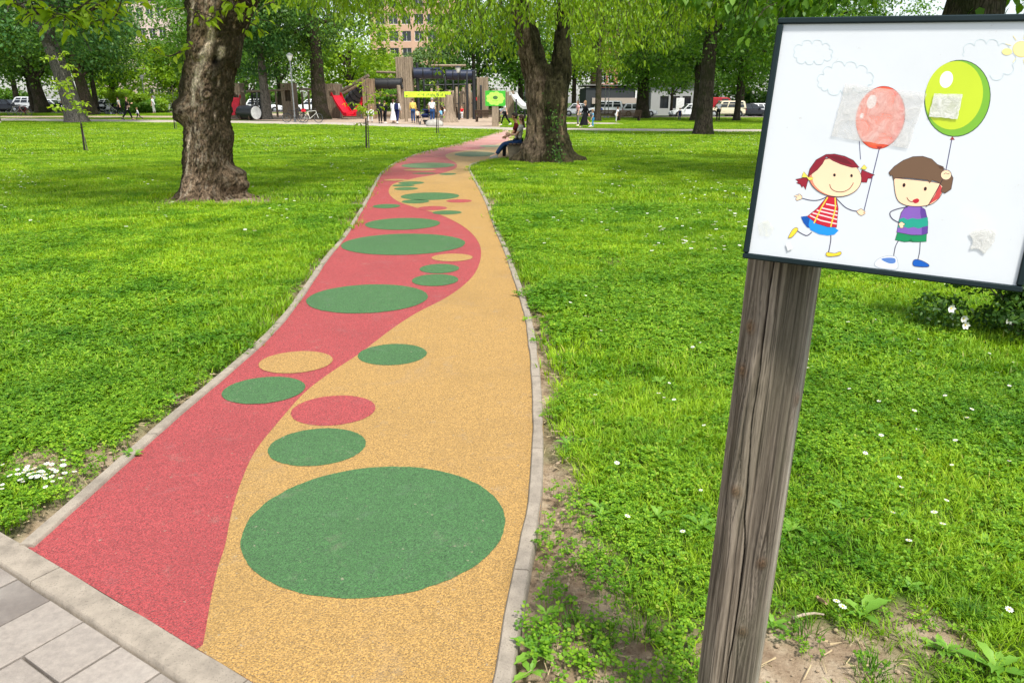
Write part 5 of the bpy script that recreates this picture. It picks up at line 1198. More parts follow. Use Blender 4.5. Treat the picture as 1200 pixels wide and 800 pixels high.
def person(px, Y, h, face, label, pose, cl, at=None, cat='person', group=None):
    """face: heading in degrees (0 = +X). pose: lean, legs ((thigh, knee bend) left, right), arms ((forward, out, elbow) left, right), seat, head (turn, nod)"""
    loc = at if at is not None else base(px, Y); T = thing('person', loc, label, cat, R(face), group); s = h/1.75
    a = R(pose.get('lean', 2)); up = V3((math.sin(a), 0, math.cos(a))); fw = V3((math.cos(a), 0, -math.sin(a)))
    legs = pose.get('legs', ((6, 5), (-6, 4))); arms = pose.get('arms', ((5, 8, 12), (-3, 8, 10))); child = h < 1.35
    pel = V3((0, 0, 0)); J = {}
    kd = .9 if child else 1.0
    for sd_, (t, k), n in ((1, legs[0], 'L'), (-1, legs[1], 'R')):
        t, k = R(t), R(k); hj = pel+V3((0, .085*sd_, -.02)); kn = hj+V3((math.sin(t), .01*sd_, -math.cos(t)))*.43*kd; an = kn+V3((math.sin(t-k), 0, -math.cos(t-k)))*.42*kd
        J['hip'+n], J['knee'+n], J['ank'+n] = hj, kn, an; ft = t-k if abs(t-k) > .5 and not pose.get('seat') else 0; J['toe'+n] = an+V3((math.cos(ft), 0, math.sin(ft)*.8))*.17+V3((0, .02*sd_, -.045))
    low = min(J['ankL'].z, J['ankR'].z); z0 = pose['seat']/s if 'seat' in pose else .085-low
    sh = V3((0, 0, z0)); pel = pel+sh
    for k in J: J[k] = J[k]+sh
    ch = pel+up*.38; nb = pel+up*.54; hs_ = 1.22 if child else 1.0
    hy, hn = R(pose.get('head', (0, 0))[0]), R(pose.get('head', (0, 0))[1]); hd = nb+up*.06+V3((.015, 0, 0)); hf = V3((math.cos(hy)*math.cos(hn), math.sin(hy)*math.cos(hn), -math.sin(hn))); hu = V3((math.sin(hn)*math.cos(hy), math.sin(hn)*math.sin(hy), math.cos(hn)))
    hc = hd+hu*.105*hs_+hf*.012
    for sd_, (f, o, e), n in ((1, arms[0], 'L'), (-1, arms[1], 'R')):
        f, o, e = R(f), R(o), R(e); sj = ch+up*.09+V3((0, .175*sd_, 0)); d1 = fw*math.sin(f)*math.cos(o)+V3((0, math.sin(o)*sd_, 0))-up*math.cos(f)*math.cos(o); d2 = fw*math.sin(f+e)*math.cos(o*.4)+V3((0, math.sin(o*.2)*sd_, 0))-up*math.cos(f+e)*math.cos(o*.4)
        if n in pose.get('inward', ''): d2 = d2+V3((0, -.7*sd_, 0))
        el = sj+d1*.28; wr = el+d2.normalized()*.245; J['sh'+n], J['el'+n], J['wr'+n] = sj, el, wr; J['hd'+n] = d2.normalized()
    P = {'pel': pel, 'wai': pel+up*.17, 'ch': ch, 'nb': nb, 'hd': hd, 'h1': hc-hu*.045*hs_+hf*.01, 'h2': hc+hu*.03*hs_, 'h3': hc+hu*.085*hs_-hf*.005}
    rad = {'pel': (.095, .08), 'wai': (.085, .07), 'ch': (.095, .075), 'nb': .046, 'hd': .052, 'h1': .068*hs_, 'h2': .090*hs_, 'h3': .055*hs_}
    names = list(P); vs = [P[k] for k in names]; rs = [rad[k] for k in names]; es = [(i, i+1) for i in range(len(names)-1)]
    def addc(par, ks, rr):
        i = par
        for k, r in zip(ks, rr): vs.append(J[k]); rs.append(r); es.append((i, len(vs)-1)); i = len(vs)-1
    w_ = .86 if child else 1
    for n in 'LR': addc(0, ['hip'+n, 'knee'+n, 'ank'+n, 'toe'+n], [.070*w_, .050*w_, .036, .03])
    for n in 'LR': addc(2, ['sh'+n, 'el'+n, 'wr'+n], [.044*w_, .036*w_, .026])
    vs = [v*s for v in vs]; rs = [tuple(q*s for q in r) if hasattr(r, '__len__') else r*s for r in rs]
    body = MB(); body.add(*skin_eval(vs, rs, es)); 
    for n, sd_ in (('L', 1), ('R', -1)):                                  # a palm with four fingers of different lengths and a thumb
        d = J['hd'+n]; sid = V3((0, 1, 0)).cross(d); sid = sid.normalized() if sid.length > .2 else V3((1, 0, 0)); pn = d.cross(sid).normalized(); w0 = J['wr'+n]
        body.loft([[(w0+d*t+sid*a_*wd+pn*b_*.012)*s for a_, b_ in ((1, -1), (1, 1), (-1, 1), (-1, -1))] for t, wd in ((-.015, .02), (.03, .034), (.085, .038))])
        for k, L in enumerate((.062, .072, .068, .052)):
            b0 = w0+d*.08+sid*(.027-.018*k); body.tube([b0*s, (b0+d*L*.55+pn*.006*sd_)*s, (b0+d*L*.9+pn*.022*sd_)*s], [.0085*s, .008*s, .006*s], 5)
        b0 = w0+d*.025+sid*.03; body.tube([b0*s, (b0+d*.03+sid*.022)*s, (b0+d*.06+sid*.026)*s], [.010*s, .009*s, .007*s], 5)
    # face: nose, ears, then eyes and mouth
    lat = hu.cross(hf)
    body.tube([(hc+hf*.085*hs_+hu*.02)*s, (hc+hf*.104*hs_-hu*.018)*s, (hc+hf*.085*hs_-hu*.022)*s], [.008*s, .014*s, .008*s], 6)
    for q in (1, -1): body.ball((hc+lat*.088*q*hs_-hf*.005)*s, (.014*s, .014*s, .028*s), 7, 5)
    body.m = 1
    for q in (1, -1): body.ball((hc+hf*.082*hs_+lat*.033*q+hu*.018)*s, .011*s, 6, 4)
    body.m = 2; body.ball((hc+hf*.080*hs_-hu*.05)*s, (.010*s, .022*s, .006*s), 6, 4)
    body.build('body', [S('skin_%s' % cl.get('skin', 'fair'), *{'fair': (226, 178, 150), 'tan': (196, 146, 112)}[cl.get('skin', 'fair')], rough=.55, var=.06), S('eye', 40, 30, 26), S('lip', 170, 92, 84)], T, angle=80)
    def cloth(name, ks, par, grow, mat):
        """a garment grown round some joints of the body"""
        vv, rr, ee, idx = [], [], [], {}
        for k, r in ks: idx[k] = len(vv); vv.append((P.get(k) or J[k])*s); rr.append(tuple((q+grow)*s for q in r) if hasattr(r, '__len__') else (r+grow)*s)
        ee = [(idx[a_], idx[b_]) for a_, b_ in par]; mb = MB(); mb.add(*skin_eval(vv, rr, ee)); return mb.build(name, mat, T, angle=80)
    sl_ = cl.get('sleeve', .6); 
    for n in 'LR': J['cu'+n] = J['sh'+n].lerp(J['el'+n], min(1, sl_/.6*.62)) if sl_ <= .6 else J['el'+n].lerp(J['wr'+n], .9)
    ks = [('wai', (.12, .095)), ('pel', (.128, .105)), ('ch', (.142, .104)), ('nb', .058)]; par = [('wai', 'pel'), ('wai', 'ch'), ('ch', 'nb')]
    for n in 'LR':
        ks.append(('sh'+n, .056))
        if sl_ > .6: ks += [('el'+n, .044), ('cu'+n, .034)]; par += [('ch', 'sh'+n), ('sh'+n, 'el'+n), ('el'+n, 'cu'+n)]
        else: ks.append(('cu'+n, .050)); par += [('ch', 'sh'+n), ('sh'+n, 'cu'+n)]
    cloth(cl.get('topname', 'shirt'), ks, par, .014, cl['top'])
    if cl.get('skirt'):
        mb = MB(); L0 = .62 if cl['skirt'] == 'mid' else .80; rings = []
        for t in np.linspace(0, 1, 7):
            rr = .14+(.10+.06*t)*t; fwd = .10*math.sin(t*1.6)*(1 if legs[0][0] > 12 else 0); rings.append([(pel+V3((math.cos(q)*rr*(1+.06*math.sin(5*q+3))+fwd, math.sin(q)*rr, .06-L0*t)))*s for q in np.linspace(0, 6.283, 24, endpoint=False)])
        mb.loft(rings); mb.build('skirt', cl['bottom'], T, angle=80)
    else:
        ks = [('pel', (.130, .108))]; par = []
        for n in 'LR':
            cut = cl.get('crop', .93); J['he'+n] = J['knee'+n].lerp(J['ank'+n], cut); ks += [('hip'+n, .09*w_), ('knee'+n, .062*w_), ('he'+n, .05*w_)]; par += [('pel', 'hip'+n), ('hip'+n, 'knee'+n), ('knee'+n, 'he'+n)]
        cloth('trousers', ks, par, .010, cl['bottom'])
    for n in 'LR':
        an, to = J['ank'+n], J['toe'+n]; d = (to-an); d.z *= .3; d.normalize(); y = V3((0, 1, 0)); u = d.cross(y)*-1 if d.cross(y).z < 0 else d.cross(y); c = an+V3((0, 0, -.085)) if not pose.get('seat') or True else an
        mb = MB(); rings = []
        for t, wd, ht in ((-.075, .028, .075), (-.05, .040, .11), (.04, .042, .095), (.12, .046, .06), (.17, .036, .045), (.19, .02, .03)):
            q = c+d*t; rings.append([(q+y*wd*a_+u*(ht*b_))*s for a_, b_ in ((-1, 0.0), (-1, .6), (-.55, 1), (.55, 1), (1, .6), (1, 0.0))])
        mb.loft(rings); mb.build('shoe', cl.get('shoe', S('shoe_dark', 40, 38, 40)), T, angle=50)
    mb = MB(); M = Matrix((hf, lat, hu)).transposed()
    mb.ball((hc+hu*.032*hs_-hf*.012)*s, (.099*hs_*s, .098*hs_*s, .095*hs_*s), 14, 9, M)
    mb.v = [tuple(V3(q)+(hf*(-.03*s) if (V3(q)/s-hc).dot(hf) > .045*hs_ and (V3(q)/s-hc).dot(hu) < .055*hs_ else V3((0, 0, 0)))) for q in mb.v]
    if cl.get('long'): mb.loft([[(hc-hf*(.05+.03*t)-hu*(-.03+.30*t)+lat*math.cos(q)*(.085-.02*t)+hf*math.sin(q)*(.045-.015*t))*s for q in np.linspace(0, 6.283, 10, endpoint=False)] for t in (0, .35, .7, 1)])
    mb.build('hair', cl.get('hair', S('hair_dark', 44, 32, 26)), T, angle=80)
    T['_j'] = 0; del T['_j']; T_J = {k: v*s for k, v in {**J, **P}.items()}; return T, T_J, s
c_ = lambda n, r, g, b: S('cloth_'+n, r, g, b, rough=.85, spec=.15, var=.14, scale=6)
WH, BK, NV, JE = c_('white', 232, 232, 236), c_('black', 26, 26, 30), c_('navy', 32, 40, 78), c_('jeans', 44, 72, 116)
LG, GY, PK, YE, BL, RD = c_('light_grey', 196, 194, 190), c_('grey', 120, 118, 116), c_('pink', 232, 168, 172), c_('yellow', 214, 182, 96), c_('blue', 70, 150, 206), c_('dark_red', 84, 22, 26)
BE, LB = c_('beige', 222, 192, 168), c_('light_blue', 122, 178, 214); SHW = S('shoe_white', 222, 220, 216)
HB, HG = S('hair_brown', 74, 50, 34), S('hair_fair', 150, 116, 78)
stand = {'legs': ((3, 4), (-3, 2))}; walk = {'legs': ((24, 8), (-18, 22)), 'arms': ((-22, 6, 12), (22, 6, 22)), 'lean': 4}
small = {'legs': ((5, 6), (-4, 4)), 'arms': ((12, 12, 20), (-4, 12, 12))}
# the pair on the bench
A, JA, _ = person(0, 0, 1.68, 180, 'person in blue jeans and grey trainers leaning back on the bench, legs crossed', {'lean': -14, 'seat': .47, 'legs': ((88, 52), (80, 40)), 'arms': ((20, 10, 62), (18, 10, 55)), 'inward': 'LR', 'head': (0, 5)}, {'top': S('patterned_blouse', 205, 200, 190, var=.75, scale=34), 'bottom': JE, 'hair': HB, 'long': True, 'shoe': S('shoe_grey', 150, 152, 150), 'sleeve': .6}, at=(.16, 22.72, 0))
B, JB, _ = person(0, 0, 1.78, 180, 'person in a dark red t-shirt sitting forward on the bench, forearms on knees', {'lean': 8, 'seat': .47, 'legs': ((84, 84), (80, 78)), 'arms': ((34, 6, 42), (30, 6, 48)), 'inward': 'LR', 'head': (0, 8)}, {'top': RD, 'bottom': BK, 'shoe': S('shoe_dark', 40, 38, 40), 'hair': S('hair_dark', 44, 32, 26), 'skin': 'tan'}, at=(.20, 23.4, 0))
# on the play forecourt
person(507, 54, 1.80, 88, 'big person in white shirt and jeans with their back to us behind the stone', {**stand, 'arms': ((6, 10, 30), (6, 10, 30))}, {'top': WH, 'bottom': JE, 'hair': S('hair_grey', 150, 142, 134), 'shoe': SHW})
person(484.5, 57, 1.72, 92, 'person in a yellow top and jeans beside the child in pink', stand, {'top': YE, 'bottom': JE, 'hair': HB, 'sleeve': 1})
person(489.5, 55.5, 1.08, 95, 'small child in a pale pink coat standing beside the yellow top', small, {'top': BE, 'bottom': BK, 'hair': HB, 'sleeve': 1, 'topname': 'coat'})
Q, JQ, sQ = person(466, 55.5, 1.72, 84, 'person in a white blouse carrying a dark backpack under the tall tower', walk, {'top': WH, 'bottom': NV, 'hair': S('hair_dark', 44, 32, 26), 'long': True, 'shoe': SHW, 'sleeve': 1})
T = thing('backpack', Q.location, 'dark blue backpack on the back of the person in white', 'backpack', R(84)); mb = MB(); c = JQ['ch']; mb.box((c.x-.19, 0, c.z-.08), (.18, .30, .46), bev=.06); mb.build('bag', NV, T); mb = MB()
for q in (1, -1): mb.tube([(c.x-.11, .10*q, c.z+.14), (c.x+.02, .11*q, c.z+.20), (c.x+.135, .11*q, c.z+.05), (c.x+.06, .13*q, c.z-.2), (c.x-.1, .12*q, c.z-.26)], .016, 5)
mb.build('strap', BK, T)
person(461.5, 57, 1.66, 60, 'person in a long white dress next to the one with the backpack', stand, {'top': WH, 'bottom': WH, 'skirt': 'long', 'hair': HB, 'long': True, 'sleeve': 1})
person(446, 56, 1.62, 100, 'person dressed all in black standing by the low wooden beam', stand, {'top': BK, 'bottom': BK, 'sleeve': 1, 'hair': S('hair_dark', 44, 32, 26)})
person(451.5, 56.5, 1.55, 70, 'person in a black jacket holding a phone beside the one in black', {**stand, 'arms': ((10, 8, 80), (10, 8, 85)), 'inward': 'LR'}, {'top': BK, 'bottom': BK, 'sleeve': 1, 'hair': HB, 'shoe': SHW})
person(436, 57.5, 1.15, 80, 'child in white beside the thin sapling and the red slide', small, {'top': WH, 'bottom': LG, 'hair': HG, 'sleeve': 1})
person(431.5, 58.5, .98, 110, 'smaller child in white half behind the stake of the sapling', small, {'top': WH, 'bottom': WH, 'hair': HG})
person(517, 57, 1.12, 150, 'child in light blue next to the log stump', small, {'top': LB, 'bottom': GY, 'hair': HB})
person(521.5, 58.5, 1.2, 200, 'child in navy trousers half hidden by the log stump', small, {'top': WH, 'bottom': NV, 'hair': S('hair_dark', 44, 32, 26)})
person(541.5, 66, 1.1, 260, 'child in a red top between the log posts', small, {'top': c_('bright_red', 206, 30, 44), 'bottom': WH, 'hair': HB})
person(592, 54, 1.70, 178, 'person in a white shirt and black trousers striding past the green flower sign', walk, {'top': WH, 'bottom': BK, 'hair': S('hair_dark', 44, 32, 26), 'sleeve': .6, 'shoe': SHW})
# beyond the forked tree
person(677, 53.5, 1.66, 200, 'person in a pink and white top and grey trousers near the forked trunk', stand, {'top': PK, 'bottom': GY, 'hair': HB, 'long': True, 'sleeve': .6, 'shoe': SHW})
person(686, 50.5, 1.72, 190, 'person in a long black dress walking on the lawn', walk, {'top': BK, 'bottom': BK, 'skirt': 'long', 'hair': HG, 'long': True, 'sleeve': 1, 'shoe': SHW})
person(694.5, 51.5, 1.15, 185, 'child in a light blue shirt following the black dress', small, {'top': LB, 'bottom': BL, 'hair': HG, 'shoe': SHW})
person(722, 64, 1.25, 20, 'child in white with a red bag before the brown benches', {'lean': 14, **{k: v for k, v in small.items()}}, {'top': WH, 'bottom': WH, 'hair': HB})
person(796, 70, 1.12, 270, 'small child in navy on the lawn in front of the white car', small, {'top': NV, 'bottom': NV, 'hair': S('hair_dark', 44, 32, 26)})
person(841, 66, 1.72, 92, 'person in a white t-shirt and black trousers by the beige off-road car', {**stand, 'arms': ((20, 12, 60), (4, 10, 20))}, {'top': WH, 'bottom': BK, 'hair': S('hair_grey', 150, 142, 134)})
# the left lawn
M_, JM, sM = person(150.5, 62, 1.80, 15, 'person in black carrying a baby across the far lawn', {**walk, 'arms': ((30, 10, 95), (40, 12, 80)), 'inward': 'LR'}, {'top': BK, 'bottom': BK, 'hair': HB, 'sleeve': 1})
x, y, z = M_.location; person(0, 0, .72, 200, 'baby in pale clothes held by the person in black', {'seat': .02, 'legs': ((70, 70), (70, 70)), 'arms': ((30, 10, 20), (20, 10, 20))}, {'top': BE, 'bottom': BE, 'hair': HG, 'shoe': SHW}, at=(x+.24, y-.05, z+1.02))
person(163, 62, 1.0, 190, 'toddler in a white jacket running after the person in black', {'legs': ((28, 10), (-24, 40)), 'arms': ((-30, 10, 30), (30, 10, 30)), 'lean': 8}, {'top': WH, 'bottom': BK, 'hair': HG, 'sleeve': 1})
person(141.5, 74, 1.66, 180, 'person in a grey top behind the black pram near the hedge', walk, {'top': LG, 'bottom': BK, 'hair': S('hair_dark', 44, 32, 26)})
person(181, 80, 1.70, 180, 'person in white standing under the lamp beside the hedge', stand, {'top': WH, 'bottom': LG, 'hair': HB})
person(-.5, 57, 1.76, 260, 'person in a bright blue jacket cut by the edge of the picture', stand, {'top': c_('bright_blue', 30, 130, 210), 'bottom': BK, 'sleeve': 1, 'hair': S('hair_dark', 44, 32, 26), 'shoe': SHW})
person(106.5, 80, 1.2, 200, 'child in pink beside the slim dark trunk', small, {'top': c_('rose', 190, 90, 110), 'bottom': BK, 'hair': HB})
CY, JC, sC = person(71.5, 80, 1.70, 0, 'cyclist in white riding past the box shrub', {'lean': 32, 'legs': ((70, 72), (30, 45)), 'arms': ((46, 6, 20), (46, 6, 20)), 'head': (0, -18), 'seat': .98}, {'top': WH, 'bottom': BK, 'hair': S('hair_dark', 44, 32, 26), 'skin': 'tan'})

# ================================================================== SMALL THINGS
M_wood = None
def timber(name, a, b, sc_=1.0):
    t = NT(name); q = t.scalev(t.obj(), 1, 1, .12); n = t.noise(q, 30*sc_, 5, .7, .5); n2 = t.noise(q, 5*sc_, 3)
    c = t.ramp(n, [(.3, a), (.7, b)]); c = t.mix(t.maprange(n2, .4, .7, 0, .5), c, tuple(v*.6 for v in a)); t.bsdf(c, .8, .25, 0, t.bump(n, .4, .01)); return t.m
M_log = timber('grey_log', (.17, .128, .088), (.42, .33, .24)); M_board = timber('brown_board', (.20, .13, .08), (.40, .29, .19)); M_bench = timber('dark_bench_wood', (.045, .028, .02), (.115, .075, .052))
M_blk = plain('black_metal', (.016, .017, .020), .45, .5); M_blue = plain('dark_blue_tube', (.012, .019, .048), .4, .5); M_redp = S('red_plastic', 206, 24, 46, rough=.35); M_whtp = plain('white_plastic', (.78, .78, .76), .4); M_stl = plain('grey_steel', (.27, .28, .29), .45, .5, .6)
M_conc = concrete('bench_concrete', (.20, .165, .12), 9, .4)
# bench with the seated pair
def bench_side(mb, y, t):
    mb.prism([(-.30, 0), (.22, 0), (.30, .40), (-.36, .40)], lambda a, b, d: (a, d, b), y, y+t)
def park_bench(loc, rz, label, L=1.9, sides=True, group=None):
    T = thing('park_bench', loc, label, 'bench', rz, group)
    for y in (-L/2, L/2-.12):
        mb = MB(); bench_side(mb, y, .12); mb.build('leg', M_conc if sides else M_bench, T)
    mb = MB()
    for k in range(5): mb.box((-.26+.115*k, 0, .425), (.10, L+.1, .045), bev=.008)
    mb.build('seat', M_bench, T)
    mb = MB(); tl = Matrix.Rotation(R(14), 3, 'Y')
    for k in range(4): mb.box((.27+.035*k, 0, .53+.115*k), (.035, L+.1, .10), rot=tl, bev=.008)
    for y in (-L/2+.06, L/2-.06): mb.box((.345, y, .66), (.045, .06, .56), rot=tl, bev=.008)
    mb.build('backrest', M_bench, T); return T
park_bench((.22, 23.05, .01), 0, 'wooden bench on concrete sides under the forked tree with two people seated', 1.9)
bk = park_bench(base(572, 60), R(-97), 'dark slatted bench with its back to us beside the green flower sign', 1.9, False, 'dark slatted benches')
for px, Y, rz, lab in ((712, 69, -100, 'dark slatted bench before the white car, nearer the forked tree'), (737, 68, -84, 'dark slatted bench next to the trunk before the beige fascia'), (524, 69, -95, 'dark slatted bench half hidden behind the log posts')):
    copy_tree(bk, None, base(px, Y), R(rz), lab)
# boulder, post lamps, masts
mb = MB(); mb.ball((0, 0, .12), (.62, .36, .30), 22, 14); mb.v = [tuple(np.array(q)*(1+.42*(float(fbm(q[0]*3.1, q[1]*3.1, q[2]*3.1))-.5))) for q in mb.v]; o = mb.build('boulder', concrete('boulder_stone', (.40, .38, .34), 5, .5)); o.location = base(509, 52); tag(o, 'pale rough boulder on the lawn edge before the white shirt', 'boulder')
def lamp(px, Y, top, label, dark=True):
    loc = base(px, Y); T = thing('street_lamp', loc, label, 'street lamp', 0, 'street lamps in the park'); H = zat(top, Y)-loc[2]; mb = MB(); mb.tube([(0, 0, 0), (0, 0, .5), (0, 0, .52), (0, 0, H-.55)], [.10, .09, .055, .045], 10); mb.build('post', M_blk if dark else M_stl, T)
    mb = MB(); mb.tube([(0, 0, H-.55), (0, 0, H-.2), (0, 0, H-.16)], [.09, .24, .24], 12); mb.build('glass', plain('lamp_glass', (.70, .70, .66), .3), T); mb = MB(); mb.tube([(0, 0, H-.16), (0, 0, H-.06), (0, 0, H)], [.27, .14, .02], 12); mb.build('cap', M_blk if dark else M_stl, T)
lamp(346, 58, 62, 'grey lamp post rising beside the bicycles', False); lamp(538, 64, 77, 'dark lamp post among the log posts'); lamp(182, 82, 112, 'short pale lamp by the hedge', False); lamp(172, 90, 88, 'thin lamp post in front of the pink brick house', False); lamp(615, 72, 84, 'lamp with white head beyond the white slide')
for px, tp, lab in ((703, 78, 'pale mast in front of the red brick wall'), (708.5, 100, 'second thin mast by the beige fascia'), (712.5, 100, 'thin mast nearest the bench before the beige fascia')):
    loc = base(px, 80); T = thing('mast', loc, lab, 'mast', 0, 'thin masts before the shop'); H = zat(tp, 80)-loc[2]; mb = MB(); mb.tube([(0, 0, 0), (0, 0, H)], [.06, .035], 8); mb.build('pole', M_stl, T); mb = MB(); mb.tube([(0, 0, 0), (0, 0, .25)], [.12, .10], 8); mb.build('base', M_stl, T)
    if tp < 90: mb = MB(); mb.box((0, 0, H-.6), (.35, .06, 1.2), bev=.01); mb.build('sign_plate', M_whtp, T)
# bicycles
def bicycle(loc, rz, label, col, group=None):
    T = thing('bicycle', loc, label, 'bicycle', rz, group); r = .34; A_, B_ = (-.52, 0, r), (.53, 0, r)
    for c in (A_, B_):
        mb = MB(); mb.ring(c, (0, 1, 0), r-.02, .022, 26, 6); t = mb.build('wheel', M_blk, T); mb = MB(); mb.ring(c, (0, 1, 0), r-.045, .008, 26, 5)
        for k in range(14): a = k*.4488; mb.tube([c, (c[0]+math.cos(a)*(r-.045), 0, c[2]+math.sin(a)*(r-.045))], .0022, 3)
        mb.tube([(c[0], -.04, c[2]), (c[0], .04, c[2])], .022, 8); mb.build('rim', M_stl, t)
    bb, st, hd0, hd1 = (-.08, 0, .30), (-.24, 0, .80), (.37, 0, .86), (.41, 0, .70); mb = MB()
    for p, q in ((bb, st), (st, hd0), (bb, hd1), (hd0, hd1), (hd1, B_)): mb.tube([p, q], .019, 7)
    for s_ in (-.03, .03): mb.tube([(A_[0], s_, r), bb], .011, 5); mb.tube([(A_[0], s_, r), (st[0]+.02, 0, .74)], .010, 5)
    mb.build('frame', col, T); mb = MB(); mb.tube([hd0, (.36, 0, .98), (.34, 0, 1.0)], .015, 6); mb.tube([(.26, -.28, 1.02), (.36, -.12, 1.0), (.36, .12, 1.0), (.26, .28, 1.02)], .013, 6); mb.build('handlebar', M_blk, T)
    mb = MB(); mb.tube([st, (-.26, 0, .90)], .014, 6); mb.box((-.27, 0, .93), (.27, .15, .06), bev=.025); mb.build('saddle', M_blk, T)
    mb = MB(); mb.ring(bb, (0, 1, 0), .09, .008, 16, 5); mb.tube([(bb[0], -.09, bb[2]), (bb[0]+.12, -.1, bb[2]-.12)], .010, 5); mb.tube([(bb[0], .09, bb[2]), (bb[0]-.12, .1, bb[2]+.12)], .010, 5)
    for x_, z_, s_ in ((bb[0]+.12, bb[2]-.12, -1), (bb[0]-.12, bb[2]+.12, 1)): mb.box((x_, .14*s_, z_), (.09, .08, .02))
    mb.build('crank', M_blk, T); mb = MB(); mb.tube([(A_[0]-.34, 0, r+.06), (A_[0]-.22, 0, r+.29), (A_[0], 0, r+.37), (A_[0]+.2, 0, r+.31)], [.02, .028, .028, .02], 6, True, .3); mb.build('mudguard', M_blk, T); return T
bs = R(6)
bicycle(base(365, 57), bs, 'bicycle with a red saddle bag leaning nearest the thick dark trunk', S('bike_white', 210, 210, 200), 'bicycles parked by the lamp post'); bicycle(base(345, 57.5), R(190), 'dark bicycle parked behind the grey lamp post', M_blk, 'bicycles parked by the lamp post')
mb = MB(); mb.box((0, 0, 0), (.34, .16, .20), bev=.04); mb.box((.0, 0, .11), (.30, .17, .03), bev=.01); o = mb.build('saddle_bag', M_redp); x, y, z = base(365, 57); o.location = (x-.5, y-.05, z+.86); tag(o, 'red bag on the rear of the white bicycle', 'bag')
bicycle(base(20, 72), R(5), 'pale bicycle parked before the pair of leaning trunks', S('bike_white', 210, 210, 200), 'bicycles on the far left lawn'); bicycle(base(29, 71), R(170), 'bicycle with red frame parked before the pair of leaning trunks', S('bike_red', 120, 40, 44), 'bicycles on the far left lawn')
bicycle((CY.location.x+.1, 80, CY.location.z), 0, 'bicycle ridden by the cyclist in white', M_blk)
# prams
def pram(loc, rz, label, col):
    T = thing('pram', loc, label, 'pram', rz, 'prams'); mb = MB()
    for s_ in (-.25, .25): mb.tube([(-.45, s_, .14), (.15, s_, .62), (.52, s_, 1.02)], .016, 6); mb.tube([(.40, s_, .16), (-.15, s_, .60)], .016, 6)
    mb.tube([(.52, -.25, 1.02), (.56, 0, 1.04), (.52, .25, 1.02)], .018, 6); mb.build('frame', M_stl, T)
    for x_, s_, r in ((-.45, -.25, .13), (-.45, .25, .13), (.40, -.28, .17), (.40, .28, .17)):
        mb = MB(); mb.ring((x_, s_, r), (0, 1, 0), r-.025, .025, 18, 6); w_ = mb.build('wheel', M_blk, T); mb = MB(); mb.tube([(x_, s_-.012, r), (x_, s_+.012, r)], r-.05, 12); mb.build('rim', M_stl, w_)
    mb = MB(); mb.box((-.05, 0, .62), (.72, .40, .26), bev=.08, taper=1.1); mb.build('seat', col, T); mb = MB()
    mb.loft([[(.02+.34*math.cos(a)*1.0, y_, .72+.34*math.sin(a)) for a in np.linspace(.1, 2.2, 9)]+[(.02+.30*math.cos(a), y_, .72+.30*math.sin(a)) for a in np.linspace(2.2, .1, 9)] for y_ in (-.21, -.1, .1, .21)]); mb.build('hood', col, T)
    mb = MB(); mb.box((.05, 0, .26), (.5, .36, .14), bev=.04); mb.build('basket', M_blk, T)
pram(base(499.5, 54.5), R(70), 'dark blue pram pushed by the person in the white shirt', NV); pram(base(121, 76), R(10), 'black pram standing alone on the far left lawn', BK); pram(base(137, 74.5), R(180), 'black pram near the hedge pushed by a person in grey', BK)

# ================================================================== PLAYGROUND
def tower(px, Y, wpx, top, label, n=5, op=None, depth=None, name='play_tower', mat=None, jag=.25, seed=0):
    """palisade of upright boards; op = (low y, high y) photo rows of an arched opening in its front"""
    loc = base(px, Y); W = psize(wpx, Y); H = zat(top, Y)-loc[2]; D = depth or W*.9; r_ = random.Random(seed+int(px)); T = thing(name, loc, label, 'play tower', 0, None); mat = mat or M_log
    bw = W/n; z1 = z2 = None
    if op: z1, z2 = zat(op[0], Y)-loc[2], zat(op[1], Y)-loc[2]
    def wall(nm, pos, horiz, open_):
        mb = MB()
        for k in range(n):
            h = H-jag*r_.random()*.6; o_ = -W/2+bw*(k+.5) if horiz else -D/2+D/n*(k+.5); c = (o_, pos) if horiz else (pos, o_); dim = (bw*.96, .10) if horiz else (.10, D/n*.96)
            m = abs(k-(n-1)/2)
            if open_ and m <= n*.26:
                zz = z2-(.16 if m > n*.16 else 0); mb.box((*c, z1/2-.05), (*dim, z1+.1), bev=.02); mb.box((*c, (zz+h)/2), (*dim, h-zz), bev=.02)
            else: mb.box((*c, h/2-.05), (*dim, h+.1), bev=.02)
        mb.build('wall', mat, T)
    wall('front', -D/2, True, bool(op)); wall('back', D/2, True, False); wall('a', -W/2+.05, False, False); wall('b', W/2-.05, False, False)
    mb = MB(); mb.box((0, 0, H*.97-.2 if not op else z1+.0), (W*.86, D*.86, .08)); mb.build('deck', M_board, T); return T
tower(279, 66, 17, 97, 'wooden tower with a red slide beside the gnarled trunk', 6, (117, 109), seed=1)
tower(341.5, 66, 15, 97, 'wooden tower with an arched window above the bicycles', 7, (119, 106), seed=2)
tower(393, 66, 18, 97.5, 'wooden tower with an arched door and red slide beside the thick trunk', 7, (113, 107), seed=3)
tower(434, 64, 13, 92, 'brown boarded tower at the low end of the tunnel', 5, None, mat=M_board, seed=4)
tower(476.5, 66, 18, 67, 'tallest wooden tower behind the person with the backpack', 7, None, seed=5, jag=.1)
tower(566, 70, 13, 90, 'wooden tower next to the green flower sign', 5, None, seed=6)
tower(597, 71, 11, 106, 'low wooden tower at the top of the white slide', 5, None, seed=7)
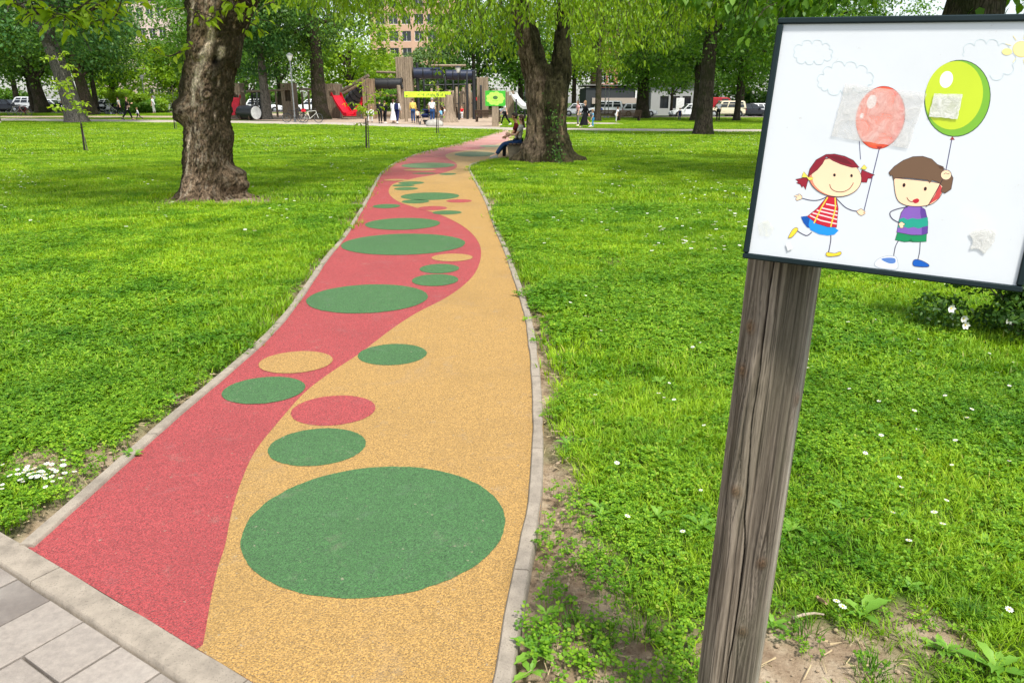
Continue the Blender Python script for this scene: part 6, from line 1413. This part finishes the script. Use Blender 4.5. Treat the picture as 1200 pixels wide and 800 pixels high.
def slide(p0, p1, w_, label, mat=None, name='slide'):
    """chute from a high point to a low one"""
    a, b = V3(p0), V3(p1); T = thing(name, (a.x, a.y, 0), label, 'slide', 0); o = V3((a.x, a.y, 0)); d = b-a; h = V3((d.x, d.y, 0)).normalized(); sd_ = V3((-h.y, h.x, 0)); m = mat or M_redp
    path = [a, a+h*.25, a+d*.35+V3((0, 0, -.02)), a+d*.8+V3((0, 0, -.02)), b+V3((0, 0, .02)), b+h*.5]
    pp = catmull(path, 4); pp = [V3(q)-o for q in pp]
    mb = MB(); mb.loft([[q+sd_*w_/2*e+V3((0, 0, f)) for e, f in ((-1, .0), (1, .0), (1, .04), (-1, .04))] for q in pp]); mb.build('chute', m, T)
    for s_ in (-1, 1):
        mb = MB(); mb.loft([[q+sd_*(w_/2*s_+e)+V3((0, 0, f)) for e, f in ((-.02, 0), (.02, 0), (.02, .27), (-.02, .27))] for q in pp]); mb.build('side_guard', m, T)
    mb = MB(); mb.tube([pp[8], (pp[8].x, pp[8].y, 0)], .04, 6); mb.build('support', M_stl, T)
slide(pt(277, 115.5, 64.9), pt(272.5, 135, 63.6), .75, 'red slide coming down beside the gnarled trunk')
slide(pt(393, 113, 64.9), pt(408.5, 136, 63.3), .85, 'red slide from the arched tower door')
slide(pt(428, 118, 64.2), pt(413.5, 134.5, 63.8), .7, 'second red slide meeting the first at its foot')
slide(pt(600, 112, 70), pt(616, 128, 69), .8, 'pale slide behind the striding person in white', M_whtp)
slide(pt(556, 118, 72), pt(546, 131, 71), .6, 'short red slide among the log posts')
def beam(pts, r, mat, name, label, cat, n=9):
    o = V3(pts[0]); mb = MB(); mb.tube([V3(p)-o for p in pts], r, n); q = mb.build(name, mat); q.location = o; return tag(q, label, cat)
beam([pt(402, 106, 66), pt(432, 88.5, 65)], .14, M_log, 'handrail', 'upper pale log rail rising from the arched door tower', 'rail'); beam([pt(402, 110, 65.4), pt(432, 93, 64.6)], .11, M_log, 'handrail', 'lower pale log rail rising from the arched door tower', 'rail')
def tunnel(p0, p1, r, label, mat, bands=3):
    a, b = V3(p0), V3(p1); T = thing('tunnel', a, label, 'play tunnel', 0); d = b-a; mb = MB(); k = 10; ax = d.normalized(); u = ax.orthogonal().normalized(); w_ = ax.cross(u); n = 18; rings = []
    for t, rr in ((0, r), (1, r), (1, r-.06), (0, r-.06)): rings.append([a+d*t-a+u*math.cos(q)*rr+w_*math.sin(q)*rr for q in np.linspace(0, 6.283, n, endpoint=False)])
    vs = [q for R_ in rings for q in R_]; mb.add(vs, [(i*n+j, i*n+(j+1) % n, ((i+1) % 4)*n+(j+1) % n, ((i+1) % 4)*n+j) for i in range(4) for j in range(n)]); mb.build('tube', mat, T)
    for t in np.linspace(0, 1, bands): mb = MB(); mb.ring(d*t, ax, r+.01, .05, 20, 6); mb.build('collar', M_blk, T)
tunnel(pt(408, 122, 67), pt(431, 97, 66), .55, 'grey ribbed tunnel sloping up behind the red slide', plain('grey_tunnel', (.10, .10, .11), .5), 7)
tunnel(pt(441, 98.5, 65), pt(471, 98, 65), .42, 'black horizontal tunnel reaching into the tallest tower', M_blk, 3)
tunnel(pt(485, 86, 66), pt(519, 86, 66), .44, 'dark blue tunnel leaving the tallest tower', M_blue, 4); tunnel(pt(523, 88, 67), pt(556, 88, 67), .40, 'dark blue net tunnel above the log posts', M_blue, 5)
for p, q, lab in (((441, 84.5), (470, 85.5), 'thin log rail above the black tunnel'), ((441, 112), (470, 112), 'thin log rail below the black tunnel'), ((505, 77), (546, 77), 'pale log rail above the dark blue tunnel'), ((283, 108), (334, 105.5), 'log rail joining the slide tower and the window tower'), ((350, 104.5), (384, 105), 'log rail between the window tower and the thick trunk')):
    beam([pt(*p, 65.5), pt(*q, 65.5)], .09, M_log, 'handrail', lab, 'rail')
def post(px, Y, top, r, mat, label, group=None, name='log_post', lean=0.0):
    loc = base(px, Y); H = zat(top, Y)-loc[2]; mb = MB(); mb.tube([(0, 0, -.1), (lean*.5, 0, H*.5), (lean, 0, H-.03), (lean, 0, H)], [r*1.05, r, r*.95, r*.75], 9); o = mb.build(name, mat); o.location = loc; tag(o, label, 'post', group)
for px, tp, r, lab in ((491, 74, .14, 'black steel post under the dark blue tunnel'), (556, 83, .16, 'black steel post at the end of the net tunnel'), (548, 86, .10, 'thin black post beside the lamp among the logs'), (605, 116, .08, 'thin black post under the white slide')): post(px, 66, tp, r, M_blk, lab, None, 'steel_post')
post(471.5, 63, 100, .16, M_log, 'pale leaning log in front of the tallest tower', None, 'log_post', -.2)
rr_ = random.Random(4)
for k in range(20):
    px = 507+k*2.45+rr_.uniform(-.6, .6); post(px, 68+rr_.uniform(-.8, 2.2), rr_.uniform(98, 112), rr_.uniform(.10, .15), M_log, 'grey upright log in the climbing grove behind the yellow banner', 'upright logs of the climbing grove')
for k in range(9):
    px = 318+k*7.6; 
    if abs(px-341) > 9 and abs(px-376) > 10: post(px, 67+rr_.uniform(0, 1), rr_.uniform(104, 108), .09, M_log, 'thin upright log of the climbing course beside the window tower', 'thin logs of the climbing course')
for k, px in enumerate((296, 302, 306)): post(px, 66.5, 106, .07, M_stl if k == 1 else M_blk, ['black upright of the frame behind the drum', 'pale upright of the frame behind the drum', 'black upright nearest the grey trunk behind the drum'][k], None, 'steel_post', .15)
mb = MB(); a = pt(303, 108, 68); b = pt(309, 137, 68); x0, x1 = pt(297, 120, 68)[0], pt(311, 120, 68)[0]; z0, z1 = float(gz(x0, 68)), zat(106, 68)
for k in range(9): x_ = x0+(x1-x0)*k/8; mb.tube([(x_-x0, 0, 0), (x_-x0, 0, z1-z0)], .045, 5)
for k in range(12): z_ = (z1-z0)*k/11; mb.tube([(0, 0, z_), (x1-x0, 0, z_)], .045, 5)
o = mb.build('climbing_net', M_blk); o.location = (x0, 68, z0); tag(o, 'black climbing net behind the drum', 'climbing net')
T = thing('play_drum', base(292, 62.5), 'large black barrel drum with a white end beside the red slide', 'drum'); mb = MB(); mb.tube([(-.95, 0, .55), (-.9, 0, .55), (.0, 0, .55), (.9, 0, .55)], [.5, .54, .56, .54], 20); mb.build('barrel', M_blk, T); mb = MB(); mb.tube([(.9, 0, .55), (.94, 0, .55)], [.52, .50], 20); mb.build('drumhead', M_whtp, T); mb = MB(); mb.ring((.9, 0, .55), (1, 0, 0), .54, .035, 24, 6); mb.build('hoop', M_blk, T)
T.rotation_euler = (0, 0, R(-32))
for x_ in (-.55, .55): mb = MB(); mb.box((x_, -.25, .35), (.12, .5, .8), bev=.02); mb.build('leg', M_bench, T)
beam([pt(446, 134, 64.5), pt(461, 134, 64.5)], .22, M_log, 'log_bench', 'thick low log lying behind the people in black', 'log')
mb = MB(); mb.box((0, 0, .45), (5, .35, .9), bev=.03); o = mb.build('planter_wall', M_board); o.location = base(418, 68.5); tag(o, 'low boarded wall behind the red slides', 'low wall')
mb = MB(); mb.loft([[(math.cos(t)*r*1.25+.05*z*0, math.sin(t)*r, z) for t in np.linspace(0, 6.283, 12, endpoint=False)] for r, z in ((.60, -.05), (.42, .35), (.27, .9), (.22, 1.9), (.21, 2.0))]); o = mb.build('log_stump', M_log); o.location = base(527, 58.5); tag(o, 'wide grey log stump carrying the end of the yellow banner', 'stump')
for px, tp in ((498, 92), (514, 95), (523, 90), (532, 94), (564, 100)):
    post(px, 69, tp, .10, M_blk, {498: 'black frame post left of the log grove under the blue tunnel', 514: 'black frame post among the logs below the pale rail', 523: 'black frame post where the two blue tunnels meet', 532: 'black frame post before the lamp in the log grove', 564: 'short black frame post beside the flower sign tower'}[px], None, 'steel_post')
beam([pt(498, 100, 69), pt(556, 99, 69)], .06, M_blk, 'handrail', 'black cross bar of the climbing frame above the logs', 'rail'); beam([pt(508, 122, 69), pt(558, 121, 69)], .05, M_blk, 'handrail', 'low black cross bar of the climbing frame between the logs', 'rail')
# banner over the entrance
T = thing('entrance_banner', base(501, 59), 'long yellow-green banner sign on logs over the play entrance', 'banner'); o = V3(T.location); c = V3(pt(501, 111, 59))-o; W = psize(54, 59); Hh = psize(6.4, 59)
mb = MB(); mb.box(c, (W, .06, Hh), bev=.01); pan = mb.build('panel', S('banner_lime', 200, 232, 60, rough=.5), T)
for px in (475.5, 526.5): mb = MB(); x_ = pt(px, 130, 59)[0]-o.x; mb.tube([(x_, .1, 0), (x_, .1, c.z+Hh/2)], .13, 9); mb.build('post', M_log, T)
rr_ = random.Random(9); mb = MB(); x_ = -W*.20
while x_ < W*.44:                                    # rows of small dark strokes: the words are too small to read in the photograph
    w_ = rr_.uniform(.05, .14); mb.box((c.x+x_, -.034, c.z+rr_.uniform(-.04, .04)), (w_*.6, .004, Hh*rr_.uniform(.2, .5))); x_ += w_+(.12 if rr_.random() < .2 else .03)
mb.box((c.x-W*.45, -.034, c.z-.1), (.16, .004, .08)); mb.build('print', S('banner_ink', 90, 110, 40), pan, smooth=False)
# green flower sign
T = thing('flower_sign', base(580.5, 52), 'green sign with a pale flower on a broad grey post beside the dark bench', 'sign'); o = V3(T.location); c = V3(pt(580.5, 115.5, 52))-o; W, Hh = psize(23.5, 52), psize(17, 52)
mb = MB(); mb.box((0, .08, (c.z+Hh/2)/2), (psize(8, 52), .16, c.z+Hh/2+.1), bev=.03); mb.build('post', M_log, T); mb = MB(); mb.box(c, (W, .05, Hh), bev=.01); pan = mb.build('panel', S('sign_green', 66, 176, 52, rough=.45), T)
mb = MB(); n = 96; mb.add([(c.x, -.029, c.z)]+[(c.x+W*.47*math.cos(t)*(.86+.12*abs(math.cos(4.5*t))), -.029, c.z+Hh*.47*math.sin(t)*(.84+.14*abs(math.cos(4.5*t)))) for t in np.linspace(0, 6.283, n, endpoint=False)], [(0, 1+k, 1+(k+1) % n) for k in range(n)])
mb.build('flower_print', S('flower_lime', 178, 232, 96, rough=.45), pan, smooth=False); mb = MB(); mb.add([(c.x+.17*math.cos(t), -.032, c.z+.05+.12*math.sin(t)) for t in np.linspace(0, 6.283, 20, endpoint=False)], [tuple(range(20))]); mb.build('flower_print', S('flower_heart', 74, 110, 60), pan, smooth=False)
mb = MB()
for k in range(5): mb.add([(c.x-.2+.08*k, -.0315, c.z-.17), (c.x-.14+.08*k, -.0315, c.z-.17), (c.x-.14+.08*k, -.0315, c.z-.12), (c.x-.2+.08*k, -.0315, c.z-.12)], [(0, 1, 2, 3)])
mb.build('flower_print', S('flower_mark', 130, 190, 60), pan, smooth=False)

# ================================================================== VEHICLES
M_glass = plain('car_glass', (.015, .02, .024), .08, .6, 0, .05); M_tyre = plain('tyre_rubber', (.018, .018, .019), .8); M_alloy = plain('alloy', (.42, .43, .44), .35, .5, .7)
M_lampg = plain('headlamp', (.62, .64, .66), .15, .6); M_tail = S('tail_lamp', 150, 16, 20, rough=.25)
def car(loc, rz, label, paint, kind='hatch', group='cars parked beyond the lawn', name='parked_car', cat='car'):
    T = thing(name, loc, label, cat, rz, group); K = {'hatch': (4.2, .88, 1.47), 'saloon': (4.5, .9, 1.45), 'suv': (4.4, .92, 1.75), 'van': (5.0, .98, 2.15)}[kind]; L, w_, H = K; x0, x1 = -L/2, L/2; g = .22 if kind != 'suv' else .32; bl = H*.60 if kind != 'van' else H*.52
    st = {'hatch': [(x0, .62, .5), (x0+.12, .86, bl*.96), (x0+.6, .98, bl), (x1-1.35, 1, bl), (x1-.9, .97, bl*.95), (x1-.25, .90, bl*.80), (x1, .66, bl*.62)], 'van': [(x0, .9, bl), (x0+.1, .98, bl), (x0+1, 1, bl), (x1-1.2, 1, bl), (x1-.7, .97, bl*.96), (x1-.15, .92, bl*.80), (x1, .75, bl*.6)]}
    sts = st.get(kind, st['hatch']); mb = MB(); rings = []
    for x_, f, zt in sts:
        zb = g+(.12 if x_ in (x0, x1) else 0); W_ = w_*f; rings.append([(x_, -W_*.86, zb), (x_, -W_, zb+.12), (x_, -W_, zt-.16), (x_, -W_*.93, zt-.03), (x_, -W_*.6, zt), (x_, W_*.6, zt), (x_, W_*.93, zt-.03), (x_, W_, zt-.16), (x_, W_, zb+.12), (x_, W_*.86, zb)])
    mb.loft(rings); mb.build('body', paint, T, angle=35)
    # cabin
    a0, a1, a2, a3 = {'hatch': (x0+.12, x0+.55, x1-1.95, x1-1.25), 'saloon': (x0+.75, x0+1.35, x1-2.0, x1-1.3), 'suv': (x0+.06, x0+.25, x1-1.75, x1-1.25), 'van': (x0+.03, x0+.08, x1-1.25, x1-.68)}[kind]
    zb, zt, wt = bl-.04, H, w_*.78 if kind != 'van' else w_*.9
    def cab(t, W_, x_): return [(x_, -W_, zb+(zt-zb)*t), (x_, W_, zb+(zt-zb)*t)]
    mb = MB(); lv = [(0, a0, a3, w_*.94), (.55, a0+(a1-a0)*.55, a3+(a2-a3)*.55, (w_*.94+wt)/2+.02), (.9, a0+(a1-a0)*.9, a3+(a2-a3)*.9, wt), (1, a1+.15, a2-.2, wt*.86)]
    mb.loft([[(b_, -W_, zb+(zt-zb)*t), (b_, W_, zb+(zt-zb)*t), (a_, W_, zb+(zt-zb)*t), (a_, -W_, zb+(zt-zb)*t)] for t, a_, b_, W_ in lv]); mb.build('cabin', paint, T, angle=30)
    def P(t, f, s_):                                   # point on the cabin side: height share t, length share f
        a_, b_ = a0+(a1-a0)*t, a3+(a2-a3)*t; W_ = w_*.94+(wt-w_*.94)*min(1, t/.9); return V3((a_+(b_-a_)*f, s_*(W_+.034), zb+(zt-zb)*t))
    spans = ((.07, .36), (.40, .66), (.69, .94)) if kind not in ('van',) else ((.74, .96),)
    for s_ in (-1, 1):
        for f0, f1 in spans:
            mb = MB(); vs = [P(.12, f0, s_), P(.12, f1, s_), P(.84, f1-.015, s_), P(.84, f0+.015, s_)]; mb.add(vs+[v+V3((0, -s_*.02, 0)) for v in vs], [(0, 1, 2, 3), (4, 5, 6, 7), (0, 1, 5, 4), (1, 2, 6, 5), (2, 3, 7, 6), (3, 0, 4, 7)]); mb.build('window', M_glass, T, smooth=False)
    for e, aa, bb_ in ((1, a3, a2), (-1, a0, a1)):
        if kind == 'van' and e < 0: continue
        mb = MB(); q = lambda t, y_: V3((aa+(bb_-aa)*t+e*.03, y_, zb+(zt-zb)*t+.02)); vs = [q(.08, -w_*.80), q(.08, w_*.80), q(.86, wt*.84), q(.86, -wt*.84)]; mb.add(vs+[v-V3((e*.02, 0, .01)) for v in vs], [(0, 1, 2, 3), (4, 5, 6, 7), (0, 1, 5, 4), (1, 2, 6, 5), (2, 3, 7, 6), (3, 0, 4, 7)]); mb.build('windscreen', M_glass, T, smooth=False)
    r = .31 if kind != 'suv' else .37
    for x_ in (x0+.82, x1-.85):
        for s_ in (-1, 1):
            wl = None; mb = MB(); mb.tube([(x_, s_*(w_-.20), r), (x_, s_*(w_+.005), r)], r+.045, 22); mb.build('wheel_arch', M_blk, T); mb = MB(); mb.tube([(x_, s_*(w_-.18), r), (x_, s_*(w_-.01), r), (x_, s_*(w_+.02), r)], [r, r, r-.03], 22); wl = mb.build('wheel', M_tyre, T); mb = MB(); mb.tube([(x_, s_*(w_+.0), r), (x_, s_*(w_+.028), r)], [r*.66, r*.55], 16); mb.build('rim', M_alloy, wl)
    for s_ in (-1, 1):
        mb = MB(); mb.box((x1-.20, s_*w_*.66, bl*.70), (.26, .30, .15), bev=.05); mb.build('headlight', M_lampg, T); mb = MB(); mb.box((x0+.07, s_*w_*.70, bl*.80), (.12, .20, .22), bev=.04); mb.build('tail_light', M_tail, T); mb = MB(); mb.box((a3-.25, s_*(w_+.08), bl+.06), (.12, .18, .12), bev=.04); mb.build('mirror', paint, T)
    mb = MB(); mb.box((x1-.09, 0, g+.20), (.2, w_*1.45, .22), bev=.05); mb.build('bumper', M_blk if kind == 'suv' else paint, T); return T
CW, CB, CS, CG, CR = S('car_white', 226, 228, 230, rough=.25, var=.02, scale=1.2), S('car_black', 22, 24, 28, rough=.2, var=.03), S('car_silver', 150, 156, 162, rough=.3, var=.02, scale=1.2), S('car_beige', 206, 196, 172, rough=.3, var=.02, scale=1.2), S('car_red', 150, 26, 34, rough=.3, var=.02, scale=1.2)
for px, Y, rz, lab, pa, kd in ((808, 86.0, 180, 'white saloon parked before the white painted house', CW, 'saloon'), (848, 84.6, 180, 'beige off-road car parked beside the slim dark trunk', CG, 'suv'), (880, 86, 0, 'black car parked next to the edge of the picture board', CB, 'hatch'), (894, 92, 0, 'white car behind the black one at the edge of the picture board', CW, 'hatch'),
    (706, 87, 180, 'white car with a small blue emblem behind the brown benches', CW, 'suv'), (748, 89, 0, 'white car behind the thick trunk by the beige fascia', CW, 'hatch'), (838, 92, 0, 'dark red van behind the beige off-road car', CR, 'van'), (930, 86, 180, 'silver car hidden mostly by the picture board', CS, 'hatch'),
    (11, 93, 0, 'black car parked at the far end of the left lawn', CB, 'hatch'), (30, 94, 180, 'white car parked next to the black car behind the bicycles', CW, 'suv'), (62, 95, 0, 'white car behind the round box shrub', CW, 'saloon'), (125, 93, 180, 'white car behind the black pram', CW, 'hatch'), (141, 95, 0, 'silver car behind the person with the pram', CS, 'hatch'),
    (193, 92, 180, 'white car parked beside the hedge near the gnarled trunk', CW, 'saloon'), (207, 94.5, 0, 'white car nearest the gnarled trunk', CW, 'suv'), (312, 86, 0, 'white car seen between the thin climbing logs', CW, 'hatch'), (364, 90, 180, 'white car seen behind the window tower', CW, 'hatch'), (606, 88, 180, 'grey car seen past the white slide', CS, 'hatch'), (680, 90, 0, 'white car behind the person in pink', CW, 'saloon')):
    car(base(px, Y), R(rz), lab, pa, kd)
    if 'emblem' in lab:
        mb = MB(); x, y, z = base(px, Y); mb.tube([(x-.3, y-.93, z+.80), (x-.3, y-.945, z+.80)], .20, 18); tag(mb.build('emblem', S('emblem_blue', 60, 90, 170)), 'round blue emblem on the side of the white car', 'emblem')

# ================================================================== BUILDINGS
def stucco(name, c, stain=.3):
    t = NT(name); p = t.obj(); a = t.mix(t.maprange(t.noise(p, .6, 5, .65), .4, .7, 0, stain), c, tuple(q*.7 for q in c)); t.bsdf(a, .9, .2, 0, t.bump(t.noise(p, 30, 3), .2, .01)); return t.m
def brickm(name, c, mortar):
    t = NT(name); b = t.n('ShaderNodeTexBrick'); b.inputs['Scale'].default_value = 1; b.inputs['Brick Width'].default_value = .5; b.inputs['Row Height'].default_value = .16; b.inputs['Mortar Size'].default_value = .015
    m = t.n('ShaderNodeMapping'); m.inputs['Rotation'].default_value = (R(90), 0, 0); t.l(t.obj(), m.inputs['Vector']); t.l(m.outputs[0], b.inputs['Vector']); b.inputs['Color1'].default_value = (*c, 1); b.inputs['Color2'].default_value = (*[q*.75 for q in c], 1); b.inputs['Mortar'].default_value = (*mortar, 1); t.bsdf(b.outputs[0], .9, .2); return t.m
def building(x0, x1, Y, D, H, label, wall, roof=None, cols=6, rows=4, win=(1.1, 1.4), z0=1.0, frame=None, name='building', pitch=0.0, margin=1.0):
    """front wall with real window holes: piers and spandrels round recessed panes"""
    xc = (x0+x1)/2; zg = float(gz(xc, Y)); T = thing(name, (xc, Y, zg), label, 'building'); W = x1-x0; cw = (W-2*margin)/cols; rh = (H-z0)/rows; mb = MB(); fw = frame or M_whtp
    mb.box((0, D/2+.31, H/2-.2), (W, D, H+.4)); ww, wh = win; xs = [-W/2+margin+cw*(k+.5) for k in range(cols)]; zs = [z0+rh*(k+.42) for k in range(rows)]; e = [-W/2]+[v for q in xs for v in (q-ww/2, q+ww/2)]+[W/2]
    for i in range(0, len(e), 2): mb.box(((e[i]+e[i+1])/2, .155, H/2-.2), (e[i+1]-e[i], .29, H+.4))
    f = [-.4]+[v for q in zs for v in (q-wh/2, q+wh/2)]+[H]
    for q in xs:
        for i in range(0, len(f), 2): mb.box((q, .157, (f[i]+f[i+1])/2), (ww+.002, .286, f[i+1]-f[i]))
    mb.build('wall', wall, T, smooth=False)
    for q in xs:
        for zc in zs:
            m2 = MB(); t_ = .07
            for c, d in (((q-ww/2+t_/2, .2, zc), (t_, .08, wh)), ((q+ww/2-t_/2, .2, zc), (t_, .08, wh)), ((q, .2, zc+wh/2-t_/2), (ww-2*t_, .08, t_)), ((q, .2, zc-wh/2+t_/2), (ww-2*t_, .08, t_)), ((q, .2, zc), (.05, .08, wh-2*t_))): m2.box(c, d)
            w_ = m2.build('window', fw, T, smooth=False); m3 = MB(); m3.box((q, .23, zc), (ww-.1, .02, wh-.1)); m3.build('pane', M_glass, w_, smooth=False)
    mb = MB()
    if pitch: mb.prism([(-W/2-.4, H), (W/2+.4, H), (W/2-1, H+pitch), (-W/2+1, H+pitch)], lambda a, b, d: (a, d, b), -.4, D+.6)
    else: mb.box((0, D/2+.1, H+.28), (W+.5, D+.7, .16), bev=.03)
    mb.build('roof', roof or plain('roof_grey', (.16, .155, .15), .8), T, smooth=False); return T
M_pink = stucco('pink_render', (.50, .30, .22)); M_lred = brickm('red_brick', (.42, .115, .06), (.45, .35, .28)); M_grw = stucco('pale_render', (.55, .55, .53)); M_dkgr = stucco('dark_grey_cladding', (.05, .055, .06)); M_bei = stucco('beige_fascia', (.44, .37, .32), .1)
X = lambda px, Y: base(px, Y)[0]
building(X(438, 165), X(536, 165), 165, 14, 42, 'tall orange apartment block rising behind the playground', stucco('orange_render', (.60, .38, .27)), None, 6, 12, (1.9, 2.0), 3, name='apartment_block')
building(X(120, 150), X(214, 150), 150, 14, 19, 'pink brick house seen through the trees above the hedge', brickm('pink_brick', (.70, .52, .46), (.74, .68, .64)), plain('roof_tile', (.30, .15, .10), .8), 7, 5, (1.3, 1.9), 1.2, name='brick_house')
T = building(X(686, 101), X(753, 101), 101, 9, 3.4, 'dark shop pavilion with a beige fascia behind the benches', M_dkgr, None, 5, 1, (1.1, 1.3), .0, M_blk, 'shop_pavilion'); o = V3(T.location)
mb = MB(); a, b = pt(694, 115, 100.6), pt(746, 122, 100.6); mb.box(((a[0]+b[0])/2-o.x, -.15, (a[2]+b[2])/2-o.z), (b[0]-a[0], .28, a[2]-b[2]), bev=.02); mb.build('fascia', M_bei, T)
mb = MB(); c = pt(748, 118, 100.9); mb.box((c[0]-o.x, -.1, 1.5), (.9, .2, 3.6), bev=.02); mb.build('corner_pier', M_whtp, T)
building(X(698, 113), X(722, 113), 113, 9, 11, 'red brick house rising behind the dark pavilion', M_lred, plain('roof_tile', (.30, .15, .10), .8), 2, 4, (.8, 1.4), 1.5, name='red_house', margin=.4)
building(X(762, 100), X(832, 100), 100, 9, 3.8, 'white painted house with dark windows behind the white saloon', stucco('pale_wall', (.36, .36, .355)), plain('roof_slate', (.10, .10, .10), .8), 4, 1, (1.1, 1.5), .0, M_blk, 'painted_house', .4)
mb = MB(); c = pt(796, 121, 97.5); g_ = base(796, 97.5); mb.box((0, 0, 1.35), (1.0, .1, 1.5), bev=.02); T = thing('notice_board', g_, 'white notice board standing behind the white saloon', 'notice board'); mb.build('panel', M_whtp, T); mb = MB(); mb.tube([(0, .06, 0), (0, .06, 2)], .05, 8); mb.build('post', M_stl, T)
# far hedges that close the view beyond the road
for k, (px, w_) in enumerate(((-20, 22), (150, 24), (300, 26), (440, 22), (585, 20), (880, 26), (1080, 24))):
    bush(px, 122, w_, 4, 3.4, ['far hedge behind the vans on the left edge', 'far hedge below the pink brick house', 'far hedge behind the window tower', 'far hedge behind the tallest tower', 'far hedge behind the flower sign', 'dark hedge behind the cars at the edge of the board', 'dark hedge behind the picture board'][k], ['mid', 'lime', 'mid', 'lime', 'dark', 'dark', 'dark'][k], 700+k, 'hedge', 5000, .5, 'hedge', 46)
bpy.data.scenes.remove(TMP)
